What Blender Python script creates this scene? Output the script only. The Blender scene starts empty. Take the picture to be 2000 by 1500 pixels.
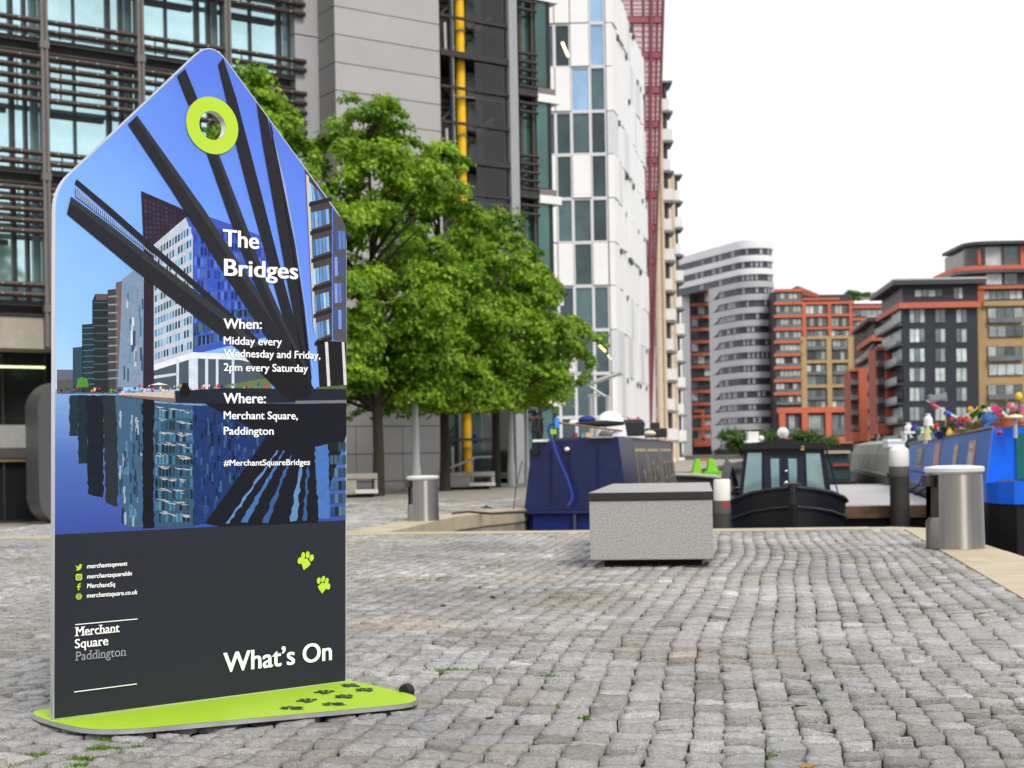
import bpy, bmesh, math, random
import numpy as np
from mathutils import Vector, Matrix

R = math.radians
scene = bpy.context.scene
COL = scene.collection
random.seed(7)

# ------------------------------------------------------------------ camera
ROLL, FPX, CAM_H, HOR = .018, 2780., 1.0, 889.
cam = bpy.data.cameras.new("camera")
cam_o = bpy.data.objects.new("camera", cam)
COL.objects.link(cam_o)
cA, sA = math.cos(ROLL), math.sin(ROLL)
mw = Matrix(((cA, sA, 0, 0), (0, 0, -1, 0), (-sA, cA, 0, CAM_H), (0, 0, 0, 1)))
cam_o.matrix_world = mw
cam.sensor_width = 36
cam.lens = FPX / 2000 * 36
cam.shift_y = (HOR - 750) / 2000
cam.clip_start = .05
cam.clip_end = 6000
cam.dof.use_dof = True
cam.dof.focus_distance = 5.9
cam.dof.aperture_fstop = 4.6
scene.camera = cam_o

# ------------------------------------------------------------------ light
SUN_EL, SUN_AZ = R(48), R(150)      # azimuth clockwise from +Y : behind the camera, to the right
world = bpy.data.worlds.new("World")
scene.world = world
world.use_nodes = True
wn, wl = world.node_tree.nodes, world.node_tree.links
wn.clear()
sky = wn.new("ShaderNodeTexSky")
sky.sky_type = 'NISHITA'
sky.sun_disc = False
sky.sun_elevation = SUN_EL
sky.sun_rotation = SUN_AZ
sky.air_density = 1.2
sky.dust_density = 3
wmix = wn.new("ShaderNodeMix")
wmix.data_type = 'RGBA'
wmix.inputs[0].default_value = .88
wmix.inputs[7].default_value = (13.4, 13.4, 13.5, 1)     # thick bright cloud
wbg = wn.new("ShaderNodeBackground")
wbg.inputs[1].default_value = .088
wo = wn.new("ShaderNodeOutputWorld")
wl.new(sky.outputs[0], wmix.inputs[6])
wl.new(wmix.outputs[2], wbg.inputs[0])
wl.new(wbg.outputs[0], wo.inputs[0])
sun = bpy.data.lights.new("sun", 'SUN')
sun.energy = 2.3
sun.angle = R(17)
sun.color = (1, .955, .88)
sun_o = bpy.data.objects.new("sun", sun)
COL.objects.link(sun_o)
sd = Vector((math.sin(SUN_AZ) * math.cos(SUN_EL), math.cos(SUN_AZ) * math.cos(SUN_EL), math.sin(SUN_EL)))
sun_o.rotation_euler = sd.to_track_quat('Z', 'Y').to_euler()
vs = scene.view_settings
vs.view_transform = 'Standard'
vs.look = 'None'
vs.exposure = 0.12
vs.gamma = 1
scene.cycles.use_denoising = True
scene.cycles.max_bounces = 8
scene.cycles.transparent_max_bounces = 8

# ------------------------------------------------------------------ geometry from the view
def ray(px, py):
    u, v = (px - 1000) / FPX, (HOR - py) / FPX
    return u * cA + v * sA, -u * sA + v * cA
def P(px, py, Y):
    x, k = ray(px, py)
    return Vector((x * Y, Y, CAM_H + k * Y))
def G(px, py, z=0.):
    x, k = ray(px, py)
    Y = (z - CAM_H) / k
    return Vector((x * Y, Y, z))
class Frame:
    """an upright plane: local x runs along it, local -y points at the viewer, z is up"""
    def __init__(s, p, d):
        l = math.hypot(*d)
        s.p, s.u = p, (d[0] / l, d[1] / l)
        s.n = (s.u[1], -s.u[0])
        s.ang = math.atan2(s.u[1], s.u[0])
    def hit(s, px, py, off=0.):
        x, k = ray(px, py)
        p0 = (s.p[0] + s.n[0] * off, s.p[1] + s.n[1] * off)
        t = (p0[0] * s.n[0] + p0[1] * s.n[1]) / (x * s.n[0] + s.n[1])
        return ((t * x - p0[0]) * s.u[0] + (t - p0[1]) * s.u[1], CAM_H + t * k)

# ------------------------------------------------------------------ object helpers
def lin(c):
    return tuple(((v / 255) / 12.92 if v <= 10 else ((v / 255 + .055) / 1.055) ** 2.4) for v in c)
def tag(o, label=None, cat=None, group=None, kind=None):
    if label: o["label"] = label
    if cat: o["category"] = cat
    if group: o["group"] = group
    if kind: o["kind"] = kind
    return o
def thing(name, label, cat, loc=(0, 0, 0), rz=0., group=None):
    o = bpy.data.objects.new(name, None)
    o.empty_display_size = .2
    COL.objects.link(o)
    o.location = loc
    o.rotation_euler = (0, 0, rz)
    return tag(o, label, cat, group)
def children(o):
    return [c for c in COL.objects if c.parent == o]
def copy_tree(o, parent=None):
    c = o.copy()
    COL.objects.link(c)
    if parent: c.parent = parent
    for ch in children(o): copy_tree(ch, c)
    return c

class MB:
    def __init__(s): s.v, s.f, s.m = [], [], []
    def add(s, vs, fs, m=0):
        n = len(s.v)
        s.v += [tuple(v) for v in vs]
        for f in fs:
            s.f.append(tuple(n + i for i in f)); s.m.append(m)
        return s
    def face(s, pts, m=0): return s.add(pts, [tuple(range(len(pts)))], m)
    def box(s, x0, x1, y0, y1, z0, z1, m=0):
        v = [(x, y, z) for z in (z0, z1) for y in (y0, y1) for x in (x0, x1)]
        return s.add(v, [(0, 2, 3, 1), (4, 5, 7, 6), (0, 1, 5, 4), (2, 6, 7, 3), (0, 4, 6, 2), (1, 3, 7, 5)], m)
    def hexa(s, lo, hi, m=0):
        """box with four lower and four upper corners, both counter-clockwise"""
        return s.add(list(lo) + list(hi), [(3, 2, 1, 0), (4, 5, 6, 7), (0, 1, 5, 4), (1, 2, 6, 5), (2, 3, 7, 6), (3, 0, 4, 7)], m)
    def prism(s, poly, z0, z1, m=0, axis='z'):
        n = len(poly)
        def mk(p, h):
            return (p[0], p[1], h) if axis == 'z' else ((p[0], h, p[1]) if axis == 'y' else (h, p[0], p[1]))
        v = [mk(p, z0) for p in poly] + [mk(p, z1) for p in poly]
        f = [tuple(range(n - 1, -1, -1)), tuple(range(n, 2 * n))]
        f += [(i, (i + 1) % n, n + (i + 1) % n, n + i) for i in range(n)]
        return s.add(v, f, m)
    def tube(s, pts, r, n=8, m=0, cap=True):
        pts = [Vector(p) for p in pts]
        rs = r if isinstance(r, (list, tuple)) else [r] * len(pts)
        rings = []
        up0 = None
        for i, p in enumerate(pts):
            d = (pts[min(i + 1, len(pts) - 1)] - pts[max(i - 1, 0)])
            d = d.normalized() if d.length > 1e-9 else Vector((0, 0, 1))
            if up0 is None:
                up0 = Vector((0, 0, 1)) if abs(d.z) < .9 else Vector((1, 0, 0))
            a = d.cross(up0)
            if a.length < 1e-4: a = d.cross(Vector((.3, 1, .2)))
            a.normalize(); b = d.cross(a)
            up0 = -b if abs((-b).dot(d)) < .9 else up0
            rings.append([p + (a * math.cos(t) + b * math.sin(t)) * rs[i] for t in [2 * math.pi * k / n for k in range(n)]])
        v = [q for rg in rings for q in rg]
        f = []
        for i in range(len(pts) - 1):
            for k in range(n):
                f.append((i * n + k, i * n + (k + 1) % n, (i + 1) * n + (k + 1) % n, (i + 1) * n + k))
        if cap:
            f.append(tuple(range(n - 1, -1, -1))); f.append(tuple((len(pts) - 1) * n + k for k in range(n)))
        return s.add(v, f, m)
    def lathe(s, prof, n=24, m=0, c=(0, 0, 0), a0=0., a1=2 * math.pi, sx=1., sy=1.):
        full = abs(a1 - a0 - 2 * math.pi) < 1e-6
        k = n if full else n + 1
        v = []
        for (r, z) in prof:
            for i in range(k):
                t = a0 + (a1 - a0) * i / n
                v.append((c[0] + sx * r * math.cos(t), c[1] + sy * r * math.sin(t), c[2] + z))
        f = []
        for j in range(len(prof) - 1):
            for i in range(n):
                i2 = (i + 1) % k if full else i + 1
                f.append((j * k + i, j * k + i2, (j + 1) * k + i2, (j + 1) * k + i))
        return s.add(v, f, m)
    def ball(s, c, r, n=12, m=0, sz=1., sx=1., sy=1.):
        prof = [(r * math.sin(math.pi * i / (n // 2)), -r * sz * math.cos(math.pi * i / (n // 2))) for i in range(n // 2 + 1)]
        return s.lathe(prof, n, m, c, sx=sx, sy=sy)
    def build(s, name, mats, parent=None, smooth=False, bevel=0., loc=None):
        me = bpy.data.meshes.new(name)
        me.from_pydata(s.v, [], s.f)
        if not isinstance(mats, (list, tuple)): mats = [mats]
        for mt in mats: me.materials.append(mt)
        me.polygons.foreach_set("material_index", s.m)
        if smooth:
            me.polygons.foreach_set("use_smooth", [True] * len(s.f))
            me.update()
            try: me.set_sharp_from_angle(angle=R(38))
            except Exception: pass
        me.update()
        o = bpy.data.objects.new(name, me)
        COL.objects.link(o)
        if parent: o.parent = parent
        if loc is not None: o.location = loc
        if bevel:
            b = o.modifiers.new("bevel", 'BEVEL'); b.width = bevel; b.segments = 2; b.limit_method = 'ANGLE'
        return o

# ------------------------------------------------------------------ materials
MATS = {}
def M(name, col, rough=.6, metal=0., var=.12, scale=6., bump=0., bscale=60., spec=.32, rvar=0., aniso=0., rnd=0., streak=0.):
    if name in MATS: return MATS[name]
    mt = bpy.data.materials.new(name); mt.use_nodes = True
    nt = mt.node_tree; n, l = nt.nodes, nt.links
    b = n["Principled BSDF"]
    b.inputs["Roughness"].default_value = rough
    b.inputs["Metallic"].default_value = metal
    b.inputs["Specular IOR Level"].default_value = spec
    if aniso:
        b.inputs["Anisotropic"].default_value = aniso; b.inputs["Anisotropic Rotation"].default_value = .25
    tc = n.new("ShaderNodeTexCoord")
    nz = n.new("ShaderNodeTexNoise"); nz.inputs["Scale"].default_value = scale; nz.inputs["Detail"].default_value = 6
    nz.inputs["Roughness"].default_value = .65
    if streak:
        mp = n.new("ShaderNodeMapping"); mp.inputs["Scale"].default_value = (1, 1, streak)
        l.new(tc.outputs["Object"], mp.inputs[0]); l.new(mp.outputs[0], nz.inputs["Vector"])
    else:
        l.new(tc.outputs["Object"], nz.inputs["Vector"])
    mr = n.new("ShaderNodeMapRange")
    mr.inputs[1].default_value = .25; mr.inputs[2].default_value = .75
    mr.inputs[3].default_value = 1 - var; mr.inputs[4].default_value = 1 + var
    l.new(nz.outputs[0], mr.inputs[0])
    val = mr.outputs[0]
    if rnd:
        oi = n.new("ShaderNodeObjectInfo")
        m2 = n.new("ShaderNodeMapRange"); m2.inputs[3].default_value = 1 - rnd; m2.inputs[4].default_value = 1 + rnd
        l.new(oi.outputs["Random"], m2.inputs[0])
        mm = n.new("ShaderNodeMath"); mm.operation = 'MULTIPLY'
        l.new(val, mm.inputs[0]); l.new(m2.outputs[0], mm.inputs[1]); val = mm.outputs[0]
    vm = n.new("ShaderNodeVectorMath"); vm.operation = 'SCALE'
    vm.inputs[0].default_value = col
    l.new(val, vm.inputs["Scale"])
    l.new(vm.outputs[0], b.inputs["Base Color"])
    if rvar:
        m3 = n.new("ShaderNodeMapRange"); m3.inputs[3].default_value = max(.02, rough - rvar); m3.inputs[4].default_value = rough + rvar
        l.new(nz.outputs[0], m3.inputs[0]); l.new(m3.outputs[0], b.inputs["Roughness"])
    if bump:
        n2 = n.new("ShaderNodeTexNoise"); n2.inputs["Scale"].default_value = bscale; n2.inputs["Detail"].default_value = 5
        l.new(tc.outputs["Object"], n2.inputs["Vector"])
        bp = n.new("ShaderNodeBump"); bp.inputs["Strength"].default_value = bump; bp.inputs["Distance"].default_value = .02
        l.new(n2.outputs[0], bp.inputs["Height"]); l.new(bp.outputs[0], b.inputs["Normal"])
    MATS[name] = mt
    return mt
def emit(name, col, s):
    mt = M(name, col); b = mt.node_tree.nodes["Principled BSDF"]
    b.inputs["Emission Color"].default_value = (*col, 1); b.inputs["Emission Strength"].default_value = s
    return mt
def flat(name, rgb, rough=.35):
    return M(name, lin(rgb), rough, var=.16 if name.startswith('print ') else .03, scale=28 if name.startswith('print ') else 3, spec=.15)

steel_dark = M("dark painted steel", (.035, .033, .034), .45, var=.25)
alu = M("brushed aluminium", (.62, .63, .66), .32, metal=.9, var=.06, streak=.05)
black_rub = M("black rubber", (.012, .012, .013), .6)
white_pt = M("white paint", (.78, .78, .77), .5, var=.06)
concrete = M("cast concrete", (.36, .33, .28), .8, var=.18, scale=1.5, bump=.2, bscale=15)

# ------------------------------------------------------------------ quay geometry
E2 = Vector((.129, .9916, 0)); E1 = Vector((.9916, -.129, 0))
AR, BF, KW = 2.89, 18.55, .52
def AB(a, b, z=0.): return E1 * a + E2 * b + Vector((0, 0, z))
F2 = Vector((.178, .984, 0)); F1 = Vector((.984, -.178, 0))      # the courses of setts run along F2
FA = 1.62

def sett_material():
    mt = bpy.data.materials.new("granite setts"); mt.use_nodes = True
    n, l = mt.node_tree.nodes, mt.node_tree.links
    b = n["Principled BSDF"]
    tc = n.new("ShaderNodeTexCoord")
    at = n.new("ShaderNodeAttribute"); at.attribute_name = "tint"
    ramp = n.new("ShaderNodeValToRGB")
    e = ramp.color_ramp.elements
    e[0].position = 0; e[0].color = (.17, .158, .145, 1)
    e[1].position = 1; e[1].color = (.50, .49, .485, 1)
    for p, c in ((.25, (.265, .253, .24)), (.5, (.335, .33, .322)), (.75, (.37, .365, .37))):
        q = e.new(p); q.color = (*c, 1)
    l.new(at.outputs["Fac"], ramp.inputs[0])
    def noise(s, d=6, r=.65):
        z = n.new("ShaderNodeTexNoise"); z.inputs["Scale"].default_value = s; z.inputs["Detail"].default_value = d
        z.inputs["Roughness"].default_value = r; l.new(tc.outputs["Object"], z.inputs["Vector"]); return z
    def rng(src, a, c, x0=.3, x1=.7):
        m = n.new("ShaderNodeMapRange"); m.inputs[1].default_value = x0; m.inputs[2].default_value = x1
        m.inputs[3].default_value = a; m.inputs[4].default_value = c; l.new(src, m.inputs[0]); return m.outputs[0]
    def mul(a, c):
        m = n.new("ShaderNodeMath"); m.operation = 'MULTIPLY'; l.new(a, m.inputs[0]); l.new(c, m.inputs[1]); return m.outputs[0]
    speck = noise(230, 3, .8)
    grain = noise(48, 8, .85)
    mid = noise(17, 6, .75)
    patch = noise(.55, 4, .55)
    v = mul(mul(rng(speck.outputs[0], .40, 1.62, .34, .66), rng(grain.outputs[0], .50, 1.5)), mul(rng(mid.outputs[0], .76, 1.22), rng(patch.outputs[0], .68, 1.28)))
    sc = n.new("ShaderNodeVectorMath"); sc.operation = 'SCALE'
    l.new(ramp.outputs[0], sc.inputs[0]); l.new(v, sc.inputs["Scale"])
    # warm grime in broad patches
    p2 = noise(.8, 3, .5)
    mx = n.new("ShaderNodeMix"); mx.data_type = 'RGBA'; mx.blend_type = 'MULTIPLY'
    mx.inputs[7].default_value = (1, .90, .79, 1)
    l.new(rng(p2.outputs[0], 0, .9, .48, .66), mx.inputs[0])
    l.new(sc.outputs[0], mx.inputs[6])
    l.new(mx.outputs[2], b.inputs["Base Color"])
    l.new(rng(mid.outputs[0], .34, .60), b.inputs["Roughness"])
    b.inputs["Specular IOR Level"].default_value = .5
    add = n.new("ShaderNodeMath"); add.operation = 'ADD'
    l.new(grain.outputs[0], add.inputs[0]); l.new(mid.outputs[0], add.inputs[1])
    bp = n.new("ShaderNodeBump"); bp.inputs["Strength"].default_value = .9; bp.inputs["Distance"].default_value = .012
    l.new(add.outputs[0], bp.inputs["Height"]); l.new(bp.outputs[0], b.inputs["Normal"])
    return mt
sett_mat = sett_material()
dirt = M("joint dirt", (.028, .024, .018), .9, var=.5, scale=30, bump=.5, bscale=90)
kerb_mat = M("buff kerb stone", (.42, .36, .255), .7, var=.16, scale=2.5, bump=.15, bscale=70)
wall_stone = M("quay wall stone", (.30, .27, .225), .8, var=.3, scale=3, bump=.3, bscale=25)

def setts(name, a_rng, b_rng, keep, near=8.5, width=.128, seed=1, zfun=None, mat=None, ax=None):
    e1, e2 = ax or (E1, E2)
    rg = np.random.default_rng(seed)
    V, Fc, T = [], [], []
    base = 0
    def edge_curve():
        """one ragged line between two courses, shared by the stones on both sides, and its washed-out pockets"""
        k = [(rg.uniform(.0015, .0055), rg.uniform(9, 38), rg.uniform(0, 6.3)) for _ in range(4)]
        g = [(rg.uniform(9, 22), rg.uniform(0, 6.3)) for _ in range(2)]
        f = lambda b: sum(A * np.sin(w * b + p) for A, w, p in k)
        h = lambda b: .0006 + .018 * np.clip(np.sin(g[0][0] * b + g[0][1]) * np.sin(g[1][0] * b * .61 + g[1][1]) - .45, 0, 1)
        return f, h
    wavf = lambda A, B: np.clip((a_rng[1] - A) / .7, 0, 1) * 1. * (.05 * np.sin(B * .55 + A * .25) + .018 * np.sin(B * 1.4 + A * .5 + .7))
    a = a_rng[0]
    lf = edge_curve()
    while a < a_rng[1]:
        w = width * rg.uniform(.88, 1.12)
        rt = edge_curve()
        b = b_rng[0] + rg.uniform(0, .2)
        def cross():
            return (rg.normal(0, .008), rg.normal(0, .005), rg.uniform(.001, .0035), rg.uniform(4, 9), rg.uniform(0, 6.3), rg.normal(0, 1))
        J0 = cross()
        while b < b_rng[1]:
            ln = rg.uniform(.105, .19) if rg.random() < .9 else rg.uniform(.075, .105)
            J1 = cross()
            ca, cb = a + w / 2, b + ln / 2
            pw = e1 * (ca + float(wavf(ca, cb))) + e2 * cb
            if keep(pw.x, pw.y, pw.dot(E1), pw.dot(E2)):
                nn = 9 if cb < near else 5
                tt = np.linspace(-1, 1, nn)
                tt[1], tt[-2] = -.95, .95
                U, W = np.meshgrid(tt, tt, indexing='ij')
                jl = lambda J, U: J[0] * U + J[1] * U * U + J[2] * np.sin(J[3] * U + J[4])
                jg = lambda J, U: .0030 + .013 * np.clip(J[5] * U * .8 - .2, 0, 1) + .0022 * abs(J[5])
                lo_, hi_ = b + jl(J0, U) + jg(J0, U), b + ln + jl(J1, U) - jg(J1, U)
                t = (W + 1) / 2
                B_ = lo_ * (1 - t) + hi_ * t
                la, ra = a + lf[0](B_) + lf[1](B_), a + w + rt[0](B_) - rt[1](B_)
                s_ = (U + 1) / 2
                cr = .010 * np.abs(U) ** 6 * np.abs(W) ** 6
                A_ = la * (1 - s_) + ra * s_ - np.sign(U) * cr
                B_ = B_ - np.sign(W) * cr * .6
                A_ = A_ + wavf(A_, B_)
                edge = np.maximum(np.abs(U), np.abs(W))
                Z = rg.normal(0, .0032) - .0022 * rg.uniform(-.3, 1.8) * (.2 * U ** 2 + .9 * W ** 2) + rg.normal(0, .0036) * U + rg.normal(0, .0058) * W
                Z = Z - .004 * np.clip((np.abs(W) - .88) / .12, 0, 1) ** 2
                if nn == 9: Z = Z + rg.normal(0, .0020, Z.shape)
                rim = edge > .99
                Z = np.where(rim, Z - .030, Z)
                X_ = e1.x * A_ + e2.x * B_; Y_ = e1.y * A_ + e2.y * B_
                if zfun: Z = Z + zfun(X_, Y_)
                V.append(np.stack([X_, Y_, Z], -1).reshape(-1, 3))
                i, j = np.meshgrid(np.arange(nn - 1), np.arange(nn - 1), indexing='ij')
                q = (i * nn + j).ravel()
                Fc.append(np.stack([q, q + nn, q + nn + 1, q + 1], -1) + base)
                T.append(np.full(nn * nn, np.clip(rg.normal(.56, .18), 0, 1)))
                base += nn * nn
            b += ln; J0 = J1
        a += w; lf = rt
    V, Fc, T = np.concatenate(V), np.concatenate(Fc), np.concatenate(T)
    me = bpy.data.meshes.new(name)
    me.vertices.add(len(V)); me.vertices.foreach_set("co", V.ravel().astype(np.float32))
    me.loops.add(Fc.size); me.loops.foreach_set("vertex_index", Fc.ravel().astype(np.int32))
    me.polygons.add(len(Fc)); me.polygons.foreach_set("loop_start", (np.arange(len(Fc)) * 4).astype(np.int32))
    me.polygons.foreach_set("use_smooth", np.ones(len(Fc), bool))
    at = me.attributes.new("tint", 'FLOAT', 'POINT'); at.data.foreach_set("value", T.astype(np.float32))
    me.materials.append(mat or sett_mat)
    me.update(calc_edges=True); me.validate()
    o = bpy.data.objects.new(name, me); COL.objects.link(o)
    return tag(o, kind='structure')

KX = AR - KW; KB = BF - KW
def keep_near(x, y, a, b):
    if .984 * x - .178 * y > FA - .05 or a > AR - .4 or b > KB - .08: return False
    if y < 3.2: return False
    return abs(x) < .40 * y + 2.6
setts("cobbled_quay", (FA - .128 * 110, FA - .03), (2.6, 18.9), keep_near, ax=(F1, F2))

# left promenade dips away to the left behind the sign
def dip(X, Y):
    X = np.asarray(X, float); Y = np.asarray(Y, float)
    sx = np.clip((-6.4 - X) / 3.0, 0, 1); sy = np.clip((Y - 21) / 17., 0, 1)
    return -.78 * sx * sx * (3 - 2 * sx) * sy * sy * (3 - 2 * sy)
LEDGE = [(-1.75, 18.75), (-1.55, 19.6), (-1.25, 21.6), (-.95, 23.3), (-.5, 24.6), (.05, 25.6), (.5, 27.2)]
LEDGE += [(.5 + .2 * t, 27.2 + t) for t in (4, 10, 20, 40, 80, 150)]
def ledge_x(y):
    for (x0, y0), (x1, y1) in zip(LEDGE, LEDGE[1:]):
        if y0 <= y <= y1: return x0 + (x1 - x0) * (y - y0) / (y1 - y0)
    return LEDGE[0][0] if y < LEDGE[0][1] else LEDGE[-1][0]
def keep_left(x, y, a, b):
    return b > BF + .02 and x < ledge_x(y) - .62 and abs(x) < .40 * y + 1.5
pale_sett = M("pale worn setts", (.36, .33, .30), .6, var=.35, scale=30, bump=.4, bscale=80)
setts("cobbled_promenade", (-18, -1), (18.5, 33), keep_left, near=0, width=.2, seed=5, zfun=dip)

def joint_bed(a0, a1, b0, b1, step, seed):
    """sand filling between the setts: nearly level with them, with washed-out pockets"""
    rg = np.random.default_rng(seed)
    na, nb = int((a1 - a0) / step) + 1, int((b1 - b0) / step) + 1
    Aa, Bb = np.meshgrid(np.linspace(a0, a1, na), np.linspace(b0, b1, nb), indexing='ij')
    n0 = rg.normal(0, 1, (na, nb))
    n1 = n0 + .6 * (np.roll(n0, 1, 0) + np.roll(n0, -1, 0) + np.roll(n0, 1, 1) + np.roll(n0, -1, 1)); n1 /= n1.std()
    k = max(2, int(.8 / step)); big = rg.normal(0, 1, (na // k + 2, nb // k + 2)); big = np.kron(big, np.ones((k, k)))[:na, :nb]
    for _ in range(2):
        for ax in (0, 1): big = sum(np.roll(big, q, ax) for q in range(-k // 2, k // 2 + 1)) / (2 * (k // 2) + 1)
    big /= big.std() + 1e-6
    pocket = np.clip((n1 + .4 * big - .2) / .5, 0, 1)
    Z = -.017 + .003 * n1 + .004 * np.clip(big, -1, 1) - .03 * pocket
    X = E1.x * Aa + E2.x * Bb; Y = E1.y * Aa + E2.y * Bb
    V = np.stack([X, Y, Z], -1).reshape(-1, 3)
    i, j = np.meshgrid(np.arange(na - 1), np.arange(nb - 1), indexing='ij'); q = (i * nb + j).ravel()
    F = np.stack([q, q + nb, q + nb + 1, q + 1], -1)
    c = V[F[:, 0]]; F = F[np.abs(c[:, 0]) < .40 * c[:, 1] + 2.6]
    me = bpy.data.meshes.new("quay_joint_bed")
    me.vertices.add(len(V)); me.vertices.foreach_set("co", V.ravel().astype(np.float32))
    me.loops.add(F.size); me.loops.foreach_set("vertex_index", F.ravel().astype(np.int32))
    me.polygons.add(len(F)); me.polygons.foreach_set("loop_start", (np.arange(len(F)) * 4).astype(np.int32))
    me.materials.append(dirt); me.update(calc_edges=True)
    o = bpy.data.objects.new("quay_joint_bed", me); COL.objects.link(o); tag(o, kind='structure')
joint_bed(-7, AR - .12, 2.6, 9.5, .026, 3)
joint_bed(-11, AR - .12, 9.5, KB + .2, .045, 4)
# left promenade sheet
mb = MB()
ys = [18.6, 19.6, 21, 22.5, 24, 25.5, 27.2, 30, 33, 36, 39, 42, 46, 52, 60, 80, 110, 150, 178]
xs_t = np.linspace(0, 1, 26)
rows = []
for y in ys:
    xr = ledge_x(y) - .58
    xl = min(-16 - .3 * (y - 18), xr - 10)
    rows.append([(xl + (xr - xl) * t, y, float(dip(xl + (xr - xl) * t, y)) - (.02 if y < 33.1 else .0)) for t in xs_t])
vv = [p for r_ in rows for p in r_]; k = len(xs_t)
mb.add(vv, [(i * k + j, i * k + j + 1, (i + 1) * k + j + 1, (i + 1) * k + j) for i in range(len(ys) - 1) for j in range(k - 1)])
prom = M("promenade paving", (.28, .255, .225), .7, var=.3, scale=14, bump=.4, bscale=60)
tag(mb.build("promenade", prom, smooth=True), kind='structure')

def kerb_run(name, path, w, z1, depth, mats, seg=1.15, side=1, wfun=None):
    """stone kerb blocks along a path, with the quay wall under them"""
    pts = [Vector((p[0], p[1], 0)) for p in path]
    dense = []
    for p, q in zip(pts, pts[1:]):
        nseg = max(1, int((q - p).length / seg + .5))
        dense += [p.lerp(q, i / nseg) for i in range(nseg)]
    dense.append(pts[-1])
    mb = MB()
    def nrm(i):
        d = dense[min(i + 1, len(dense) - 1)] - dense[max(i - 1, 0)]
        d.normalize(); return Vector((-d.y, d.x, 0)) * side
    for i in range(len(dense) - 1):
        p, q = dense[i], dense[i + 1]
        n0, n1 = nrm(i), nrm(i + 1)
        if wfun: n0, n1 = n0 * (wfun(p) / w), n1 * (wfun(q) / w)
        d = (q - p).normalized() * .004
        dz = random.uniform(-.002, .002) + z1
        c = [p + d, q - d, q - d + n1 * w, p + d + n0 * w]
        if side < 0: c = c[::-1]
        mb.hexa([(v.x, v.y, dz - .22) for v in c], [(v.x, v.y, dz) for v in c], 0)
        ins = .03
        c = [p + n0 * ins, q + n1 * ins, q + n1 * w * .9, p + n0 * w * .9]
        if side < 0: c = c[::-1]
        mb.hexa([(v.x, v.y, depth) for v in c], [(v.x, v.y, dz - .225) for v in c], 1)
    return tag(mb.build(name, mats, bevel=0), kind='structure')
# near quay outline: right edge towards the back, rounded corner, far edge towards the left
rr = .75
path = [AB(AR, b) for b in (-3, 3, 9, 14, BF - rr)]
path += [AB(AR - rr + rr * math.cos(t), BF - rr + rr * math.sin(t)) for t in [R(x) for x in (18, 36, 54, 72)]]
path += [AB(AR - rr, BF), AB(0, BF), AB(-4.15, BF)]
kw_ = lambda p: KW if p.dot(E2) > BF - .45 else max(.36, (F1.dot(p) - FA) / F1.dot(E1))
kerb_run("quay_kerb", [(p.x, p.y) for p in path], KW, .006, -1.7, [kerb_mat, wall_stone], side=1, wfun=kw_)
path = [AB(-4.16, BF), AB(-9, BF), AB(-14, BF)]
kerb_run("promenade_kerb_band", [(p.x, p.y) for p in path], KW, .004, -.4, [kerb_mat, wall_stone], side=1)
kerb_run("promenade_kerb", LEDGE[:-2], .6, .006, -1.7, [kerb_mat, wall_stone], side=1)

# water and the wide ground
def water_mat():
    mt = bpy.data.materials.new("canal water"); mt.use_nodes = True
    n, l = mt.node_tree.nodes, mt.node_tree.links
    b = n["Principled BSDF"]
    b.inputs["Base Color"].default_value = (.006, .012, .022, 1)
    b.inputs["Roughness"].default_value = .06
    tc = n.new("ShaderNodeTexCoord"); mp = n.new("ShaderNodeMapping"); mp.inputs["Scale"].default_value = (1, .6, 1)
    z = n.new("ShaderNodeTexNoise"); z.inputs["Scale"].default_value = 2.2; z.inputs["Detail"].default_value = 5
    bp = n.new("ShaderNodeBump"); bp.inputs["Strength"].default_value = .35; bp.inputs["Distance"].default_value = .06
    l.new(tc.outputs["Object"], mp.inputs[0]); l.new(mp.outputs[0], z.inputs["Vector"])
    l.new(z.outputs[0], bp.inputs["Height"]); l.new(bp.outputs[0], b.inputs["Normal"])
    return mt
WZ = -.85
mb = MB(); mb.face([(-30, -30, WZ), (160, -30, WZ), (160, 300, WZ), (-30, 300, WZ)])
tag(mb.build("water", water_mat()), kind='structure')
mb = MB(); mb.face([(-3000, -3000, -1.75), (3000, -3000, -1.75), (3000, 4000, -1.75), (-3000, 4000, -1.75)])
tag(mb.build("ground", M("far ground", (.16, .15, .14), .9, var=.2, scale=.05)), kind='structure')
# paved bank at the far end of the basin and along its right side
mb = MB()
mb.box(20, 150, 262, 420, -1.6, .3); mb.box(49, 190, 176, 262, -1.6, .28)
tag(mb.build("far_quay", M("far paving", (.12, .115, .11), .8, var=.2, scale=.4)), kind='structure')

# ------------------------------------------------------------------ the information totem
SGN = Frame((-1.7512, 5.3845), (.7793, .6266))
totem = thing("information_totem", "tall pointed advertising totem with a blue bridge photograph and lime green foot", "totem sign",
              (SGN.p[0], SGN.p[1], 0), SGN.ang)
ink_white = flat("white ink", (246, 247, 250))
ink_grey = flat("grey ink", (150, 152, 162))
ink_lime = flat("lime ink", (181, 214, 60), .4)
ink_slate = flat("slate ink", (41, 43, 51), .4)
ink_black = flat("black ink", (33, 34, 38), .4)
def sg(px, py): return SGN.hit(px, py)
def fillet(pts, rad):
    out = []
    n = len(pts)
    for i in range(n):
        p = Vector(pts[i]); a = Vector(pts[i - 1]); b = Vector(pts[(i + 1) % n])
        r = rad[i] if isinstance(rad, (list, tuple)) else rad
        if r <= 0: out.append(tuple(p)); continue
        q0 = p + (a - p).normalized() * r; q1 = p + (b - p).normalized() * r
        for k in range(9):
            t = k / 8
            out.append(tuple(q0 * (1 - t) ** 2 + p * 2 * t * (1 - t) + q1 * t * t))
    return out
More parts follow.
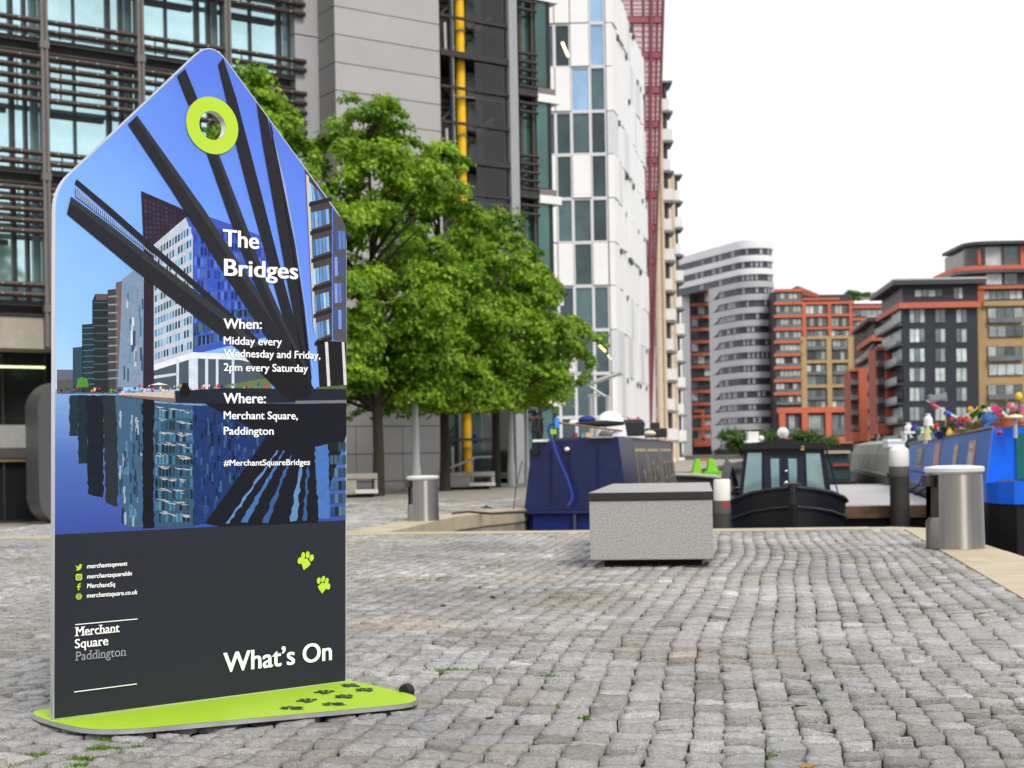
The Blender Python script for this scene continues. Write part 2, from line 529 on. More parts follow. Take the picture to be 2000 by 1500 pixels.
def inset(pts, d):
    n = len(pts); out = []
    for i in range(n):
        a, p, b = Vector(pts[i - 1]), Vector(pts[i]), Vector(pts[(i + 1) % n])
        t = (b - a).normalized(); out.append(tuple(p + Vector((-t.y, t.x)) * d))
    return out
corner = [sg(104, 1406), sg(676, 1331), sg(677, 438), sg(413, 77), sg(107, 366)]
outline = fillet(corner, [.004, .004, .085, .10, .085])
hc = sg(414, 245.5)
hole_r = .058
circ = lambda r, n=40: [(hc[0] + r * math.cos(2 * math.pi * i / n), hc[1] + r * math.sin(2 * math.pi * i / n)) for i in range(n)]
def holed(outer, inner):
    """triangles of a flat outline with a hole, in local (x, z)"""
    bm = bmesh.new()
    es = []
    for lp in (outer, inner):
        vs_ = [bm.verts.new((p[0], 0, p[1])) for p in lp]
        es += [bm.edges.new((vs_[i], vs_[(i + 1) % len(vs_)])) for i in range(len(vs_))]
    bmesh.ops.triangle_fill(bm, edges=es, use_beauty=True)
    bm.verts.index_update()
    v = [(q.co.x, q.co.z) for q in bm.verts]
    f = [tuple(x.index for x in fc.verts) for fc in bm.faces]
    bm.free()
    return v, f
TH = .030
mb = MB()
v, f = holed(outline, circ(hole_r))
mb.add([(p[0], TH, p[1]) for p in v], f, 0)
mb.add([(p[0], 0, p[1]) for p in v], f, 0)
for lp in (outline, circ(hole_r)):
    n_ = len(lp)
    mb.add([(p[0], 0, p[1]) for p in lp] + [(p[0], TH, p[1]) for p in lp],
           [(i, (i + 1) % n_, n_ + (i + 1) % n_, n_ + i) for i in range(n_)], 0)
panel = mb.build("panel", alu, totem)

# printed photograph -------------------------------------------------
LAY = .00015
class Print(MB):
    def __init__(s): super().__init__(); s.mats = []
    def mi(s, mt):
        if mt not in s.mats: s.mats.append(mt)
        return s.mats.index(mt)
    def poly(s, px, lay, mt):
        p = [sg(*q) for q in px]
        ar = sum(p[i - 1][0] * p[i][1] - p[i][0] * p[i - 1][1] for i in range(len(p)))
        if ar < 0: p = p[::-1]
        s.face([(q[0], -.0006 - lay * LAY, q[1]) for q in p], s.mi(mt)); return s
    def grid(s, quad, nx, ny, lay, mts, gx=.25, gy=.3, skip=0., x0=0., slant=None):
        """cells in a quad given as top-left, top-right, bottom-right, bottom-left (photo pixels)"""
        tl, tr, br, bl = [Vector(q) for q in quad]
        at = lambda u, v_: (tl * (1 - u) + tr * u) * (1 - v_) + (bl * (1 - u) + br * u) * v_
        for i in range(nx):
            for j in range(ny):
                if random.random() < skip: continue
                u0, u1 = (i + gx / 2) / nx, (i + 1 - gx / 2) / nx
                v0, v1 = (j + gy / 2) / ny, (j + 1 - gy / 2) / ny
                mt = mts[random.randrange(len(mts))]
                s.poly([at(u0, v0), at(u1, v0), at(u1, v1), at(u0, v1)], lay, mt)
def rough_edge(px, amp, step=7):
    out = []
    for i in range(len(px)):
        a, b = Vector(px[i]), Vector(px[(i + 1) % len(px)])
        k = max(1, int((b - a).length / step))
        for j in range(k):
            q = a.lerp(b, j / k)
            out.append((q.x + random.uniform(-amp, amp) * (1 if j else .3), q.y + random.uniform(-.8, .8)))
    return out

def sky_print():
    mt = bpy.data.materials.new("printed sky"); mt.use_nodes = True
    n, l = mt.node_tree.nodes, mt.node_tree.links
    b = n["Principled BSDF"]; b.inputs["Roughness"].default_value = .35; b.inputs["Specular IOR Level"].default_value = .3
    tc = n.new("ShaderNodeTexCoord"); sx = n.new("ShaderNodeSeparateXYZ"); l.new(tc.outputs["Object"], sx.inputs[0])
    # tone runs from violet blue (upper right) to light blue (lower left)
    m1 = n.new("ShaderNodeMath"); m1.operation = 'MULTIPLY_ADD'; m1.inputs[1].default_value = .42; m1.inputs[2].default_value = 0
    l.new(sx.outputs[2], m1.inputs[0])
    m2 = n.new("ShaderNodeMath"); m2.operation = 'MULTIPLY_ADD'; m2.inputs[1].default_value = .35
    l.new(sx.outputs[0], m2.inputs[0]); l.new(m1.outputs[0], m2.inputs[2])
    nz = n.new("ShaderNodeTexNoise"); nz.inputs["Scale"].default_value = 2.2; nz.inputs["Detail"].default_value = 4; l.new(tc.outputs["Object"], nz.inputs["Vector"])
    m3 = n.new("ShaderNodeMath"); m3.operation = 'MULTIPLY_ADD'; m3.inputs[1].default_value = .22; l.new(nz.outputs[0], m3.inputs[0]); l.new(m2.outputs[0], m3.inputs[2])
    rp = n.new("ShaderNodeValToRGB"); e = rp.color_ramp.elements
    e[0].position = .40; e[0].color = (*lin((172, 206, 242)), 1)
    e[1].position = .92; e[1].color = (*lin((84, 118, 222)), 1)
    for p_, c in ((.5, (142, 190, 248)), (.62, (122, 172, 246)), (.76, (98, 142, 236))):
        q = e.new(p_); q.color = (*lin(c), 1)
    mr = n.new("ShaderNodeMapRange"); mr.inputs[1].default_value = 0; mr.inputs[2].default_value = 1.6; l.new(m3.outputs[0], mr.inputs[0])
    l.new(mr.outputs[0], rp.inputs[0]); l.new(rp.outputs[0], b.inputs["Base Color"])
    return mt
def water_print():
    mt = bpy.data.materials.new("printed water"); mt.use_nodes = True
    n, l = mt.node_tree.nodes, mt.node_tree.links
    b = n["Principled BSDF"]; b.inputs["Roughness"].default_value = .35; b.inputs["Specular IOR Level"].default_value = .3
    tc = n.new("ShaderNodeTexCoord"); sx = n.new("ShaderNodeSeparateXYZ"); l.new(tc.outputs["Object"], sx.inputs[0])
    mp = n.new("ShaderNodeMapping"); mp.inputs["Scale"].default_value = (2, 1, 40); l.new(tc.outputs["Object"], mp.inputs[0])
    nz = n.new("ShaderNodeTexNoise"); nz.inputs["Scale"].default_value = 2; l.new(mp.outputs[0], nz.inputs["Vector"])
    ma = n.new("ShaderNodeMath"); ma.operation = 'MULTIPLY_ADD'; ma.inputs[1].default_value = .06; l.new(nz.outputs[0], ma.inputs[0]); l.new(sx.outputs[2], ma.inputs[2])
    mr = n.new("ShaderNodeMapRange"); mr.inputs[1].default_value = .75; mr.inputs[2].default_value = 1.3; l.new(ma.outputs[0], mr.inputs[0])
    rp = n.new("ShaderNodeValToRGB"); e = rp.color_ramp.elements
    e[0].position = 0; e[0].color = (*lin((48, 70, 150)), 1)
    e[1].position = 1; e[1].color = (*lin((120, 160, 210)), 1)
    q = e.new(.55); q.color = (*lin((74, 104, 178)), 1)
    l.new(mr.outputs[0], rp.inputs[0]); l.new(rp.outputs[0], b.inputs["Base Color"])
    return mt
pr = Print()
face_out = inset(outline, .004)
v, f = holed(face_out, circ(hole_r + .001))
cut_z = sg(392, 1030)[1]
# sky sheet above the waterline, holed; lower sheets are plain quads
skyl = sg(392, 765)[1]
def clip(poly, z, above):
    out = []
    for i in range(len(poly)):
        a, b = poly[i - 1], poly[i]
        ia, ib = (a[1] >= z) == above, (b[1] >= z) == above
        if ia != ib:
            t = (z - a[1]) / (b[1] - a[1]); out.append((a[0] + (b[0] - a[0]) * t, z))
        if ib: out.append(b)
    return out
up = clip(face_out, skyl, True)
v, f = holed(up, circ(hole_r + .001))
pr.add([(p[0], -.0006, p[1]) for p in v], f, pr.mi(sky_print()))
lo = clip(clip(face_out, skyl, False), cut_z, True)
pr.face([(p[0], -.0006, p[1]) for p in lo], pr.mi(water_print()))
lo = clip(face_out, cut_z, False)
pr.face([(p[0], -.0006, p[1]) for p in lo], pr.mi(ink_slate))

K = lambda *c: flat("print %d %d %d" % c, c)
dkT = [K(38, 52, 62), K(48, 70, 84), K(30, 40, 48)]
# far left skyline
pr.poly([(111, 722), (146, 722), (146, 768), (111, 768)], 1, K(96, 100, 118))
pr.poly([(111, 742), (232, 738), (232, 769), (111, 769)], 2, K(88, 84, 84))
pr.poly([(142, 679), (163, 677), (163, 766), (142, 766)], 3, dkT[1])
pr.poly([(160, 634), (185, 632), (185, 766), (160, 766)], 3, dkT[0])
pr.poly([(180, 588), (186, 574), (210, 574), (213, 766), (180, 766)], 4, K(34, 42, 48))
pr.poly([(187, 574), (209, 574), (209, 586), (187, 586)], 5, K(86, 78, 76))
pr.poly([(210, 566), (230, 564), (230, 766), (210, 766)], 4, K(62, 66, 70))
pr.poly([(226, 552), (240, 548), (240, 766), (226, 766)], 5, K(104, 92, 90))
for q in range(11):
    pr.poly([(181, 590 + q * 15), (212, 590 + q * 15), (212, 592 + q * 15), (181, 592 + q * 15)], 5, K(66, 90, 100))
    pr.poly([(211, 578 + q * 16), (229, 577 + q * 16), (229, 580 + q * 16), (211, 581 + q * 16)], 6, K(140, 140, 140))
    pr.poly([(161, 640 + q * 11), (184, 639 + q * 11), (184, 641 + q * 11), (161, 642 + q * 11)], 5, K(70, 104, 116))
pr.poly([(151, 740), (160, 736), (170, 740), (173, 756), (149, 757)], 6, K(74, 138, 40))
# striped pale block
pr.poly([(238, 546), (262, 527), (280, 545), (292, 552), (292, 756), (229, 756), (235, 640)], 6, K(120, 140, 166))
for q in range(24):
    x = 240 + random.random() * 44; y = 552 + random.random() * 170; h = random.uniform(14, 40); w = random.uniform(2.5, 5)
    pr.poly([(x, y), (x + w, y + 1), (x + w, y + h), (x, y + h)], 7 + q % 2, random.choice([K(206, 212, 222), K(70, 110, 150), K(88, 132, 172), K(176, 186, 200), K(52, 74, 104)]))
# dark plum tower, with its shaft running to the quay
pr.poly([(275, 373), (347, 404), (392, 428), (375, 470), (301, 520), (301, 758), (279, 758), (281, 500)], 9, K(44, 34, 48))
pr.grid([(279, 385), (345, 412), (345, 470), (283, 480)], 8, 9, 10, [K(58, 46, 66), K(52, 42, 58), K(66, 52, 76)], .4, .4)
# glazed block, sunlit face and blue face
pr.poly([(300, 478), (362, 425), (376, 462), (376, 692), (300, 716)], 11, K(182, 190, 206))
pr.grid([(301, 484), (374, 436), (375, 686), (301, 708)], 13, 10, 12, [K(76, 130, 170), K(110, 160, 196), K(58, 92, 100), K(44, 78, 84), K(146, 186, 214), K(40, 60, 90)], .34, .42)
pr.poly([(362, 425), (386, 416), (455, 440), (522, 466), (527, 656), (376, 692), (376, 462)], 11, K(58, 84, 176))
pr.grid([(378, 430), (522, 474), (524, 648), (377, 682)], 22, 11, 12, [K(40, 66, 160), K(52, 86, 190), K(30, 48, 120), K(80, 116, 206), K(40, 58, 120), K(70, 100, 170)], .22, .24)
pr.grid([(378, 600), (522, 604), (524, 648), (377, 682)], 18, 3, 13, [K(50, 74, 90), K(66, 98, 110), K(30, 44, 56)], .3, .3)
# entrance storey
pr.poly([(300, 716), (376, 690), (470, 694), (520, 712), (520, 760), (300, 760)], 13, K(70, 84, 96))
pr.poly([(300, 712), (376, 688), (470, 692), (520, 708), (520, 716), (470, 703), (376, 700), (300, 724)], 14, K(218, 222, 230))
for x, w in ((344, 5), (368, 18), (400, 6), (421, 5), (452, 5)):
    pr.poly([(x, 700), (x + w, 700), (x + w, 762), (x, 762)], 15, K(196, 208, 222))
pr.poly([(300, 734), (345, 728), (345, 733), (300, 740)], 15, K(190, 196, 204))
# right-hand flats
pr.poly([(595, 330), (636, 386), (648, 404), (648, 660), (618, 664), (611, 640)], 6, K(70, 62, 62))
pr.poly([(650, 408), (668, 428), (676, 446), (676, 668), (650, 664)], 6, K(78, 78, 84))
pr.poly([(597, 340), (603, 345), (618, 664), (612, 640)], 7, K(196, 190, 186))
for i, yb in enumerate((358, 414, 468, 524, 576, 630)):
    x0 = 603 + i * 2.2
    top = max(yb - 4, 0)
    h = 36
    yy = top + 4
    a = (x0, yy), (642, yy - 4 + 16 if i == 0 else yy - 8), (644, yy + h - 12), (x0 + 2, yy + h)
    if i == 0: a = (x0, 352), (626, 378), (634, 390), (x0 + 2, 396)
    pr.grid([a[0], a[1], a[2], a[3]], 5, 1, 8, [K(120, 168, 214), K(160, 200, 226), K(96, 140, 196), K(70, 110, 150)], .16, .1)
    pr.poly([(x0, yy + h + 2), (648, yy + h - 10), (648, yy + h - 2), (x0, yy + h + 10)], 9, K(40, 32, 34))
for i, yb in enumerate((448, 500, 552, 604)):
    pr.grid([(652, yb), (674, yb - 2 + (4 if i == 0 else 0)), (675, yb + 40), (653, yb + 42)], 3, 1, 8, [K(90, 120, 190), K(120, 150, 210), K(66, 84, 130)], .2, .1)
pr.poly([(618, 664), (676, 668), (676, 762), (624, 762)], 9, K(26, 26, 30))
pr.poly([(634, 668), (640, 668), (645, 756), (639, 756)], 10, K(206, 204, 206))
pr.poly([(667, 668), (672, 668), (677, 752), (671, 752)], 10, K(206, 204, 206))
pr.poly([(440, 752), (520, 738), (530, 746), (530, 764), (440, 764)], 15, K(96, 116, 70))
pr.poly([(617, 756), (676, 752), (676, 764), (617, 764)], 16, K(76, 98, 54))
# people, parasols and boats along the bank
crowd = [K(222, 218, 214), K(196, 46, 52), K(40, 70, 160), K(232, 190, 170), K(30, 30, 34), K(84, 150, 60), K(206, 130, 60)]
for q in range(70):
    x = random.uniform(262, 520); y = 757 + random.uniform(-7, 7) - max(0, (x - 430)) * .04
    w = random.uniform(1.5, 4.5)
    pr.poly([(x, y), (x + w, y - 1), (x + w, y + w * 1.6), (x, y + w * 1.6)], 17 + q % 2, random.choice(crowd))
for q in range(34):
    x = random.uniform(112, 262); y = 758 + random.uniform(-4, 7); w = random.uniform(2, 7)
    pr.poly([(x, y), (x + w, y), (x + w, y + 4), (x, y + 4)], 17 + q % 2, random.choice(crowd[1:] + [K(60, 60, 66)] * 3))
pr.poly([(292, 752), (310, 747), (328, 752)], 19, K(226, 222, 220))
# quay edge
pr.poly([(232, 768), (342, 764), (342, 786), (330, 785), (232, 772)], 19, K(196, 182, 168))
pr.poly([(236, 771), (342, 778), (342, 786), (236, 774)], 20, K(120, 104, 96))
pr.poly([(340, 764), (440, 758), (676, 760), (676, 786), (576, 786), (400, 788), (340, 786)], 19, K(30, 34, 46))
pr.poly([(576, 783), (676, 781), (676, 787), (576, 789)], 21, K(108, 110, 118))
pr.poly([(350, 764), (356, 748), (366, 748), (372, 766), (368, 775), (352, 775)], 21, K(18, 18, 20))
# reflections
W_ = [K(26, 40, 48), K(30, 48, 58), K(20, 28, 38)]
pr.poly(rough_edge([(136, 772), (153, 772), (154, 852), (135, 852)], 1.5), 1, W_[1])
pr.poly(rough_edge([(152, 772), (170, 772), (171, 905), (153, 905)], 1.5), 2, W_[0])
pr.poly(rough_edge([(168, 772), (204, 772), (201, 972), (172, 965)], 2), 3, W_[2])
pr.poly(rough_edge([(200, 772), (230, 772), (230, 990), (207, 982)], 2), 4, K(38, 44, 50))
pr.poly(rough_edge([(226, 772), (284, 776), (282, 1030), (246, 1030), (234, 985)], 2.5), 5, K(60, 92, 122))
for q in range(40):
    x = 232 + random.random() * 46; y = 785 + random.random() * 225; h = random.uniform(14, 34)
    pr.poly(rough_edge([(x, y), (x + 3.5, y), (x + 3.5, y + h), (x, y + h)], 1.6), 6 + q % 2, random.choice([K(150, 164, 182), K(40, 70, 100), K(84, 124, 160), K(30, 52, 80)]))
pr.poly(rough_edge([(300, 786), (376, 792), (380, 1026), (302, 1031)], 2), 8, K(50, 82, 108))
for j in range(10):
    y0 = 800 + j * 22.5
    for i in range(11):
        x = 303 + i * 6.8
        if random.random() < .88:
            pr.poly(rough_edge([(x, y0), (x + 4.3, y0), (x + 4.3, y0 + 17), (x, y0 + 17)], 1.2), 9, random.choice([K(26, 46, 54), K(36, 66, 82), K(60, 110, 140), K(22, 34, 44), K(80, 130, 160)]))
    for q in range(9):
        x = random.uniform(302, 360)
        yy = y0 - 5 + (x - 302) * .12 + random.uniform(-2, 4)
        pr.poly([(x, yy), (x + random.uniform(8, 20), yy + 2.5), (x + 9, yy + 4.2)], 10, K(176, 176, 180))
pr.poly(rough_edge([(376, 792), (520, 792), (524, 850), (470, 930), (420, 1000), (400, 1022), (378, 1026)], 2), 8, K(28, 50, 104))
for q in range(150):
    x = random.uniform(380, 516); y = random.uniform(800, 1010)
    if y > 1024 - (x - 380) * 1.15: continue
    h = random.uniform(8, 24)
    pr.poly(rough_edge([(x, y), (x + 3.6, y), (x + 3.6, y + h), (x, y + h)], 1.2), 9 + q % 2, random.choice([K(22, 38, 76), K(38, 68, 132), K(34, 60, 92), K(18, 26, 44), K(52, 92, 132)]))
pr.poly(rough_edge([(278, 770), (300, 772), (300, 1031), (279, 1032)], 1.5), 11, K(20, 18, 26))
pr.poly([(400, 788), (676, 788), (676, 850), (620, 1020), (430, 1028), (400, 1022), (470, 925), (520, 852)], 12, K(20, 22, 30))
for x0, y0, x1, y1, w in ((470, 1020, 552, 880, 9), (512, 1021, 566, 890, 8), (566, 1018, 586, 900, 9), (590, 1017, 600, 905, 6), (440, 1022, 540, 880, 5)):
    pr.poly(rough_edge([(x0, y0), (x0 + w * 1.4, y0), (x1 + w * .5, y1), (x1, y1)], 2.2, 8), 13, random.choice([K(64, 104, 168), K(50, 86, 140), K(90, 130, 180)]))
pr.poly(rough_edge([(614, 872), (640, 868), (644, 1012), (622, 1014)], 2), 13, K(70, 110, 178))
pr.grid([(642, 860), (676, 860), (676, 1010), (646, 1012)], 4, 6, 14, [K(60, 92, 110), K(44, 70, 86), K(80, 116, 130), K(26, 36, 42)], .2, .3)
# fan bridge leaves
BK = K(36, 37, 42); BK2 = K(50, 52, 58)
pr.poly([(138, 384), (130, 418), (255, 522), (345, 592), (420, 648), (480, 695), (552, 765), (576, 776), (590, 762), (520, 690), (440, 613), (370, 560), (300, 507), (215, 440)], 22, BK)
pr.poly([(138, 384), (136, 395), (215, 455), (300, 522), (370, 576), (440, 630), (520, 705), (530, 700), (440, 613), (370, 560), (300, 507), (215, 440)], 23, BK2)
pr.poly([(149, 350), (145, 359), (290, 487), (372, 556), (440, 620), (500, 668), (520, 690), (527, 686), (450, 612), (380, 549), (300, 480), (215, 405)], 22, BK)
for q in range(40):
    t = q / 40
    x = 146 + t * 160; yt = 366 + (x - 146) * .86; yb = 386 + (x - 146) * .76
    if yb - yt < 3: break
    pr.poly([(x, yt), (x + 1.6, yt + 1), (x + 3.4, yb), (x + .6, yb)], 21, K(70, 100, 150))
    pr.poly([(x + 2, yt + 1), (x + 3.4, yt + 2), (x + 5, yb), (x + 3.4, yb)], 21, K(170, 190, 220))
C_ = [(249, 243), (267, 226), (400, 412), (470, 520), (530, 610), (585, 700), (592, 762), (575, 765), (540, 690), (500, 630), (440, 540), (385, 452), (330, 365)]
pr.poly(C_, 24, BK)
pr.poly([(262, 229), (267, 226), (400, 412), (470, 520), (530, 610), (585, 700), (578, 702), (522, 616), (460, 526), (390, 418)], 25, BK2)
pr.poly([(345, 149), (361, 135), (385, 193), (368, 207)], 24, BK)
pr.poly([(402, 297), (426, 300), (480, 440), (522, 555), (560, 640), (600, 720), (594, 752), (585, 735), (555, 670), (515, 595), (470, 490)], 26, BK)
pr.poly([(420, 299), (426, 300), (480, 440), (522, 555), (560, 640), (600, 720), (594, 722), (553, 642), (514, 558), (470, 440)], 27, BK2)
pr.poly([(425, 127), (435, 113), (460, 190), (510, 380), (555, 555), (592, 690), (602, 752), (592, 752), (560, 650), (520, 505), (488, 390), (462, 290), (440, 190)], 26, BK)
pr.poly([(500, 200), (521, 229), (538, 310), (556, 400), (583, 555), (603, 690), (608, 756), (598, 756), (585, 680), (562, 560), (530, 380), (512, 280)], 26, BK)
pr.poly([(525, 237), (529, 244), (552, 345), (575, 480), (593, 600), (608, 740), (602, 740), (586, 590), (566, 470), (545, 350)], 26, BK)
pr.poly([(532, 262), (533, 264), (556, 362), (578, 480), (596, 600), (610, 720), (608, 720), (594, 600), (576, 480)], 27, K(150, 165, 210))
pr.poly([(470, 690), (520, 668), (560, 700), (600, 740), (612, 758), (600, 775), (572, 782), (548, 768)], 27, K(24, 25, 29))
picture = pr.build("printed_picture", pr.mats, panel)
# ring round the hole
mb = MB()
r1 = .117
a, b = circ(r1, 48), circ(hole_r + .001, 48)
mb.add([(p[0], -.0050, p[1]) for p in a] + [(p[0], -.0050, p[1]) for p in b], [(i, (i + 1) % 48, 48 + (i + 1) % 48, 48 + i) for i in range(48)])
mb.build("green_ring", ink_lime, panel)
mb = MB()
b2 = circ(hole_r - .003, 48); b1 = circ(hole_r, 48)
mb.add([(p[0], -.0051, p[1]) for p in b1] + [(p[0], TH + .001, p[1]) for p in b1], [(i, (i + 1) % 48, 48 + (i + 1) % 48, 48 + i) for i in range(48)])
mb.build("hole_lining", white_pt, panel)

# lettering ----------------------------------------------------------
def text_tris(txt, bold=0.):
    cu = bpy.data.curves.new("tmp_text", 'FONT'); cu.body = txt; cu.size = 1.; cu.offset = bold; cu.resolution_u = 4
    cu.fill_mode = 'FRONT'
    o = bpy.data.objects.new("tmp_text", cu); COL.objects.link(o)
    dg = bpy.context.evaluated_depsgraph_get()
    me = o.evaluated_get(dg).to_mesh()
    v = [(q.co.x, q.co.y) for q in me.vertices]
    f = [tuple(p.vertices) for p in me.polygons]
    o.evaluated_get(dg).to_mesh_clear()
    bpy.data.objects.remove(o); bpy.data.curves.remove(cu)
    return v, f
CAPH = None
def lettering(name, txt, p0, p1, cap, mt, bold=.02, shear=0., serif=0., y=-.0054):
    """text whose baseline runs from p0 to p1 and whose capitals are cap tall (photo pixels)"""
    global CAPH
    if CAPH is None:
        vv, _ = text_tris("H"); CAPH = max(q[1] for q in vv)
    v, f = text_tris(txt, 0)
    if serif:
        lines = (0., CAPH, .545, .75)
        vs0 = list(v)
        seen = set()
        edges = {}
        for fc in f:
            for i in range(len(fc)):
                e = tuple(sorted((fc[i - 1], fc[i]))); edges[e] = edges.get(e, 0) + 1
        for (i, j), c in edges.items():
            if c != 1: continue
            a, b = vs0[i], vs0[j]
            if abs(a[1] - b[1]) < .006 and .04 < abs(a[0] - b[0]) < .2:
                yb = a[1]
                if not any(abs(yb - L) < .03 for L in lines): continue
                x0, x1 = sorted((a[0], b[0])); up_ = abs(yb) < .03
                k = len(v); t = .06
                ya, yc = (yb, yb + t) if up_ else (yb - t, yb)
                v += [(x0 - serif, ya), (x1 + serif, ya), (x1 + serif, yc), (x0 - serif, yc)]
                f.append((k, k + 1, k + 2, k + 3))
    w = max(q[0] for q in v) - min(q[0] for q in v); x_0 = min(q[0] for q in v)
    A0, A1 = Vector(sg(*p0)), Vector(sg(*p1))
    up_ = Vector(sg(p0[0], p0[1] - cap)) - A0
    mb = MB()
    pts = []
    for q in v:
        t = (q[0] - x_0) / w
        p = A0.lerp(A1, t) + up_ * (q[1] / CAPH) * (1 if True else 0) + (A1 - A0).normalized() * shear * q[1]
        pts.append((p.x, y, p.y))
    hs = (A1 - A0).length / w
    for k, (dx, dz) in enumerate(((0, 0), (-1, .35), (1, -.35), (-1, -.35), (1, .35)) if bold > 0 else ((0, 0),)):
        mb.add([(q[0] + dx * bold * hs * .75, q[1] - k * .00006, q[2] + dz * bold * hs * .75) for q in pts], f)
    return mb.build(name, mt, panel)
lettering("heading_text", "The", (435, 480), (504, 486.5), 32, ink_white, .03)
lettering("heading_text", "Bridges", (437.5, 538), (580, 545), 32, ink_white, .03)
lettering("caption_text", "When:", (436, 642), (509.5, 642.6), 19.5, ink_white, .03)
lettering("body_text", "Midday every", (436, 672.6), (549, 675), 15.2, ink_white, .024)
lettering("body_text", "Wednesday and Friday,", (436, 696.8), (624, 701), 14.8, ink_white, .024)
lettering("body_text", "2pm every Saturday", (436, 724.4), (600, 726.7), 14.8, ink_white, .024)
lettering("caption_text", "Where:", (436, 787.5), (517.5, 787.5), 19.5, ink_white, .03)
lettering("body_text", "Merchant Square,", (436, 818.6), (580, 819), 15, ink_white, .024)
lettering("body_text", "Paddington", (436, 848.8), (533, 849), 15, ink_white, .024)
lettering("body_text", "#MerchantSquareBridges", (436, 909.8), (604, 908), 11.5, ink_white, .024)
lettering("title_text", "What\u2019s On", (436, 1313), (646, 1288.4), 37.5, ink_white, .028)
lettering("contact_text", "merchantsqevent", (169, 1110), (247, 1104.4), 8.6, ink_white, .03, shear=.003)
lettering("contact_text", "merchantsquareldn", (169, 1130), (256, 1123.6), 8.6, ink_white, .03, shear=.003)
lettering("contact_text", "MerchantSq", (169, 1148.4), (223, 1145), 8.6, ink_white, .03, shear=.003)
lettering("contact_text", "merchantsquare.co.uk", (168.5, 1167.4), (267, 1160), 8.6, ink_white, .03, shear=.003)
lettering("logo_text", "Merchant", (145.5, 1242.5), (232, 1234), 17.5, ink_white, .018, serif=.10)
lettering("logo_text", "Square", (145.5, 1266), (210, 1259.2), 17.5, ink_white, .018, serif=.10)
lettering("logo_text", "Paddington", (145.5, 1290.5), (246, 1280), 17.5, ink_grey, -.004, serif=.09)
def decal(name, polys, mt, y=-.0054, par=None):
    mb = MB()
    for lay, px in polys:
        p = [sg(*q) for q in px]
        ar = sum(p[i - 1][0] * p[i][1] - p[i][0] * p[i - 1][1] for i in range(len(p)))
        if ar < 0: p = p[::-1]
        mb.face([(q[0], y - lay * LAY, q[1]) for q in p], 0 if lay < 1 else 1)
    return mb.build(name, mt, par or panel)
decal("rule_line", [(0, [(146, 1219), (267.5, 1207.8), (267.5, 1209.4), (146, 1220.6)])], ink_white)
decal("rule_line", [(0, [(144, 1350.4), (266, 1334.6), (266, 1336.2), (144, 1352)])], ink_white)
# little icons in lime
def icx(cx, cy, pts, s=6.6): return [(cx + x * s, cy - y * s - x * s * .07) for x, y in pts]
ell = lambda cx, cy, rx, ry, rot=0, n=18: [(cx + rx * math.cos(t) * math.cos(rot) - ry * math.sin(t) * math.sin(rot), cy + rx * math.cos(t) * math.sin(rot) + ry * math.sin(t) * math.cos(rot)) for t in [2 * math.pi * i / n for i in range(n)]]
decal("bird_icon", [(0, icx(153, 1108, [(-1, .75), (-.5, .35), (0, .3), (.05, .75), (.45, .95), (.75, .75), (1, .8), (.8, .45), (.7, -.2), (.3, -.7), (-.3, -.95), (-1, -.75), (-.4, -.55), (-.75, -.3), (-.45, -.25), (-.9, .15), (-.65, .15), (-.95, .5)]))], ink_lime)
decal("camera_icon", [(0, icx(153, 1127, [(-.7, .95), (.7, .95), (.95, .7), (.95, -.7), (.7, -.95), (-.7, -.95), (-.95, -.7), (-.95, .7)])),
                      (1, icx(153, 1127, ell(0, -.05, .55, .55))), (1, icx(153, 1127, ell(.6, .6, .14, .14)))], [ink_lime, ink_slate])
decal("camera_lens_icon", [(0, icx(153, 1127, ell(0, -.05, .33, .33)))], ink_lime, y=-.0060)
decal("letter_icon", [(0, icx(153, 1146, [(-.3, -1), (.1, -1), (.1, -.1), (.5, -.1), (.55, .25), (.1, .25), (.1, .5), (.25, .68), (.58, .68), (.58, 1), (.1, 1), (-.2, .85), (-.3, .5), (-.3, .25), (-.6, .25), (-.6, -.1), (-.3, -.1)]))], ink_lime)
decal("globe_icon", [(0, icx(153, 1165, ell(0, 0, .95, .95)))] + [(1, icx(153, 1165, [(-.9, y_ - .07), (.9, y_ - .07), (.9, y_ + .07), (-.9, y_ + .07)])) for y_ in (-.5, 0, .5)]
      + [(2, icx(153, 1165, [(-.07, -.9), (.07, -.9), (.07, .9), (-.07, .9)]))], [ink_lime, ink_slate])
# paw prints on the panel
def paw(cx, cy, s, rot, fl=1):
    c, q = math.cos(rot), math.sin(rot)
    def tr(pts): return [(cx + fl * s * (x * c - y * q), cy - s * (x * q + y * c)) for x, y in pts]
    pad = [(-.12, .28), (.06, .36), (.2, .3), (.5, -.15), (.48, -.32), (.12, -.66), (.02, -.68), (-.1, -.82), (-.22, -.82), (-.28, -.6), (-.42, -.2)]
    return [tr(pad), tr(ell(-.58, .12, .23, .36, -.25)), tr(ell(-.24, .62, .2, .38, -.05)), tr(ell(.22, .72, .2, .36, 0)), tr(ell(.62, .4, .22, .36, -.2)), tr([(-.55, -.2), (-.3, -.2), (-.1, .28), (-.35, .45), (-.45, .3)])]
decal("paw_print", [(k * .1, p_) for k, p_ in enumerate(paw(595.5, 1097, 19, .0))], ink_lime)
decal("paw_print", [(k * .1, p_) for k, p_ in enumerate(paw(629.5, 1144, 17.5, .32, -1))], ink_lime)
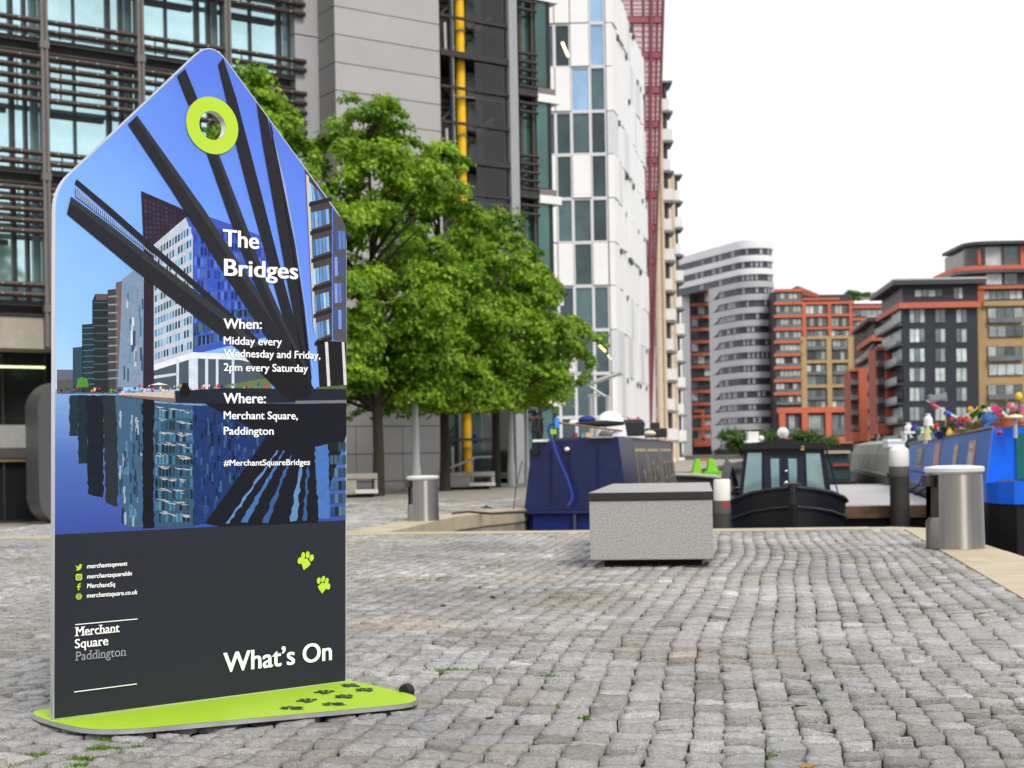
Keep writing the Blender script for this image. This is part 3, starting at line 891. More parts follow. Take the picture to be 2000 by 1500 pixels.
# foot
foot = [(-.02, -.20), (-.02, .0), (0, .2), (.045, .31), (.12, .375), (.25, .42), (1.07, .645), (1.17, .66), (1.25, .62), (1.30, .53), (1.32, .4), (1.325, .05), (1.325, -.22), (1.27, -.30), (.05, -.30)]
def smooth_poly(p, k=2):
    for _ in range(k):
        o = []
        for i in range(len(p)):
            a, b = p[i], p[(i + 1) % len(p)]
            o += [(a[0] * .75 + b[0] * .25, a[1] * .75 + b[1] * .25), (a[0] * .25 + b[0] * .75, a[1] * .25 + b[1] * .75)]
        p = o
    return p
foot = smooth_poly(foot)
mb = MB(); mb.prism([(p[0], -p[1]) for p in foot][::-1], .012, .0285, 0)
plate = mb.build("base_plate", alu, totem)
cx_, cy_ = .65, .15
mb = MB(); mb.face([((p[0] - cx_) * .994 + cx_, -((p[1] - cy_) * .99 + cy_), .0292) for p in foot][::-1])
mb.build("green_top", M("lime vinyl", lin((168, 206, 52)), .35, var=.04, scale=4, spec=.35), plate)
for (zx, zy) in ((1020, 135), (1205, 195), (645, 225), (930, 285), (410, 340), (805, 385), (240, 440)):
    px, py = 540 + zx * .145, 1320 + zy * .145
    g = G(px, py, .0295) - Vector((SGN.p[0], SGN.p[1], 0))
    lx, ly = g.x * SGN.u[0] + g.y * SGN.u[1], g.x * -SGN.u[1] + g.y * SGN.u[0]
    mb = MB()
    fl = random.choice([-1, 1])
    for k, p_ in enumerate(paw(0, 0, .052, random.uniform(2.6, 3.4), fl)):
        mb.face([(q[0] + lx, q[1] * 1.2 + ly, .0298 + k * .0002) for q in p_])
    mb.build("paw_print", flat("dark paw ink", (52, 66, 52)), plate)
mb = MB(); mb.lathe([(0, -.02), (.026, -.02), (.03, -.014), (.03, .014), (.026, .02), (0, .02)], 20)
g = G(796, 1352, .03) - Vector((SGN.p[0], SGN.p[1], 0))
wl_ = mb.build("castor_wheel", black_rub, totem, smooth=True)
wl_.location = (g.x * SGN.u[0] + g.y * SGN.u[1] + .01, g.x * -SGN.u[1] + g.y * SGN.u[0] + .02, .032); wl_.rotation_euler = (0, R(90), R(20))
kx, kz = sg(680, 461)
mb = MB(); mb.lathe([(0, 0), (.018, 0), (.022, .012), (.026, .02), (.022, .032), (0, .036)], 16)
kn = mb.build("black_knob", black_rub, panel, smooth=True); kn.scale = (.7, .7, .7); kn.location = (kx - .002, TH * .5, kz); kn.rotation_euler = (0, R(90), 0)
for x in (.12, .65, 1.2):
    mb = MB(); mb.box(x - .05, x + .05, -.1, .15, .0005, .0115); mb.build("rubber_foot", black_rub, plate)

# ------------------------------------------------------------------ buildings
glass_teal = M("pale teal glass", (.50, .74, .79), .06, metal=.8, var=.25, scale=.35, spec=.6, rnd=.10)
glass_green = M("green tinted glass", (.05, .13, .12), .06, metal=.25, var=.4, scale=.4, spec=.7, rnd=.25)
glass_dark = M("dark window glass", (.045, .06, .066), .06, var=.4, scale=.5, spec=.6, rnd=.3)
glass_grey = M("grey window glass", (.13, .16, .17), .08, metal=.3, var=.5, scale=.6, spec=.6, rnd=.4)
glass_blue = M("painted sky reflection glass", (.30, .46, .66), .07, metal=.6, var=.35, scale=.25, rnd=.1)  # blue of the reflected sky is put into the pane colour
glass_slate = M("slate green glass", (.06, .10, .11), .07, metal=.3, var=.6, scale=.22, spec=.5, rnd=.4)
glass_pale = M("curtained window", (.42, .48, .47), .25, var=.4, scale=.8, rnd=.35)
tube_brown = M("bronze louvre tube", (.060, .046, .041), .35, metal=.3, var=.2)
clip_pale = M("louvre fixing", (.5, .43, .38), .4)
lamp_warm = emit("warm office lamp", (1., .78, .36), 2.6)
lamp_green = emit("fluorescent office lamp", (.85, 1., .55), 1.1)
interior = M("dim interior", (.030, .030, .030), .8, var=.4, scale=.8)
FU = (1.475, 1.)
TW = Frame((-5.6, 47.), FU)
LV = Frame((-5.6 - .561 * 1.3, 47 + .828 * 1.3), FU)

# --- louvred offices
lo = thing("office_building", "office block behind bronze tube louvres with pale teal glass, at far left", "building", (LV.p[0], LV.p[1], 0), LV.ang)
XL, XR_ = -15.4, -.28
posts_s = [-12.15, -9.2, -6.22, -3.31]
lv = [1.42 + 3.955 * k for k in range(0, 7)]          # top of each floor beam minus nothing below the first
beams = [(5.42, 5.87), (9.38, 9.83), (13.35, 13.8), (17.3, 17.75), (21.25, 21.7)]
mb = MB(); mb.box(XL, XR_, 1.6, 9, -1.1, 25.2); mb.build("wall", interior, lo)
mb = MB(); mb.box(XL, XR_ + .1, -.12, 9.1, 25.2, 25.6); mb.build("roof", steel_dark, lo)
for (z0, z1) in beams:
    mb = MB(); mb.box(XL, XR_, .30, 1.62, z0 + .03, z1 - .03); mb.box(XL, XR_, -.06, .10, z0 + .30, z1, 0); mb.box(XL, XR_, -.06, .10, z0, z0 + .07, 0)
    mb.build("floor_beam", steel_dark, lo)
for i in range(len(posts_s)):
    s = posts_s[i]
    mb = MB()
    for d in (-.07, .07): mb.box(s + d - .04, s + d + .04, -.26, -.02, 4.5, 25.15)
    mb.box(s - .05, s + .05, -.2, -.1, 4.5, 25.1)
    for (z0, z1) in beams: mb.box(s - .14, s + .14, -.28, -.03, z0 + .12, z0 + .34)
    mb.build("post", M("grey brown steel post", (.16, .145, .14), .45, var=.15), lo)
bays = [(XL, posts_s[0])] + list(zip(posts_s[:-1], posts_s[1:])) + [(posts_s[-1], -.42)]
for (a, b) in bays:
    for k in range(len(beams)):
        z1 = beams[k][1]
        zt = beams[k + 1][0] if k + 1 < len(beams) else 25.1
        w = b - a
        mb = MB(); mb.box(a, b, .42, .5, z1, zt)
        win = mb.build("window", glass_teal, lo)
        mb = MB()
        for t, ww in ((.36, .05), (.72, .13), (.855, .10), (0.02, .06)):
            mb.box(a + w * t - ww / 2, a + w * t + ww / 2, .30, .418, z1 + .01, zt - .01)
        mb.box(a + .1, a + w * .66, .33, .415, zt - 1.80, zt - 1.66)
        mb.build("mullion", steel_dark, win)
        # panes close behind the louvres are shadow boxes
        mb = MB()
        for zs, hz in (([zt - .16 - .322 * q for q in range(5)], (zt - 1.5, zt)), ([z1 + .17, z1 + .47], (z1, z1 + .5))):
            mb = MB()
            for z in zs:
                mb.tube([(a + .12, -.20, z), (b - .12, -.20, z)], .088, 8, 0)
                q = a + .35
                while q < b - .2:
                    mb.box(q - .018, q + .018, -.30, -.283, z - .008, z + .034, 1); q += .62
            for q in (a + .5, b - .5): mb.box(q - .02, q + .02, -.15, -.12, *hz)
            mb.build("louvre_screen", [tube_brown, clip_pale], lo)
mb = MB(); mb.box(XL, XR_, .0, 1.62, 4.45, 5.40); 
mb.build("concrete_lintel", concrete, lo)
mb = MB(); mb.box(XL, XR_, 1.50, 1.56, -.95, 4.44); sf = mb.build("shopfront", M("dark shop glass", (.018, .020, .019), .08, var=.5, scale=.5, spec=.5), lo)
mb = MB()
for q in range(12): mb.box(XL + q * 1.3, XL + q * 1.3 + .06, 1.40, 1.495, -.95, 4.44)
mb.build("mullion", steel_dark, sf)
mb = MB(); mb.box(XL, XR_, 1.25, 1.48, 1.5, 2.2, 0); mb.box(XL, XR_, 1.22, 1.47, 1.2, 1.495, 1); mb.box(XL, XR_, 1.3, 1.46, 1.08, 1.195, 2)
mb.build("counter", [M("pale shop counter", (.30, .30, .29), .6), M("dark shop shelf", (.07, .065, .06), .6), M("gold strip", (.30, .22, .10), .5)], sf)
mb = MB()
mb.box(-10.4, -8.9, 1.30, 1.42, 3.95, 4.02); 
mb.build("strip_lamp", lamp_green, sf)
mb = MB(); mb.ball((-10.35, 1.2, 4.3), .045); mb.build("spot_lamp", lamp_warm, sf)
mb = MB(); mb.box(XL, XR_, .9, 1.62, -1.2, -.72); mb.build("plinth", steel_dark, lo)

# --- grey panelled tower
tw = thing("panelled_tower", "blank grey panelled lift tower between the louvred offices and the glazed stair", "building", (TW.p[0], TW.p[1], 0), TW.ang)
pan = M("warm grey cladding panel", (.39, .38, .377), .45, metal=.1, var=.05, scale=.8, rnd=.02)
pan_pil = M("pale grey cladding", (.36, .36, .375), .45, var=.05, scale=.8)
mb = MB(); mb.box(.02, 4.02, .03, 4.5, -.4, 25.5)
mb.build("core_wall", M("dark panel joint", (.03, .03, .03), .7), tw)
z = .03; pitch = .926
rows = [-.05] + [.20 + pitch * k for k in range(0, 28)]
cols = [0, .52, 2.3, 4.04]
for k in range(len(rows) - 1):
    mb = MB()
    z0, z1 = rows[k] + .014, rows[k + 1] - .014
    cc = cols if k < 3 else [0, 4.04]
    for c0, c1 in zip(cc, cc[1:]): mb.box(c0 + (.012 if c0 else 0), c1 - (.012 if c1 < 4 else 0), 0, .05, z0, z1)
    mb.build("front_panel", pan, tw)
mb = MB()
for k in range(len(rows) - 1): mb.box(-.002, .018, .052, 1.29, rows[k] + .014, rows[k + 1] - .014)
mb.build("side_panel", M("shaded side cladding", (.22, .217, .214), .5, var=.06, scale=.8), tw)  # shade of the side away from the sun is put into this tone
mb = MB()
zz = [-.4, 3.6, 7.45, 11.4, 15.2, 19, 25.4]
for a, b in zip(zz, zz[1:]): mb.box(-.86, -.004, 1.22, 1.6, a + .02, b - .02)
mb.box(-.84, -.02, 1.26, 1.7, -.4, 25.4, 1)
mb.build("pilaster", [pan_pil, steel_dark], tw)

# --- glazed stair and the louvred strip beyond
st = thing("stair_tower", "glazed steel stair tower with a bright yellow column", "building", (TW.p[0], TW.p[1], 0), TW.ang)
S0, S1 = 4.06, 7.25
yel = M("yellow painted column", (.90, .52, .012), .4, var=.08)
grey_fin = M("grey steel fin", (.33, .34, .35), .4, metal=.2, var=.06)
mb = MB(); mb.box(S0, S1 + .0, 2.6, 6, -.3, 25.3); mb.build("back_wall", M("stair back wall", (.36, .37, .37), .6, var=.3, scale=1), st)
lev = [15.07 + 3.68 * k for k in (-4, -3, -2, -1, 0, 1, 2)]
for zl in lev:
    mb = MB()
    mb.box(S0, S1 - .02, .02, 2.58, zl - .10, zl + .02); mb.box(S0, S1, -.06, .02, zl - .16, zl + .05)
    mb.build("landing", steel_dark, st)
    for d in (1.227, 2.454):
        mb = MB(); mb.box(S0 + .0, S1, -.05, .05, zl + d - .045, zl + d + .045); mb.box(S1 - 1.7, S1, .9, 1.0, zl + d - .05, zl + d + .04)
        mb.tube([(5.9, 1.2, zl + d - .05), (S1 - .1, .02, zl + d - .02)], .05, 6)
        mb.build("transom", steel_dark, st)
    mb = MB()
    mb.tube([(4.5, .08, zl + d - .25), (S1 - .3, .08, zl + d - .22)], .018, 6); mb.tube([(4.3, .05, zl + 1.0), (4.35, .1, zl + .05)], .06, 6)
    mb.build("handrail", M("pale steel rail", (.5, .5, .5), .35, metal=.5), st)
    # flight of stairs behind the glass
    mb = MB()
    for q in range(10): mb.box(5.0 + q * .2, 5.22 + q * .2, 1.2, 2.4, zl + .1 + q * .17, zl + .2 + q * .17)
    mb.tube([(5.0, 1.2, zl + .2), (7.0, 1.2, zl + 1.9)], .09, 6); mb.tube([(7.0, 2.2, zl + 1.9), (5.0, 2.2, zl + 3.5)], .09, 6)
    for q in range(6): mb.box(5.3 + .02 * q, 6.9, 2.4, 2.5, zl + 2.1 + q * .24, zl + 2.22 + q * .24)
    mb.build("stair_flight", M("stair steel", (.17, .17, .172), .5, var=.2), st)
    mb = MB()
    for q in range(9): mb.box(S0, S0 + .5, 1.5, 1.6, zl + .3 + q * .36, zl + .45 + q * .36)
    mb.tube([(S0, .9, zl + .9), (S0 + .55, .3, zl + 1.7)], .05, 6)
    mb.build("vent_louvre", M("vent louvre", (.17, .17, .175), .5), st)
    mb = MB(); mb.box(6.0, 6.35, 1.35, 1.5, zl + .03, zl + 3.5); mb.box(6.4, 6.92, 1.7, 1.75, zl + .05, zl + 3.4, 1)
    mb.build("inner_frame", [grey_fin, M("inner green glass", (.10, .15, .145), .1, var=.3, scale=.7)], st)
YX = TW.hit(901, 250, -.45)[0]
mb = MB(); mb.tube([(YX, .45, -.1), (YX, .45, 25.2)], .175, 16, 0)
for zl in lev:
    for d in (.9, 2.2): mb.lathe([(.175, 0), (.21, 0), (.21, .05), (.175, .05)], 16, 1, (YX, .45, zl + d))
mb.build("yellow_column", [yel, M("column band", (.42, .36, .2), .5)], st, smooth=True)
mb = MB(); mb.box(S0 + .38, S0 + .48, -.07, .05, -.1, 25.2); mb.build("corner_post", steel_dark, st)
mb = MB(); mb.box(S0 + .50, S0 + .56, .0, .1, -.1, 25.2); mb.build("glass_fin", M("pale glass edge", (.32, .36, .40), .2, var=.2, scale=1), st)
mb = MB(); mb.box(S1 - .36, S1, -.10, .3, -.1, 25.2); mb.build("grey_fin", grey_fin, st)
mb = MB(); mb.box(S0 + .0, S1, -.05, 2.6, 25.2, 25.5); mb.build("roof", steel_dark, st)
mb = MB(); mb.box(S0 + .65, S1 - .38, 1.0, 1.03, -.05, 3.6)
mb.build("lobby_glass", M("lobby glass", (.10, .15, .15), .08, metal=.15, var=.6, scale=.9), st)
_a, _b = TW.hit(921, 866, -.9), TW.hit(931, 848, -.9); bx = MB(); bx.box(_a[0], _b[0], .9, .96, _a[1], _b[1]); bx.build("blue_notice", M("blue notice", (.01, .05, .5), .4), st)
def clear_glass():
    mt = bpy.data.materials.new("clear stair glass"); mt.use_nodes = True
    n, l = mt.node_tree.nodes, mt.node_tree.links; n.clear()
    o_ = n.new("ShaderNodeOutputMaterial"); mx = n.new("ShaderNodeMixShader"); t_ = n.new("ShaderNodeBsdfTransparent"); g_ = n.new("ShaderNodeBsdfGlossy")
    t_.inputs[0].default_value = (.86, .92, .90, 1); g_.inputs["Roughness"].default_value = .04
    lw = n.new("ShaderNodeFresnel"); lw.inputs[0].default_value = 1.65
    l.new(lw.outputs[0], mx.inputs[0]); l.new(t_.outputs[0], mx.inputs[1]); l.new(g_.outputs[0], mx.inputs[2]); l.new(mx.outputs[0], o_.inputs[0])
    return mt
cg = clear_glass()
for zl in lev:
    mb = MB(); mb.face([(YX + .35, .055, zl + .06), (S1 - .37, .055, zl + .06), (S1 - .37, .055, zl + 3.5), (YX + .35, .055, zl + 3.5)]); mb.build("glazing", cg, st)
# strip of louvres, then green corner glass
S2, S3 = 8.12, 8.78
mb = MB(); mb.box(S1 + .01, S3, .7, 5.8, -.3, 25.3); mb.build("strip_wall", interior, st)
for k, zl in enumerate([15.07 - .95 + 3.68 * q for q in (-4, -3, -2, -1, 0, 1, 2)]):
    mb = MB(); mb.box(S1 + .02, S2, .30, .36, zl, zl + 3.66)
    w_ = mb.build("window", glass_green, st)
    mb = MB(); mb.box(S1 + .28, S1 + .42, .2, .298, zl, zl + 3.6); mb.box(S2 - .12, S2, .1, .298, zl, zl + 3.6); mb.build("mullion", M("bronze mullion", (.07, .055, .05), .5), w_)
    mb = MB()
    for q in range(8): mb.tube([(S1 + .03, -.08, zl - .78 + q * .30), (S2 - .02, -.08, zl - .78 + q * .30)], .065, 8)
    mb.box(S1 + .02, S2 + .0, -.1, .28, zl - .12, zl + .10, 1)
    mb.build("louvre_screen", [tube_brown, steel_dark], st)
    mb = MB(); mb.box(S2 + .02, S3 - .14, .05, .6, zl + .25, zl + 3.45, 0); mb.box(S3 - .14, S3, .02, .6, zl + .2, zl + 3.6, 1)
    mb.build("corner_window", [glass_green, M("black window edge", (.02, .022, .025), .4)], st)
    mb = MB(); mb.box(S2 + .02, S3 + .15, -.03, .64, zl - .02, zl + .2, 1); mb.box(S2 + .02, S3 + .35, -.06, .66, zl - .32, zl - .03, 0)
    mb.build("balcony_edge", [white_pt, M("grey brown edge", (.19, .17, .165), .6)], st)

# --- white checker building
WB = Frame((2.55, 100.), (1., -.03))
wb = thing("white_building", "white building with a checker of panels and dark glass and a saw-tooth canal side", "building", (WB.p[0], WB.p[1], 0), WB.ang)
wpan = M("white facade panel", (.80, .80, .80), .45, var=.04, scale=.5)
wfr = M("white mullion", (.62, .63, .65), .4)
def wz(py): return WB.hit(1120, py)[1]
rowz = [wz(y) for y in (-124, -40, 46, 131, 218, 302, 388, 474, 559, 645, 730, 815, 900)]
colx = [0.] + [WB.hit(x, 400)[0] for x in (1088, 1119, 1156, 1187)] + [WB.hit(1197, 400)[0]]
patt = ["WWWG", "WWWG", "GGWG", "WWGG", "GGGG", "WGWG", "WGGG", "WWGW", "GGGG", "WWGG", "GGGG", "GGGG"]
W_R = colx[-1]
mb = MB(); mb.box(0, W_R - .1, .4, 6, -1.2, rowz[0] + .6); mb.build("core_wall", interior, wb)
for r, (za, zb) in enumerate(zip(rowz, rowz[1:])):
    dark = r >= 2
    c_ = [0, colx[1], colx[2], colx[3], colx[4]]
    pt = patt[r]
    shift = (r * .07) % .3
    for c in range(4):
        a, b = c_[c], c_[c + 1]
        ch = pt[c] if c < len(pt) else '.'
        mb = MB()
        if ch == 'W':
            mb.box(a + .03, b - .03, -.12, .4, zb + .05, za - .05); mb.build("panel", wpan, wb)
        else:
            mb.box(a + .10, b - .10, .12, .2, zb + .10, za - .12)
            g_ = mb.build("window", glass_blue if (r < 3 and c == 3) or (r in (3, 5) and c == 2) else glass_slate, wb)
            mb = MB(); mb.box(a, a + .10, -.02, .12, zb, za); mb.box(b - .1, b, -.02, .12, zb, za); mb.box(a + .1, b - .1, 0, .12, za - .12, za); mb.box(a + .1, b - .1, 0, .12, zb, zb + .10)
            mb.build("frame", wfr, g_)
mb = MB()
mb.tube([WB.hit(1098, 82) [0:1] + (.1, WB.hit(1098, 82)[1]), WB.hit(1110, 110)[0:1] + (.1, WB.hit(1110, 110)[1])], .1, 6)
mb.build("ceiling_lamp", lamp_warm, wb)
mb = MB()
for a_, b_ in (((1170, 674), (1183, 687)), ((1191, 693), (1198, 702))):
    p_, q_ = WB.hit(*a_), WB.hit(*b_); mb.tube([(min(p_[0], W_R - .5), .1, p_[1]), (min(q_[0], W_R - .35), .1, q_[1])], .09, 6)
mb.build("ceiling_lamp", emit("lime office lamp", (1., .9, .3), 1.2), wb)
# canal side: white bays stepping back like a saw
x0, y0 = W_R, 0.

nb = 10
for k in range(nb):
    a = Vector((x0 + (.17) * 2.1 * k, y0 + 2.1 * k)); L = 2.1
    tp = np.interp(1000 + (WB.p[0] + a.x - .2) / (100 + a.y) * FPX - 10, [1195, 1214, 1226, 1240, 1248, 1252], [-20, 30, 76, 118, 170, 270]); tp = 1 + (HOR - 5 - tp) / FPX * (100 + a.y)
    h_off = random.uniform(-.15, .15)
    d = Vector((.17 * L, L))
    mb = MB()
    for r, (za, zb) in enumerate(zip(rowz, rowz[1:])):
        if zb > tp - .8: continue
        za = min(za, tp)
        j = random.uniform(-.06, .16)
        p = [(a.x - .3, a.y + .02), (a.x + .08 + j, a.y), (a.x + d.x + .12 + j, a.y + d.y - .3), (a.x + d.x - .1, a.y + d.y)]
        mb.prism(p, zb + .04, za - .02 - (0 if r else random.uniform(0, .8)), 0 if random.random() < .9 else 1)
        if random.random() < .28:
            q = a + d * random.uniform(.1, .6)
            mb.box(q.x + .16, q.x + .36, q.y, q.y + .4, za - .5, za - .15, 2)
    mb.build("saw_tooth_bay", [wpan, M("pale grey facade panel", (.62, .63, .65), .4), M("dark vent", (.05, .05, .055), .5)], wb)
mb = MB(); mb.box(-.1, W_R + .1, -.2, 6, rowz[0] + .6, rowz[0] + .9); mb.build("roof", wpan, wb)

# --- plum glass prow
pz = lambda px, py, Y: P(px, py, Y)
pl = thing("plum_glass_building", "leaning plum red glass prow building rising behind the white one", "building", (12.4, 132, 0), 0)
plum = M("plum red spandrel", (.30, .085, .105), .5, var=.15, scale=1)
plum_d = M("dark plum spandrel", (.21, .06, .075), .5, var=.15, scale=1)
pg = M("pale pink glass", (.58, .46, .48), .12, metal=.2, var=.2, scale=.35)
Yp = 132.
def pcol(px, py):
    q = P(px, py, Yp); return (q.x - 12.4, 0, q.z)
rws = [-90, -22, 34, 103, 171, 238, 308, 375, 440, 505, 570, 640, 710, 775, 840, 885]
def pedge(t, y):
    xl = 1206 + (y - 0) * .052 if y < 120 else 1212 + (y - 120) * .068
    xr = 1297 - (y) * .031
    return xl + (xr - xl) * t
mb = MB()
a_, b_ = pcol(pedge(0, -120), -120), pcol(pedge(1, -120), -120); c_, d_ = pcol(pedge(1, 888), 888), pcol(pedge(0, 888), 888)
mb.hexa([(d_[0], .1, d_[2]), (c_[0] - .05, .1, c_[2]), (c_[0] - .05, 9, c_[2]), (d_[0], 9, d_[2])], [(a_[0], .1, a_[2]), (b_[0] - .05, .1, b_[2]), (b_[0] - .05, 9, b_[2]), (a_[0], 9, a_[2])])
mb.build("core_wall", plum_d, pl)
ts = [0, .3, .55, .72, .86, .985]
for r, (ya, yb) in enumerate(zip(rws, rws[1:])):
    for c, (ta, tb) in enumerate(zip(ts, ts[1:])):
        def q(t, y, o): p = pcol(pedge(t, y), y); return (p[0], o, p[2])
        yi = ya + 13
        mb = MB()
        lo4 = [q(ta + .03, yb - 3, .0), q(tb - .03, yb - 3, .0), q(tb - .03, yi, .0), q(ta + .03, yi, .0)]
        mb.face(lo4)
        mb.add([(p[0], .1, p[2]) for p in lo4] + lo4, [(0, 1, 5, 4), (1, 2, 6, 5), (2, 3, 7, 6), (3, 0, 4, 7)])
        mb.build("window", pg if (r < 4 and c != 3) or c == 4 or (r < 9 and c in (1,)) else M("plum tinted glass", (.55, .37, .40), .12, metal=.2, var=.3, scale=.35), pl)
    mb = MB()
    s4 = [q(0, ya + 11, -.12), q(.97, ya + 11, -.12), q(.97, ya, -.12), q(0, ya, -.12)]
    mb.face(s4); mb.add([(p[0], .1, p[2]) for p in s4] + s4, [(0, 1, 5, 4), (1, 2, 6, 5), (2, 3, 7, 6), (3, 0, 4, 7)])
    for k in range(5):
        yy = ya + 11 + (yb - ya - 15) * (k + .5) / 5
        e4 = [q(.0, yy + .8, -.06), q(.97, yy + .8, -.06), q(.97, yy - .8, -.06), q(0, yy - .8, -.06)]
        mb.face(e4)
    mb.build("spandrel", plum, pl)
mb = MB()
for t in (.03, .72, .99):
    pts = [q(t, y, -.2) for y in (-110, 200, 500, 885)]
    mb.tube(pts, .18 if t < .9 else .12, 6, 0)
mb.build("mullion", [plum_d], pl)

# --- cream balcony blocks
cream = M("cream render", (.60, .50, .38), .7, var=.08, scale=.4)
white_bal = M("white balcony front", (.72, .72, .72), .5, var=.08, scale=.6)
dark_rec = M("dark balcony recess", (.07, .07, .075), .6, var=.3, scale=.5)
def cream_block(label, Y, xl, xr, ytop, nfl, par, bal_px):
    b = P(xl, 880, Y); t = P(xr, 880, Y); top = P((xl + xr) / 2, ytop, Y).z
    o = thing("cream_apartment_block", label, "building", (b.x, Y, 0), 0, "cream balcony blocks along the canal")
    w = t.x - b.x
    mb = MB(); mb.box(-1.5, w, 0, 6, -1.2, top); mb.build("wall", M("pale grey render", (.60, .60, .60), .7, var=.1, scale=.3), o)
    for k, (a, d) in enumerate(par):
        mb = MB(); x = w * a
        mb.tube([(x, -.18, -1.0), (x, -.18, top + .3)], d, 12)
        fh = (top + 1) / nfl
        for q in range(nfl): mb.lathe([(d, 0), (d * 1.12, 0), (d * 1.12, .12), (d, .12)], 12, 0, (x, -.18, -1 + q * fh + .3))
        mb.build("column", cream, o, smooth=True)
    fh = (top + 1) / nfl
    for q in range(nfl):
        z = -1 + q * fh
        mb = MB(); j = .25 * (q % 2)
        mb.box(w * .80, w + bal_px + j, -.25, 2.6, z + .15, z + fh * .42, 0); mb.box(w * .86, w + bal_px * .55, .0, 2.4, z + fh * .44, z + fh * .95, 1)
        mb.box(w * .82, w + bal_px + .35, -.4, 3.2, z + fh * .95, z + fh * 1.02, 2)
        mb.build("balcony", [white_bal, dark_rec, M("grey slab edge", (.22, .22, .22), .6)], o)
        mb = MB()
        mb.box(-.02, w * .12, -.03, .12, z + .5, z + fh * .8, 0); mb.build("window", glass_grey, o)
cream_block("nearer and taller cream balcony block right of the plum glass building", 150, 1284, 1309, 160, 13, [(.30, .34), (.72, .20)], .55)
cream_block("lower farther cream balcony block beside the silver round tower", 172, 1309, 1327, 342, 11, [(.30, .42), (.8, .20)], .6)

# --- silver round tower
SY = 300.
def sx(px, Y=SY): return (px - 1000) / FPX * Y
tt = thing("silver_round_tower", "silver round-nosed apartment tower with stacked ribbon windows", "building", (sx(1478), SY, 0), 0)
silver = M("silver cladding", (.46, .46, .48), .36, metal=.25, var=.06, scale=.2)
whitecl = M("white cladding", (.78, .78, .80), .5, var=.04, scale=.2)
Rn = 4.25
axd = Vector((-.38, .925)).normalized(); side = Vector((-axd.y, axd.x))    # towards the left of the view
def plan(L, r, off=0.):
    """nose circle plus a flank running back"""
    pts = []
    a_s = math.atan2(side.y, side.x)
    pts.append(tuple(axd * L + side * r))
    for k in range(25):
        t = a_s + math.pi * k / 24
        pts.append((r * math.cos(t), r * math.sin(t)))
    pts.append(tuple(axd * L - side * r))
    return pts
pitch = 25 / FPX * SY * 1.0
zt = 1 + (881 - 476) / FPX * SY
mb = MB()
nfl = 16
prev = None
for k in range(nfl):
    z_b = zt - 3.6 - k * pitch + 1.9      # top of window strip under the band
    L = 26 if k < 3 else 11.4
    band = MB(); r = Rn
    zz1 = zt - k * pitch if k == 0 else zt - k * pitch - .3
    zz0 = zt - k * pitch - 1.55
    pp = plan(L, r)
    band.prism(pp, zz0, zz1 if k else zt + .1, 0)
    bo = band.build("cladding_band", silver if k > 2 else whitecl, tt, smooth=True)
    wn_ = MB()
    wn_.prism(plan(L - .5, r - .28), zz0 - (pitch - 1.25) - .02, zz0 - .001, 0)
    wd = wn_.build("ribbon_window", M("ribbon glass", (.045, .05, .06), .12, var=.5, scale=.4, rnd=.3), tt, smooth=True)
    # blinds, mullions and the blind flank panel with its rounded slot end
    bl = MB()
    a_s = math.atan2(side.y, side.x)
    for q in range(10):
        if random.random() < .5: continue
        t0 = a_s + math.pi * (.12 + q * .078); t1 = t0 + .16 * random.uniform(.6, 1.1)
        pts = [((r - .26) * math.cos(t), (r - .26) * math.sin(t)) for t in (t0, (t0 + t1) / 2, t1)]
        p_, q_ = pts[0], pts[2]
        one = MB(); k_ = len(pts)
        one.add([(p[0], p[1], zz0 - 1.2) for p in pts] + [(p[0], p[1], zz0 - .05) for p in pts], [(0, 1, 4, 3), (1, 2, 5, 4)])
        one.build("blind", M("pale blind", (.36, .37, .42), .6, var=.3, scale=.6), wd)
    for q in range(7):
        u0 = 1 + q * (L * .10); u1 = u0 + random.uniform(.6, 1.6)
        if random.random() < .55:
            p_, q_ = axd * u0 + side * (r - .26), axd * u1 + side * (r - .26)
            bl.face([(q_.x, q_.y, zz0 - 1.2), (p_.x, p_.y, zz0 - 1.2), (p_.x, p_.y, zz0 - .05), (q_.x, q_.y, zz0 - .05)])
    for q in range(0, len(bl.f)):
        one = MB(); one.face([bl.v[i] for i in bl.f[q]]); one.build("blind", M("pale blind", (.36, .37, .42), .6, var=.3, scale=.6), wd)
    if k > 2:
        fp = MB()
        u0 = L - 1.1
        p_ = [axd * L + side * (r + .02), axd * u0 + side * (r + .02)]
        z0_, z1_ = zz0 - (pitch - 1.25) - .02, zz0
        sl = [(u0, z1_), (u0 - 3.2, z1_), (u0 - 2.2, z1_ - .35), (u0 - .8, z1_ - .8), (u0, z0_)]
        A_ = lambda u, z: (axd.x * u + side.x * (r + .0), axd.y * u + side.y * (r + .0), z)
        fp.face([A_(L, z1_), A_(L, z0_), A_(u0 - .2, z0_), A_(u0 - 1.2, z0_ + .25), A_(u0 - 2.4, z0_ + .8), A_(u0 - 3.2, z1_)][::-1])
        fp.build("flank_panel", silver, tt)
mb = MB(); mb.prism(plan(11, Rn - .5), -1.3, zt - nfl * pitch + 1.2); mb.build("base", M("dark ground storey", (.035, .035, .04), .6), tt)
mb = MB(); mb.prism(plan(20, 2.4), zt + .1, zt + .8); mb.build("roof", whitecl, tt)
q = P(1346, 700, 318); q2 = P(1325, 520, 335)
mb = MB()
base_x, base_y = sx(1478), SY
def rel(px, Y): return ((px - 1000) / FPX * Y - base_x, Y - base_y)
x0, y0 = rel(1336, 322); x1, _ = rel(1352, 322)
mb.box(x0, x1, y0, y0 + 2, -1.2, zt - 3 * pitch + .5); mb.build("white_end_wall", whitecl, tt)

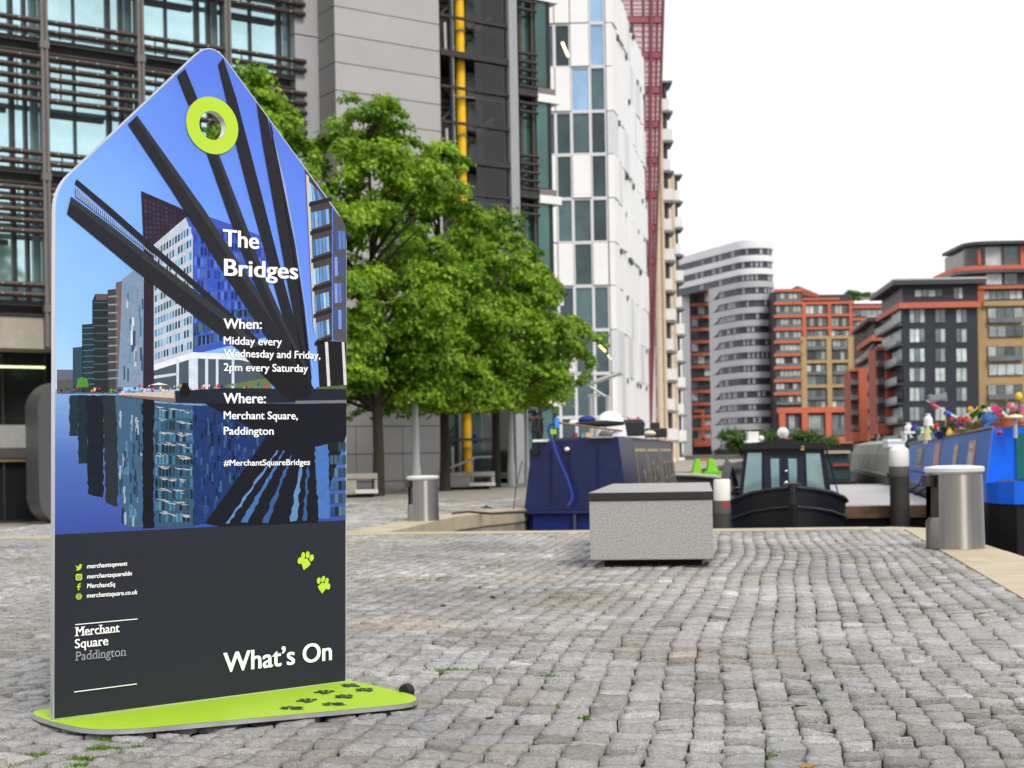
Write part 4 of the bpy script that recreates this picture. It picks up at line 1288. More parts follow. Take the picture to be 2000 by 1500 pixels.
# --- terracotta apartments
terra = M("terracotta panel", (.52, .135, .072), .6, var=.1, scale=.3)
terra_d = M("deep terracotta panel", (.36, .085, .055), .65, var=.12, scale=.3)
tan = M("tan brick", (.42, .285, .135), .75, var=.15, scale=.8)
navy = M("dark blue grey tile", (.030, .033, .045), .45, var=.25, scale=.8)
blackish = M("dark window frame", (.05, .052, .056), .5)
rail = M("balcony rail", (.16, .17, .18), .3, metal=.2, var=.3, scale=1)
wins = [glass_grey, glass_dark, glass_pale, glass_grey]
class Block:
    """a building described on a plane, features placed on it by their photograph position"""
    def __init__(s, name, label, p, d, grp=None):
        s.F = Frame(p, d); s.o = thing(name, label, "building", (p[0], p[1], 0), s.F.ang, grp)
    def h(s, px, py): return s.F.hit(px, py)
    def rect(s, nm, x0, x1, y0, y1, o0, o1, mt, bev=0, par=None, fixed=None):
        a = s.h(x0, (y0 + y1) / 2)[0]; b = s.h(x1, (y0 + y1) / 2)[0]
        xm = (x0 + x1) / 2
        za, zb = s.h(xm, y1)[1], s.h(xm, y0)[1]
        mb = MB(); mb.box(min(a, b), max(a, b), o0, o1, za, zb); return mb.build(nm, mt, par or s.o)
    def window(s, x0, x1, y0, y1, o=.0, panes=3, railing=False, pale=.4):
        a = s.h(x0, (y0 + y1) / 2)[0]; b = s.h(x1, (y0 + y1) / 2)[0]; xm = (x0 + x1) / 2
        za, zb = s.h(xm, y1)[1], s.h(xm, y0)[1]
        mb = MB(); mb.box(a, b, o, o + .12, za, zb)
        f = mb.build("window", blackish, s.o)
        mb = MB(); w = (b - a) / panes
        for k in range(panes):
            m_ = random.choices([0, 1, 2], [.35, .65 - pale, pale])[0]
            mb.box(a + w * k + .06, a + w * (k + 1) - .06, o - .03, o + .05, za + .08 + (.25 * (zb - za) if railing else 0), zb - .06, m_)
        mb.build("pane", [glass_grey, glass_dark, glass_pale], f)
        if railing:
            mb = MB(); mb.box(a, b, o - .35, o - .3, za, za + (zb - za) * .34); mb.build("balcony_rail", rail, f)
        return f

# left wing, seen between the white end wall and the silver flank
tl = Block("terracotta_wing", "narrow terracotta balcony wing left of the silver round tower", (sx(1348, 326), 326), (1, 0))
tl.rect("wall", 1347, 1392, 556, 898, .5, 6, blackish)
for k in range(12):
    y = 567 + k * 24.3
    tl.window(1351, 1389, y + 6, y + 22, .45, 3, pale=.3)
    mb = MB(); a, b = tl.h(1350, y)[0], tl.h(1390, y)[0]; z = tl.h(1370, y)[1]
    mb.prism([(a, .4), ((a + b) / 2, -.5), (b, -.2), (b, .6), (a, .6)], z - .75, z - .05); mb.build("balcony_edge", terra, tl.o)
tl.rect("frame", 1356, 1376, 800, 806, -.3, .3, terra); tl.rect("frame", 1370, 1376, 806, 860, -.3, .3, terra); tl.rect("frame", 1355, 1394, 856, 872, -.3, .3, terra); tl.rect("frame", 1376, 1392, 830, 836, -.3, .3, terra)
tl.rect("ground_storey", 1347, 1394, 872, 900, .2, .45, M("black shopfront", (.015, .016, .018), .3))

# main concave terracotta range
tm = Block("terracotta_apartments", "long terracotta and tan apartment range right of the silver tower", (sx(1510, 290), 290), (1, .02))
tm.rect("wall", 1516, 1668, 575, 872, .6, 8, blackish)
tm.rect("wall", 1516, 1580, 566, 576, .7, 8, blackish)
for k in range(9):
    y = 566 + k * 25.2
    tm.rect("floor_band", 1512, 1568, y - 2, y + 4, -.1, .6, terra)
    if k < 9: tm.window(1516, 1566, y + 6, y + 23, .3, 6, railing=True, pale=.5)
for k, (ya, yb) in enumerate(((564, 570), (593, 599), (618, 623), (643, 648))):
    pass
for y in (590, 614, 639): tm.rect("floor_band", 1568, 1668, y - 1, y + 4, -.1, .6, terra)
tm.rect("floor_band", 1568, 1640, 582, 586, .1, .7, terra)
for x0, x1 in ((1573, 1616), (1624, 1660)):
    for y in (596, 620, 645): tm.window(x0, x1, y, y + 17, .3, 5, pale=.45)
    for k in range(3):
        y = 663 + k * 49
        tm.window(x0 + 3, x1 - 2, y, y + 20, .4, 4, railing=True, pale=.35); tm.window(x0 + 3, x1 - 2, y + 22, y + 40, .4, 4, pale=.25)
for x0, x1 in ((1565, 1576), (1615, 1625), (1657, 1666)):
    tm.rect("tan_pier", x0, x1, 657, 800, -.1, .6, tan); tm.rect("terracotta_pier", x0 + 2, x1 - 2, 590, 656, -.12, .6, terra)
for y in (656, 703, 751): tm.rect("tan_band", 1576, 1657, y, y + 6, -.05, .6, tan)
tm.rect("terracotta_band", 1518, 1668, 795, 806, -.3, .6, terra)
for x0, x1 in ((1522, 1534), (1566, 1578), (1612, 1624), (1658, 1668)): tm.rect("terracotta_pier", x0, x1, 806, 856, -.3, .6, terra)
tm.rect("terracotta_band", 1522, 1668, 853, 867, -.32, .6, terra)
for x0, x1 in ((1536, 1564), (1580, 1610), (1626, 1656)): tm.window(x0, x1, 810, 850, .4, 5, railing=True, pale=.2)
tm.rect("ground_storey", 1508, 1690, 867, 893, .3, .59, M("black shopfront", (.015, .016, .018), .3))
mb = MB(); p_, q_ = tm.h(1558, 562), tm.h(1600, 562)
mb.hexa([(p_[0], .5, p_[1] - 1.2), (q_[0], .5, p_[1] - 2), (q_[0], 6, p_[1] - 2), (p_[0], 6, p_[1] - 1.2)], [(p_[0], .5, p_[1] + .5), (q_[0], .5, p_[1] - 1.3), (q_[0], 6, p_[1] - 1.3), (p_[0], 6, p_[1] + .5)])
mb.build("roof", terra_d, tm.o)
mb = MB()
for x in (1563, 1574, 1590): p_ = tm.h(x, 560); mb.tube([(p_[0], 3, p_[1] - 1.5), (p_[0], 3, p_[1] + .7)], .06, 5)
p_, q_ = tm.h(1563, 555), tm.h(1592, 561); mb.tube([(p_[0], 3, p_[1]), (q_[0], 3, q_[1])], .05, 5)
mb.build("roof_rail", M("pale roof rail", (.5, .5, .5), .5), tm.o)

# right part of the range, further back, with a roof terrace
tr = Block("terracotta_terrace_block", "terracotta block with a planted roof terrace behind the small dark tower", (sx(1664, 300), 300), (1, .1))
tr.rect("wall", 1664, 1752, 592, 872, .6, 8, blackish)
for y in (598, 622, 647): tr.rect("floor_band", 1664, 1752, y - 2, y + 4, -.1, .6, terra)
tr.rect("roof_edge", 1640, 1720, 580, 584, .1, 2, M("pale parapet glass", (.45, .48, .48), .3))
tr.window(1682, 1736, 604, 618, .3, 5, pale=.9)
for y in (604, 628, 655, 680): tr.window(1666, 1682, y, y + 14, .3, 2)
tr.rect("tan_pier", 1658, 1670, 655, 800, -.1, .6, tan)
tr.rect("terracotta_band", 1660, 1700, 853, 868, -.3, .6, terra)

def curved_roof(b, pts_px, o0, o1, th, mt, nm="roof"):
    """an eave whose front outline follows photo points on the block plane"""
    mb = MB()
    top = [b.h(*q) for q in pts_px]
    for (p, q) in zip(top, top[1:]):
        mb.hexa([(p[0], o0, p[1] - th), (q[0], o0, q[1] - th), (q[0], o1, q[1] - th), (p[0], o1, p[1] - th)], [(p[0], o0, p[1]), (q[0], o0, q[1]), (q[0], o1, q[1]), (p[0], o1, p[1])])
    return mb.build(nm, mt, b.o)

def pavilion(label, Y, pc, pr, pl_, Yl, roof_y, tip_y, eave, band_y, rows, cols, side_rows, base_y, grp, pale_cols):
    """dark tiled block: a front facing the viewer and a flank running back to the left under a swept eave"""
    p0 = P(pc, 880, Y)
    b = Block("dark_tiled_tower", label, (p0.x, Y), (1, .0), grp)
    xr = b.h(pr, 700)[0]
    ztop = b.h(pc, roof_y)[1]
    zb = b.h(pc, base_y)[1]
    fl = P(pl_, 880, Yl); fx, fy = fl.x - p0.x, Yl - Y
    mb = MB(); mb.prism([(0, 0), (xr, 0), (xr, fy), (fx, fy)], zb, ztop - .8); mb.build("wall", navy, b.o)
    zr = ztop
    e = eave
    mb = MB()
    mb.prism([(-1.6 * e, -1.2 * e), (xr + .9 * e, -1.2 * e), (xr + .4, fy), (fx - 1.6 * e, fy + .8 * e)], zr - .75, zr - .12, 0)
    mb.prism([(-1.55 * e, -1.25 * e), (xr + .95 * e, -1.25 * e), (xr + .5, fy), (fx - 1.5 * e, fy + .7 * e)], zr - .12, zr + .1, 1)
    mb.build("roof", [M("dark eave", (.06, .06, .062), .5), M("pale roof edge", (.52, .51, .50), .5)], b.o)
    z0, z1 = b.h(pc + 5, band_y + 6)[1], b.h(pc + 5, band_y - 5)[1]
    mb = MB(); mb.prism([(-.7, -.8), (xr + .3, -.8), (xr + .3, .0), (0, 0), (fx, fy), (fx - .9, fy)], z0, z1); mb.build("terracotta_band", terra, b.o)
    for (y0, y1) in rows:
        for (x0, x1, pn) in cols: b.window(x0, x1, y0, y1, -.06, pn, pale=pale_cols)
    # flank balconies
    d = Vector((fx, fy)); L = d.length; d.normalize(); nrm = Vector((-d.y, d.x))
    for (y0, y1) in side_rows:
        z1_, z0_ = b.h(pc, y0)[1], b.h(pc, y1)[1]
        for (u0, u1) in ((.8, L * .48), (L * .52, L - .6)):
            q = [d * u0 + nrm * .05, d * u1 + nrm * .05]
            mb = MB(); c4 = [(q[0].x, q[0].y), (q[1].x, q[1].y), (q[1].x + nrm.x * .1, q[1].y + nrm.y * .1), (q[0].x + nrm.x * .1, q[0].y + nrm.y * .1)]
            mb.prism(c4, z0_, z1_); mb.build("window", random.choice(wins), b.o)
        q = [Vector((0, 0)) + nrm * .0, d * L]
        mb = MB(); c4 = [(q[0].x - .3, q[0].y - .6), (q[0].x, q[0].y), (q[1].x, q[1].y), (q[1].x + nrm.x * 1.1, q[1].y + nrm.y * 1.1), (q[0].x + nrm.x * 1.1, q[0].y + nrm.y * 1.1)]
        mb.prism(c4, z0_ - .45, z0_ - .15, 0); mb.prism([(c4[4][0], c4[4][1]), (c4[3][0], c4[3][1]), (c4[3][0] + .08, c4[3][1]), (c4[4][0] + .08, c4[4][1])], z0_ - .15, z0_ + .7, 1)
        mb.build("balcony", [M("balcony slab", (.09, .09, .092), .5), M("balcony glass", (.30, .33, .33), .2, var=.2, scale=1)], b.o)
    return b
rws_ = [(604 + k * 38.2, 604 + k * 38.2 + 27) for k in range(7)]
d1 = pavilion("larger dark tiled tower with a swept pale-edged roof, at right", 195, 1768, 1911, 1727, 214, 547, 575, 1.0, 597, rws_,
              [(1776, 1806, 3), (1826, 1846, 2), (1867, 1888, 2)], rws_, 893, None, .6)
d1.window(1786, 1840, 566, 580, -.06, 4, pale=.3); d1.window(1862, 1880, 562, 584, -.06, 2, pale=.8)
d2 = pavilion("smaller dark tiled tower left of the large one, half hidden by red piers", 236, 1712, 1742, 1684, 262, 619, 632, .9, 660, [(672 + k * 34, 672 + k * 34 + 24) for k in range(6)],
              [(1714, 1728, 2)], [(668 + k * 34, 668 + k * 34 + 24) for k in range(6)], 893, None, .5)
def red_pier(label, Y, x0, x1, xs, ytop, ybot, n):
    b = Block("terracotta_pier", label, (P(x0, 880, Y).x, Y), (1, 0), None)
    w = b.h(x1, 750)[0]
    zt_, zb_ = b.h(x0, ytop)[1], b.h(x0, ybot)[1]
    ws = (xs - x0) / FPX * Y
    mb = MB(); mb.box(ws, w, 0, 5, zb_, zt_); mb.box(0, ws, .8, 5, zb_, zt_ - .3, 1); mb.build("pier", [terra, terra_d], b.o)
    mb = MB(); mb.box(0, ws, .3, .78, zt_ - .5, zt_); mb.build("pier_head", terra, b.o)
    mb = MB(); mb.box(0, ws, .3, .78, zb_, zb_ + 1.6); mb.build("pier_foot", terra, b.o)
    fh = (zt_ - zb_ - 2) / n
    for k in range(n):
        mb = MB(); mb.box(ws * .15, ws * .85, .7, .79, zb_ + 1.8 + fh * k + .4 * fh, zb_ + 1.8 + fh * (k + .92)); f = mb.build("window", glass_dark, b.o)
        mb = MB(); mb.box(ws * .05, ws * .95, .1, .68, zb_ + 1.8 + fh * k, zb_ + 1.8 + fh * (k + .3)); mb.build("balcony", rail, f)
    mb = MB(); mb.box(ws, w + .6, .4, 4.6, -1.2, zb_); mb.build("stilt", blackish, b.o)
red_pier("taller red balcony pier left of the large dark tower", 205, 1716, 1757, 1734, 676, 848, 4)
red_pier("shorter red balcony pier farther left", 228, 1665, 1694, 1680, 719, 862, 4)

# big right-hand building
eb = Block("tan_terrace_building", "tan and terracotta building with a glazed roof drum at the right edge", (P(1911, 880, 197).x, 197), (1, -.02))
eb.rect("wall", 1911, 2120, 590, 893, .4, 12, tan)
for k in range(3):
    y = 600 + k * 75
    eb.window(1930, 1998, y + 1, y + 30, .2, 4, railing=True, pale=.4); eb.window(1932, 2000, y + 36, y + 58, .2, 4, pale=.3)
    eb.window(2012, 2080, y + 1, y + 30, .2, 4, railing=True); eb.window(2012, 2080, y + 36, y + 58, .2, 4)
eb.rect("terracotta_band", 1908, 2120, 557, 563, -.3, .5, terra); eb.rect("terracotta_pier", 1909, 1922, 562, 590, -.1, .5, terra)
eb.rect("wall", 1911, 2120, 563, 590, .45, 12, blackish); eb.rect("tan_band", 1920, 2120, 586, 596, -.05, .42, tan)
eb.window(1922, 1998, 567, 585, .3, 6, pale=.5)
def drum(nm, y0, y1, xl, xc, off, mt, seg=10):
    z1, z0 = eb.h(1950, y0)[1], eb.h(1950, y1)[1]
    a = eb.h(xl, y0)[0]; c = eb.h(xc, y0)[0]
    r = c - a
    pts = [(c - r * math.cos(t), off + 3 - (3 - 0) * math.sin(t)) for t in [R(90) * k / seg for k in range(seg + 1)]]
    pts += [(c + 16, off), (c + 16, off + 12), (a, off + 12)]
    mb = MB(); mb.prism(pts, z0, z1); return mb.build(nm, mt, eb.o)
drum("terrace_storey", 532, 557, 1892, 1930, .5, blackish)
drum("terracotta_band", 519, 527, 1866, 1925, -.6, terra)
drum("terrace_rail", 527, 532, 1868, 1925, -.4, rail)
drum("drum_storey", 478, 519, 1896, 1935, .8, M("drum glazing", (.09, .10, .105), .1, var=.5, scale=.6))
drum("roof", 471, 477, 1885, 1930, -.5, M("dark eave", (.06, .06, .062), .5))
for x0, x1, m_ in ((1928, 1958, glass_pale), (1964, 1988, glass_grey)):
    eb.rect("window", x0, x1, 481, 517, .70, .8, m_); eb.rect("window", x0, x1, 534, 555, .40, .5, m_)
eb.rect("terracotta_pier", 1914, 1918, 486, 516, .5, 1.2, terra); eb.rect("terracotta_pier", 1996, 2004, 478, 516, .5, .9, terra); 
eb.rect("ground_storey", 1911, 2120, 860, 894, .1, .39, M("black shopfront", (.015, .016, .018), .3))
# low dark shop row closing the basin
mb = MB(); a, b = P(1395, 880, 296), P(1720, 880, 296)
mb.box(0, b.x - a.x, 0, 3, -.8, 1.4)
tag(mb.build("shop_row", M("black shopfront", (.015, .016, .018), .3), None, loc=(a.x, 296, 0)), "low dark shop row along the far end of the basin", "shops")

# ------------------------------------------------------------------ trees
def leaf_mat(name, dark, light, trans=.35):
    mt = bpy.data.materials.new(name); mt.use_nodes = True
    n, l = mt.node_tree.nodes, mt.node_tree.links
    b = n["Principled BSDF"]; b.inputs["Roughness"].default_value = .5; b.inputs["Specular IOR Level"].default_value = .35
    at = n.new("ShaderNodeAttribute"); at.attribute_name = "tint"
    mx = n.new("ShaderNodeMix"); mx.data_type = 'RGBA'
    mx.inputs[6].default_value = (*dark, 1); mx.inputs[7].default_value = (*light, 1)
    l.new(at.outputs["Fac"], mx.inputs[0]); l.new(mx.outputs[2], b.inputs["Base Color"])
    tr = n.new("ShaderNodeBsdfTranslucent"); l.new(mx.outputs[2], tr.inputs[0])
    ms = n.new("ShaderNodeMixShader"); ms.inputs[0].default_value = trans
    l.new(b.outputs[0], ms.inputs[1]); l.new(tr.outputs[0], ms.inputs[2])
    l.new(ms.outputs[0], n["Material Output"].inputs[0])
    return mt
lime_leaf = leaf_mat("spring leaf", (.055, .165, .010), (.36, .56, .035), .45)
bush_leaf = leaf_mat("shrub leaf", (.03, .075, .012), (.09, .18, .025), .25)
bark = M("dark bark", (.035, .028, .022), .85, var=.35, scale=9, bump=.6, bscale=25)

def leaves(name, clumps, per, size, mt, parent, seed, droop=.35, loc=None, wild=1.):
    """clumps: (x, y, z, r, rz); leaf blades scattered through the shell of each clump"""
    rg = np.random.default_rng(seed)
    V, T = [], []
    for (cx, cy, cz, r, rz) in clumps:
        n = max(8, int(per * (r ** 2) * rg.uniform(.8, 1.2)))
        d = rg.normal(size=(n, 3)); d /= np.linalg.norm(d, axis=1)[:, None]
        d[:, 2] = np.where(d[:, 2] < -.3, -d[:, 2] * .6, d[:, 2])
        rad = r * np.clip(rg.normal(.86, .2, n), .2, 1.45)
        c = np.stack([cx + d[:, 0] * rad, cy + d[:, 1] * rad, cz + d[:, 2] * rad * rz], -1)
        nrm = d + rg.normal(0, .55 * wild, (n, 3)) + np.array([0, 0, .35]); nrm /= np.linalg.norm(nrm, axis=1)[:, None]
        ax = rg.normal(size=(n, 3)) + d * .6 - np.array([0, 0, droop * 2])
        ax -= nrm * (ax * nrm).sum(1)[:, None]; ax /= np.linalg.norm(ax, axis=1)[:, None]
        sd = np.cross(nrm, ax)
        s = size * rg.uniform(.6, 1.25, n)[:, None]
        b = c - ax * s * .5; t = c + ax * s * .55 - np.array([0, 0, 1]) * s * .1
        lf = c + sd * s * .36 + nrm * s * .1 - ax * s * .05; rt = c - sd * s * .36 + nrm * s * .1 - ax * s * .05
        V.append(np.stack([b, lf, t, rt], 1).reshape(-1, 3))
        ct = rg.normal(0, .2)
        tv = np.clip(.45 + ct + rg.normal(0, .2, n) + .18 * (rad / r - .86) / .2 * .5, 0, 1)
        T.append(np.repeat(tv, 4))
    V, T = np.concatenate(V), np.concatenate(T)
    nq = len(V) // 4
    me = bpy.data.meshes.new(name)
    me.vertices.add(len(V)); me.vertices.foreach_set("co", V.ravel().astype(np.float32))
    me.loops.add(nq * 6); q = np.arange(nq) * 4
    tri = np.stack([q, q + 1, q + 2, q, q + 2, q + 3], -1).reshape(-1)
    me.loops.foreach_set("vertex_index", tri.astype(np.int32))
    me.polygons.add(nq * 2); me.polygons.foreach_set("loop_start", (np.arange(nq * 2) * 3).astype(np.int32))
    at = me.attributes.new("tint", 'FLOAT', 'POINT'); at.data.foreach_set("value", T.astype(np.float32))
    me.materials.append(mt); me.update(calc_edges=True)
    o = bpy.data.objects.new(name, me); COL.objects.link(o)
    if parent: o.parent = parent
    if loc is not None: o.location = loc
    return o

def tree(label, px, Y, ytop, ybot, R_, seed, trunk_r=.2, n_cl=150, prof=None, per=1150, z0=0., lean=0.):
    rg = random.Random(seed)
    x = (px - 1000) / FPX * Y + .018 * 0
    ztop = P(px, ytop, Y).z; zbot = P(px, ybot, Y).z
    o = thing("street_tree", label, "tree", (x, Y, z0), 0, "leafy trees in a row on the promenade")
    prof = prof or [(0, .62), (.12, .95), (.32, 1.), (.55, .82), (.75, .58), (.9, .34), (1, .10)]
    def rad(t):
        for (a, ra), (b, rb) in zip(prof, prof[1:]):
            if a <= t <= b: return R_ * (ra + (rb - ra) * (t - a) / (b - a))
        return .1
    H_ = ztop - zbot
    mb = MB()
    pts = [(0, 0, -.05), (.02, .01, zbot * .5), (.03 + lean * .3, .02, zbot), (lean * .6, 0, zbot + H_ * .45), (lean, 0, zbot + H_ * .9)]
    mb.tube(pts, [trunk_r * 1.15, trunk_r * .95, trunk_r * .85, trunk_r * .5, .03], 10)
    cl = []
    k = 0
    while k < n_cl:
        t = rg.random() ** 1.15
        rr_ = rad(t); th = rg.uniform(0, 2 * math.pi)
        q = rr_ * math.sqrt(rg.uniform(.2, .95))
        small = rg.random() < .24
        if small: q = rr_ * rg.uniform(.95, 1.2)
        lob = 1 + .13 * math.sin(3 * th + seed) + .15 * math.sin(5 * th + 9 * t + seed)
        q *= lob
        z = zbot + H_ * t
        r = rg.uniform(.16, .30) if small else rg.uniform(.38, .80) * (1 - .4 * t)
        cl.append((lean * t + q * math.cos(th), q * math.sin(th), z + rg.uniform(-.15, .1), r, rg.uniform(.62, .92))); k += 1
        if k % 3 == 0:                        # a drooping spray standing out of the crown
            rs, ts = rad(t) * rg.uniform(.92, 1.06) * lob, rg.uniform(.10, .2)
            for j in range(5):
                cl.append((lean * t + (rs + j * ts) * math.cos(th), (rs + j * ts) * math.sin(th), z - .05 * j - .05 * j * j * ts, .23 - .025 * j, .7))
        if k % 5 == 0:
            s = (lean * t * .7, 0, max(zbot * .92, z - q * .75 - .3))
            mid = (q * .5 * math.cos(th), q * .5 * math.sin(th), (s[2] + z) / 2 + .1)
            mb.tube([s, mid, (q * math.cos(th) + lean * t, q * math.sin(th), z)], [.06, .04, .012], 5)
    mb.build("trunk", bark, o, smooth=True)
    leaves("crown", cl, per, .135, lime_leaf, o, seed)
    return o
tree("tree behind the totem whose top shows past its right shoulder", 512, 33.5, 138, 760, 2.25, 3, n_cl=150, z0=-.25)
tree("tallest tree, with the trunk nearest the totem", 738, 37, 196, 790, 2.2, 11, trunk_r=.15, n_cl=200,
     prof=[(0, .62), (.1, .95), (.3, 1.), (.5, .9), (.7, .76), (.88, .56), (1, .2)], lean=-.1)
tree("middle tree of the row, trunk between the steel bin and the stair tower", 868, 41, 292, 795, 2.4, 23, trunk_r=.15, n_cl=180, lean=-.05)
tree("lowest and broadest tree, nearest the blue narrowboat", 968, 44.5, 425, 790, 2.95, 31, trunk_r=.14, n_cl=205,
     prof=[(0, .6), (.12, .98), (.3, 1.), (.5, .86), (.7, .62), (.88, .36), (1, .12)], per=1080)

def bush(label, px, py, Y, w, h, seed, grp):
    p = P(px, py, Y)
    o = thing("shrub", label, "shrub", (p.x, Y, p.z - h * .5), 0, grp)
    rg = random.Random(seed)
    cl = [(rg.uniform(-.5, .5) * w, rg.uniform(-.4, .4) * w, rg.uniform(.25, .8) * h, rg.uniform(.22, .34) * min(w, h) * 1.6, .8) for _ in range(10)]
    leaves("foliage", cl, 200 / max(.3, (w * .3)) ** 1.0, .09 * w + .05, bush_leaf, o, seed)
    mb = MB()
    for k in range(4): mb.tube([(0, 0, 0), (rg.uniform(-.3, .3) * w, 0, h * .6)], .03 * w, 5)
    mb.build("stem", bark, o)
G_ = "dark shrubs at the far end of the basin"
bush("shrub left of the black boat's roof, under the silver tower", 1448, 866, 120, 2.2, 2.2, 1, G_)
bush("shrub behind the white box on the black boat's roof", 1497, 858, 150, 1.9, 1.7, 2, G_)
bush("wide shrub above the black boat's roof, before the red base storey", 1572, 862, 150, 2.8, 2.0, 3, G_)
bush("shrub above the right end of the black boat's roof", 1614, 868, 150, 1.5, 1.6, 4, G_)
bush("left bush on the terracotta roof terrace", 1667, 580, 301, 2.6, 2.2, 5, "bushes on the roof terrace")
bush("right bush on the terracotta roof terrace", 1703, 579, 301, 3.2, 1.8, 6, "bushes on the roof terrace")

# ------------------------------------------------------------------ granite bench
gran = M("speckled granite", (.34, .335, .325), .75, var=.95, scale=105, bump=.4, bscale=120)
slab_m = M("dark bench slab", (.020, .016, .016), .22, var=.3, scale=8, spec=.5)
c0 = Vector(((.66 + 1.74) / 2, 12.42, 0))
BA = math.atan2(-.129, .9916)
bn = thing("granite_bench", "long speckled granite block bench with a dark slab top on the quay", "bench", c0, BA)
mb = MB(); mb.box(-.535, .535, 0, 3.6, .065, .585); mb.build("block", gran, bn, bevel=.008)
mb = MB(); mb.box(-.545, .545, -.012, 3.62, .588, .655); sl_ = mb.build("slab", slab_m, bn, bevel=.004)
mb = MB(); mb.box(-.538, .538, -.005, 3.612, .6553, .657); mb.build("slab_top", M("sky-sheen pale slab top", (.30, .29, .295), .42, var=.25, scale=5), sl_)  # thin pale sheet: sky sheen painted in as colour, with some wear
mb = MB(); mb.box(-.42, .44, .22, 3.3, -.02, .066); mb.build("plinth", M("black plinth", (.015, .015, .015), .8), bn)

# ------------------------------------------------------------------ steel bins
steel = M("brushed stainless steel", (.30, .285, .27), .42, metal=1., var=.16, scale=22, streak=.01, aniso=.92)
lidm = M("pale bin lid", (.74, .74, .75), .35, metal=.3, var=.03)
inner_m = M("dark bin liner", (.06, .055, .052), .45, metal=.5)
def make_bin(label, loc, sc, rz, grp):
    o = thing("litter_bin", label, "bin", loc, rz, grp); o.scale = (sc, sc, sc)
    r = .285
    mouth = R(180)     # the opening faces local -x
    w = R(32)
    mb = MB()
    mb.lathe([(r + .002, .0), (r, .04), (r - .012, .735), (r - .03, .735), (r - .02, .0)], 44, 0, a0=mouth + w - 2 * math.pi, a1=mouth - w)
    mb.lathe([(r + .002, .0), (r, .04), (r - .003, .26), (r - .03, .31), (r - .05, .31)], 10, 0, a0=mouth - w, a1=mouth + w)
    mb.build("shell", steel, o, smooth=True)
    mb = MB(); mb.lathe([(0, .29), (r - .05, .29), (r - .06, .74), (0, .74)], 28); mb.build("liner", inner_m, o, smooth=True)
    mb = MB(); mb.lathe([(0, .735), (r - .03, .735), (r + .006, .765), (r + .010, .80), (r - .004, .815), (r * .6, .826), (0, .83)], 40); mb.build("lid", lidm, o, smooth=True)
    mb = MB(); mb.box(-r - .035, -r + .06, -.06, .06, .62, .735); mb.build("hinge_bracket", inner_m, o, bevel=.008)
    return o
make_bin("nearer steel litter bin on the buff kerb at the right edge", Vector((4.375, 14.10, .006)), .985, R(8), "brushed steel litter bins")
make_bin("farther steel litter bin on the promenade beside the lamp post", Vector((-1.40, 22.2, .0)), .86, R(20), "brushed steel litter bins")

# ------------------------------------------------------------------ promenade furniture
pole_m = M("pale grey pole", (.42, .43, .44), .4, metal=.3, var=.06)
def lamp_post(label, px, Y, h, r, grp, arm=0):
    o = thing("lamp_post", label, "lamp post", ((px - 1000) / FPX * Y, Y, 0), 0, grp)
    mb = MB(); mb.lathe([(r * 1.9, 0), (r * 1.9, .03), (r * 1.3, .05), (r * 1.25, .7), (r, .8), (r * .8, h), (0, h + .02)], 14); mb.build("pole", pole_m, o, smooth=True)
    mb = MB()
    if arm: mb.tube([(0, 0, h - .1), (-.9 * arm, 0, h + .5)], .05, 8); mb.tube([(-.9 * arm, 0, h + .5), (.55, 0, h + 1.)], .10, 8)
    else: mb.box(-.12, .42, -.09, .09, h, h + .09)
    mb.build("lamp_head", pole_m, o)
g_ = "pale poles along the promenade"
lamp_post("pale lamp post rising into the tree crown behind the steel bin", 812, 38.6, 3.7, .105, g_)
lamp_post("thin pale pole left of the blue boat, before the stair lobby", 998, 46, 2.7, .10, g_)
lamp_post("thinner pole close against the blue boat's stern", 1029, 47, 2.9, .075, g_)
lamp_post("short pole left of the white dome, before the white building", 1156, 62, 3.5, .10, g_)
lamp_post("lamp post with an angled arm above the white dome", 1189, 64, 3.6, .12, g_, 1)
hr = thing("ramp_handrail", "sloping pale handrail beside the ramp, passing behind the tree trunks", "handrail", (0, 0, 0))
a, b = P(775, 957, 43.2), P(930, 893, 45.6)
mb = MB(); mb.tube([a, b, b + Vector((.5, .2, 0))], .045, 8); mb.build("rail", pole_m, hr)
for t in (.15, .55, .95):
    p = a.lerp(b, t); mb = MB(); mb.tube([(p.x, p.y, -.05), p], .03, 8); mb.build("upright", pole_m, hr)
pb_m = M("weathered concrete bench", (.33, .31, .28), .75, var=.2, scale=3, bump=.2)
def pbench(label, pl_, pr, ytop, Y, grp, h):
    a, b = (pl_ - 1000) / FPX * Y, (pr - 1000) / FPX * Y
    o = thing("promenade_bench", label, "bench", ((a + b) / 2, Y, 0), R(12), grp)
    w = (b - a) / 2
    mb = MB(); mb.box(-w, w, 0, .75, h - .13, h); mb.build("seat", pb_m, o, bevel=.01)
    mb = MB(); mb.box(-w, w * .0, .03, .7, .08, h - .131); mb.box(w * .85, w, .03, .7, .08, h - .131); mb.build("block", pb_m, o, bevel=.01)
    mb = MB(); mb.box(-w * .1, w, -.05, .7, .10, .20); mb.build("shelf", M("pale bench shelf", (.60, .58, .54), .7), o, bevel=.01)
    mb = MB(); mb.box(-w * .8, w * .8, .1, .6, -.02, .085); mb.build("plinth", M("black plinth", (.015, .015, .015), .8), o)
g_ = "concrete benches under the trees"
pbench("concrete bench just right of the totem, under the tallest tree", 655, 737, 928, 35.8, g_, .60)
pbench("concrete bench between the second and third tree trunks", 872, 967, 922, 42.2, g_, .52)
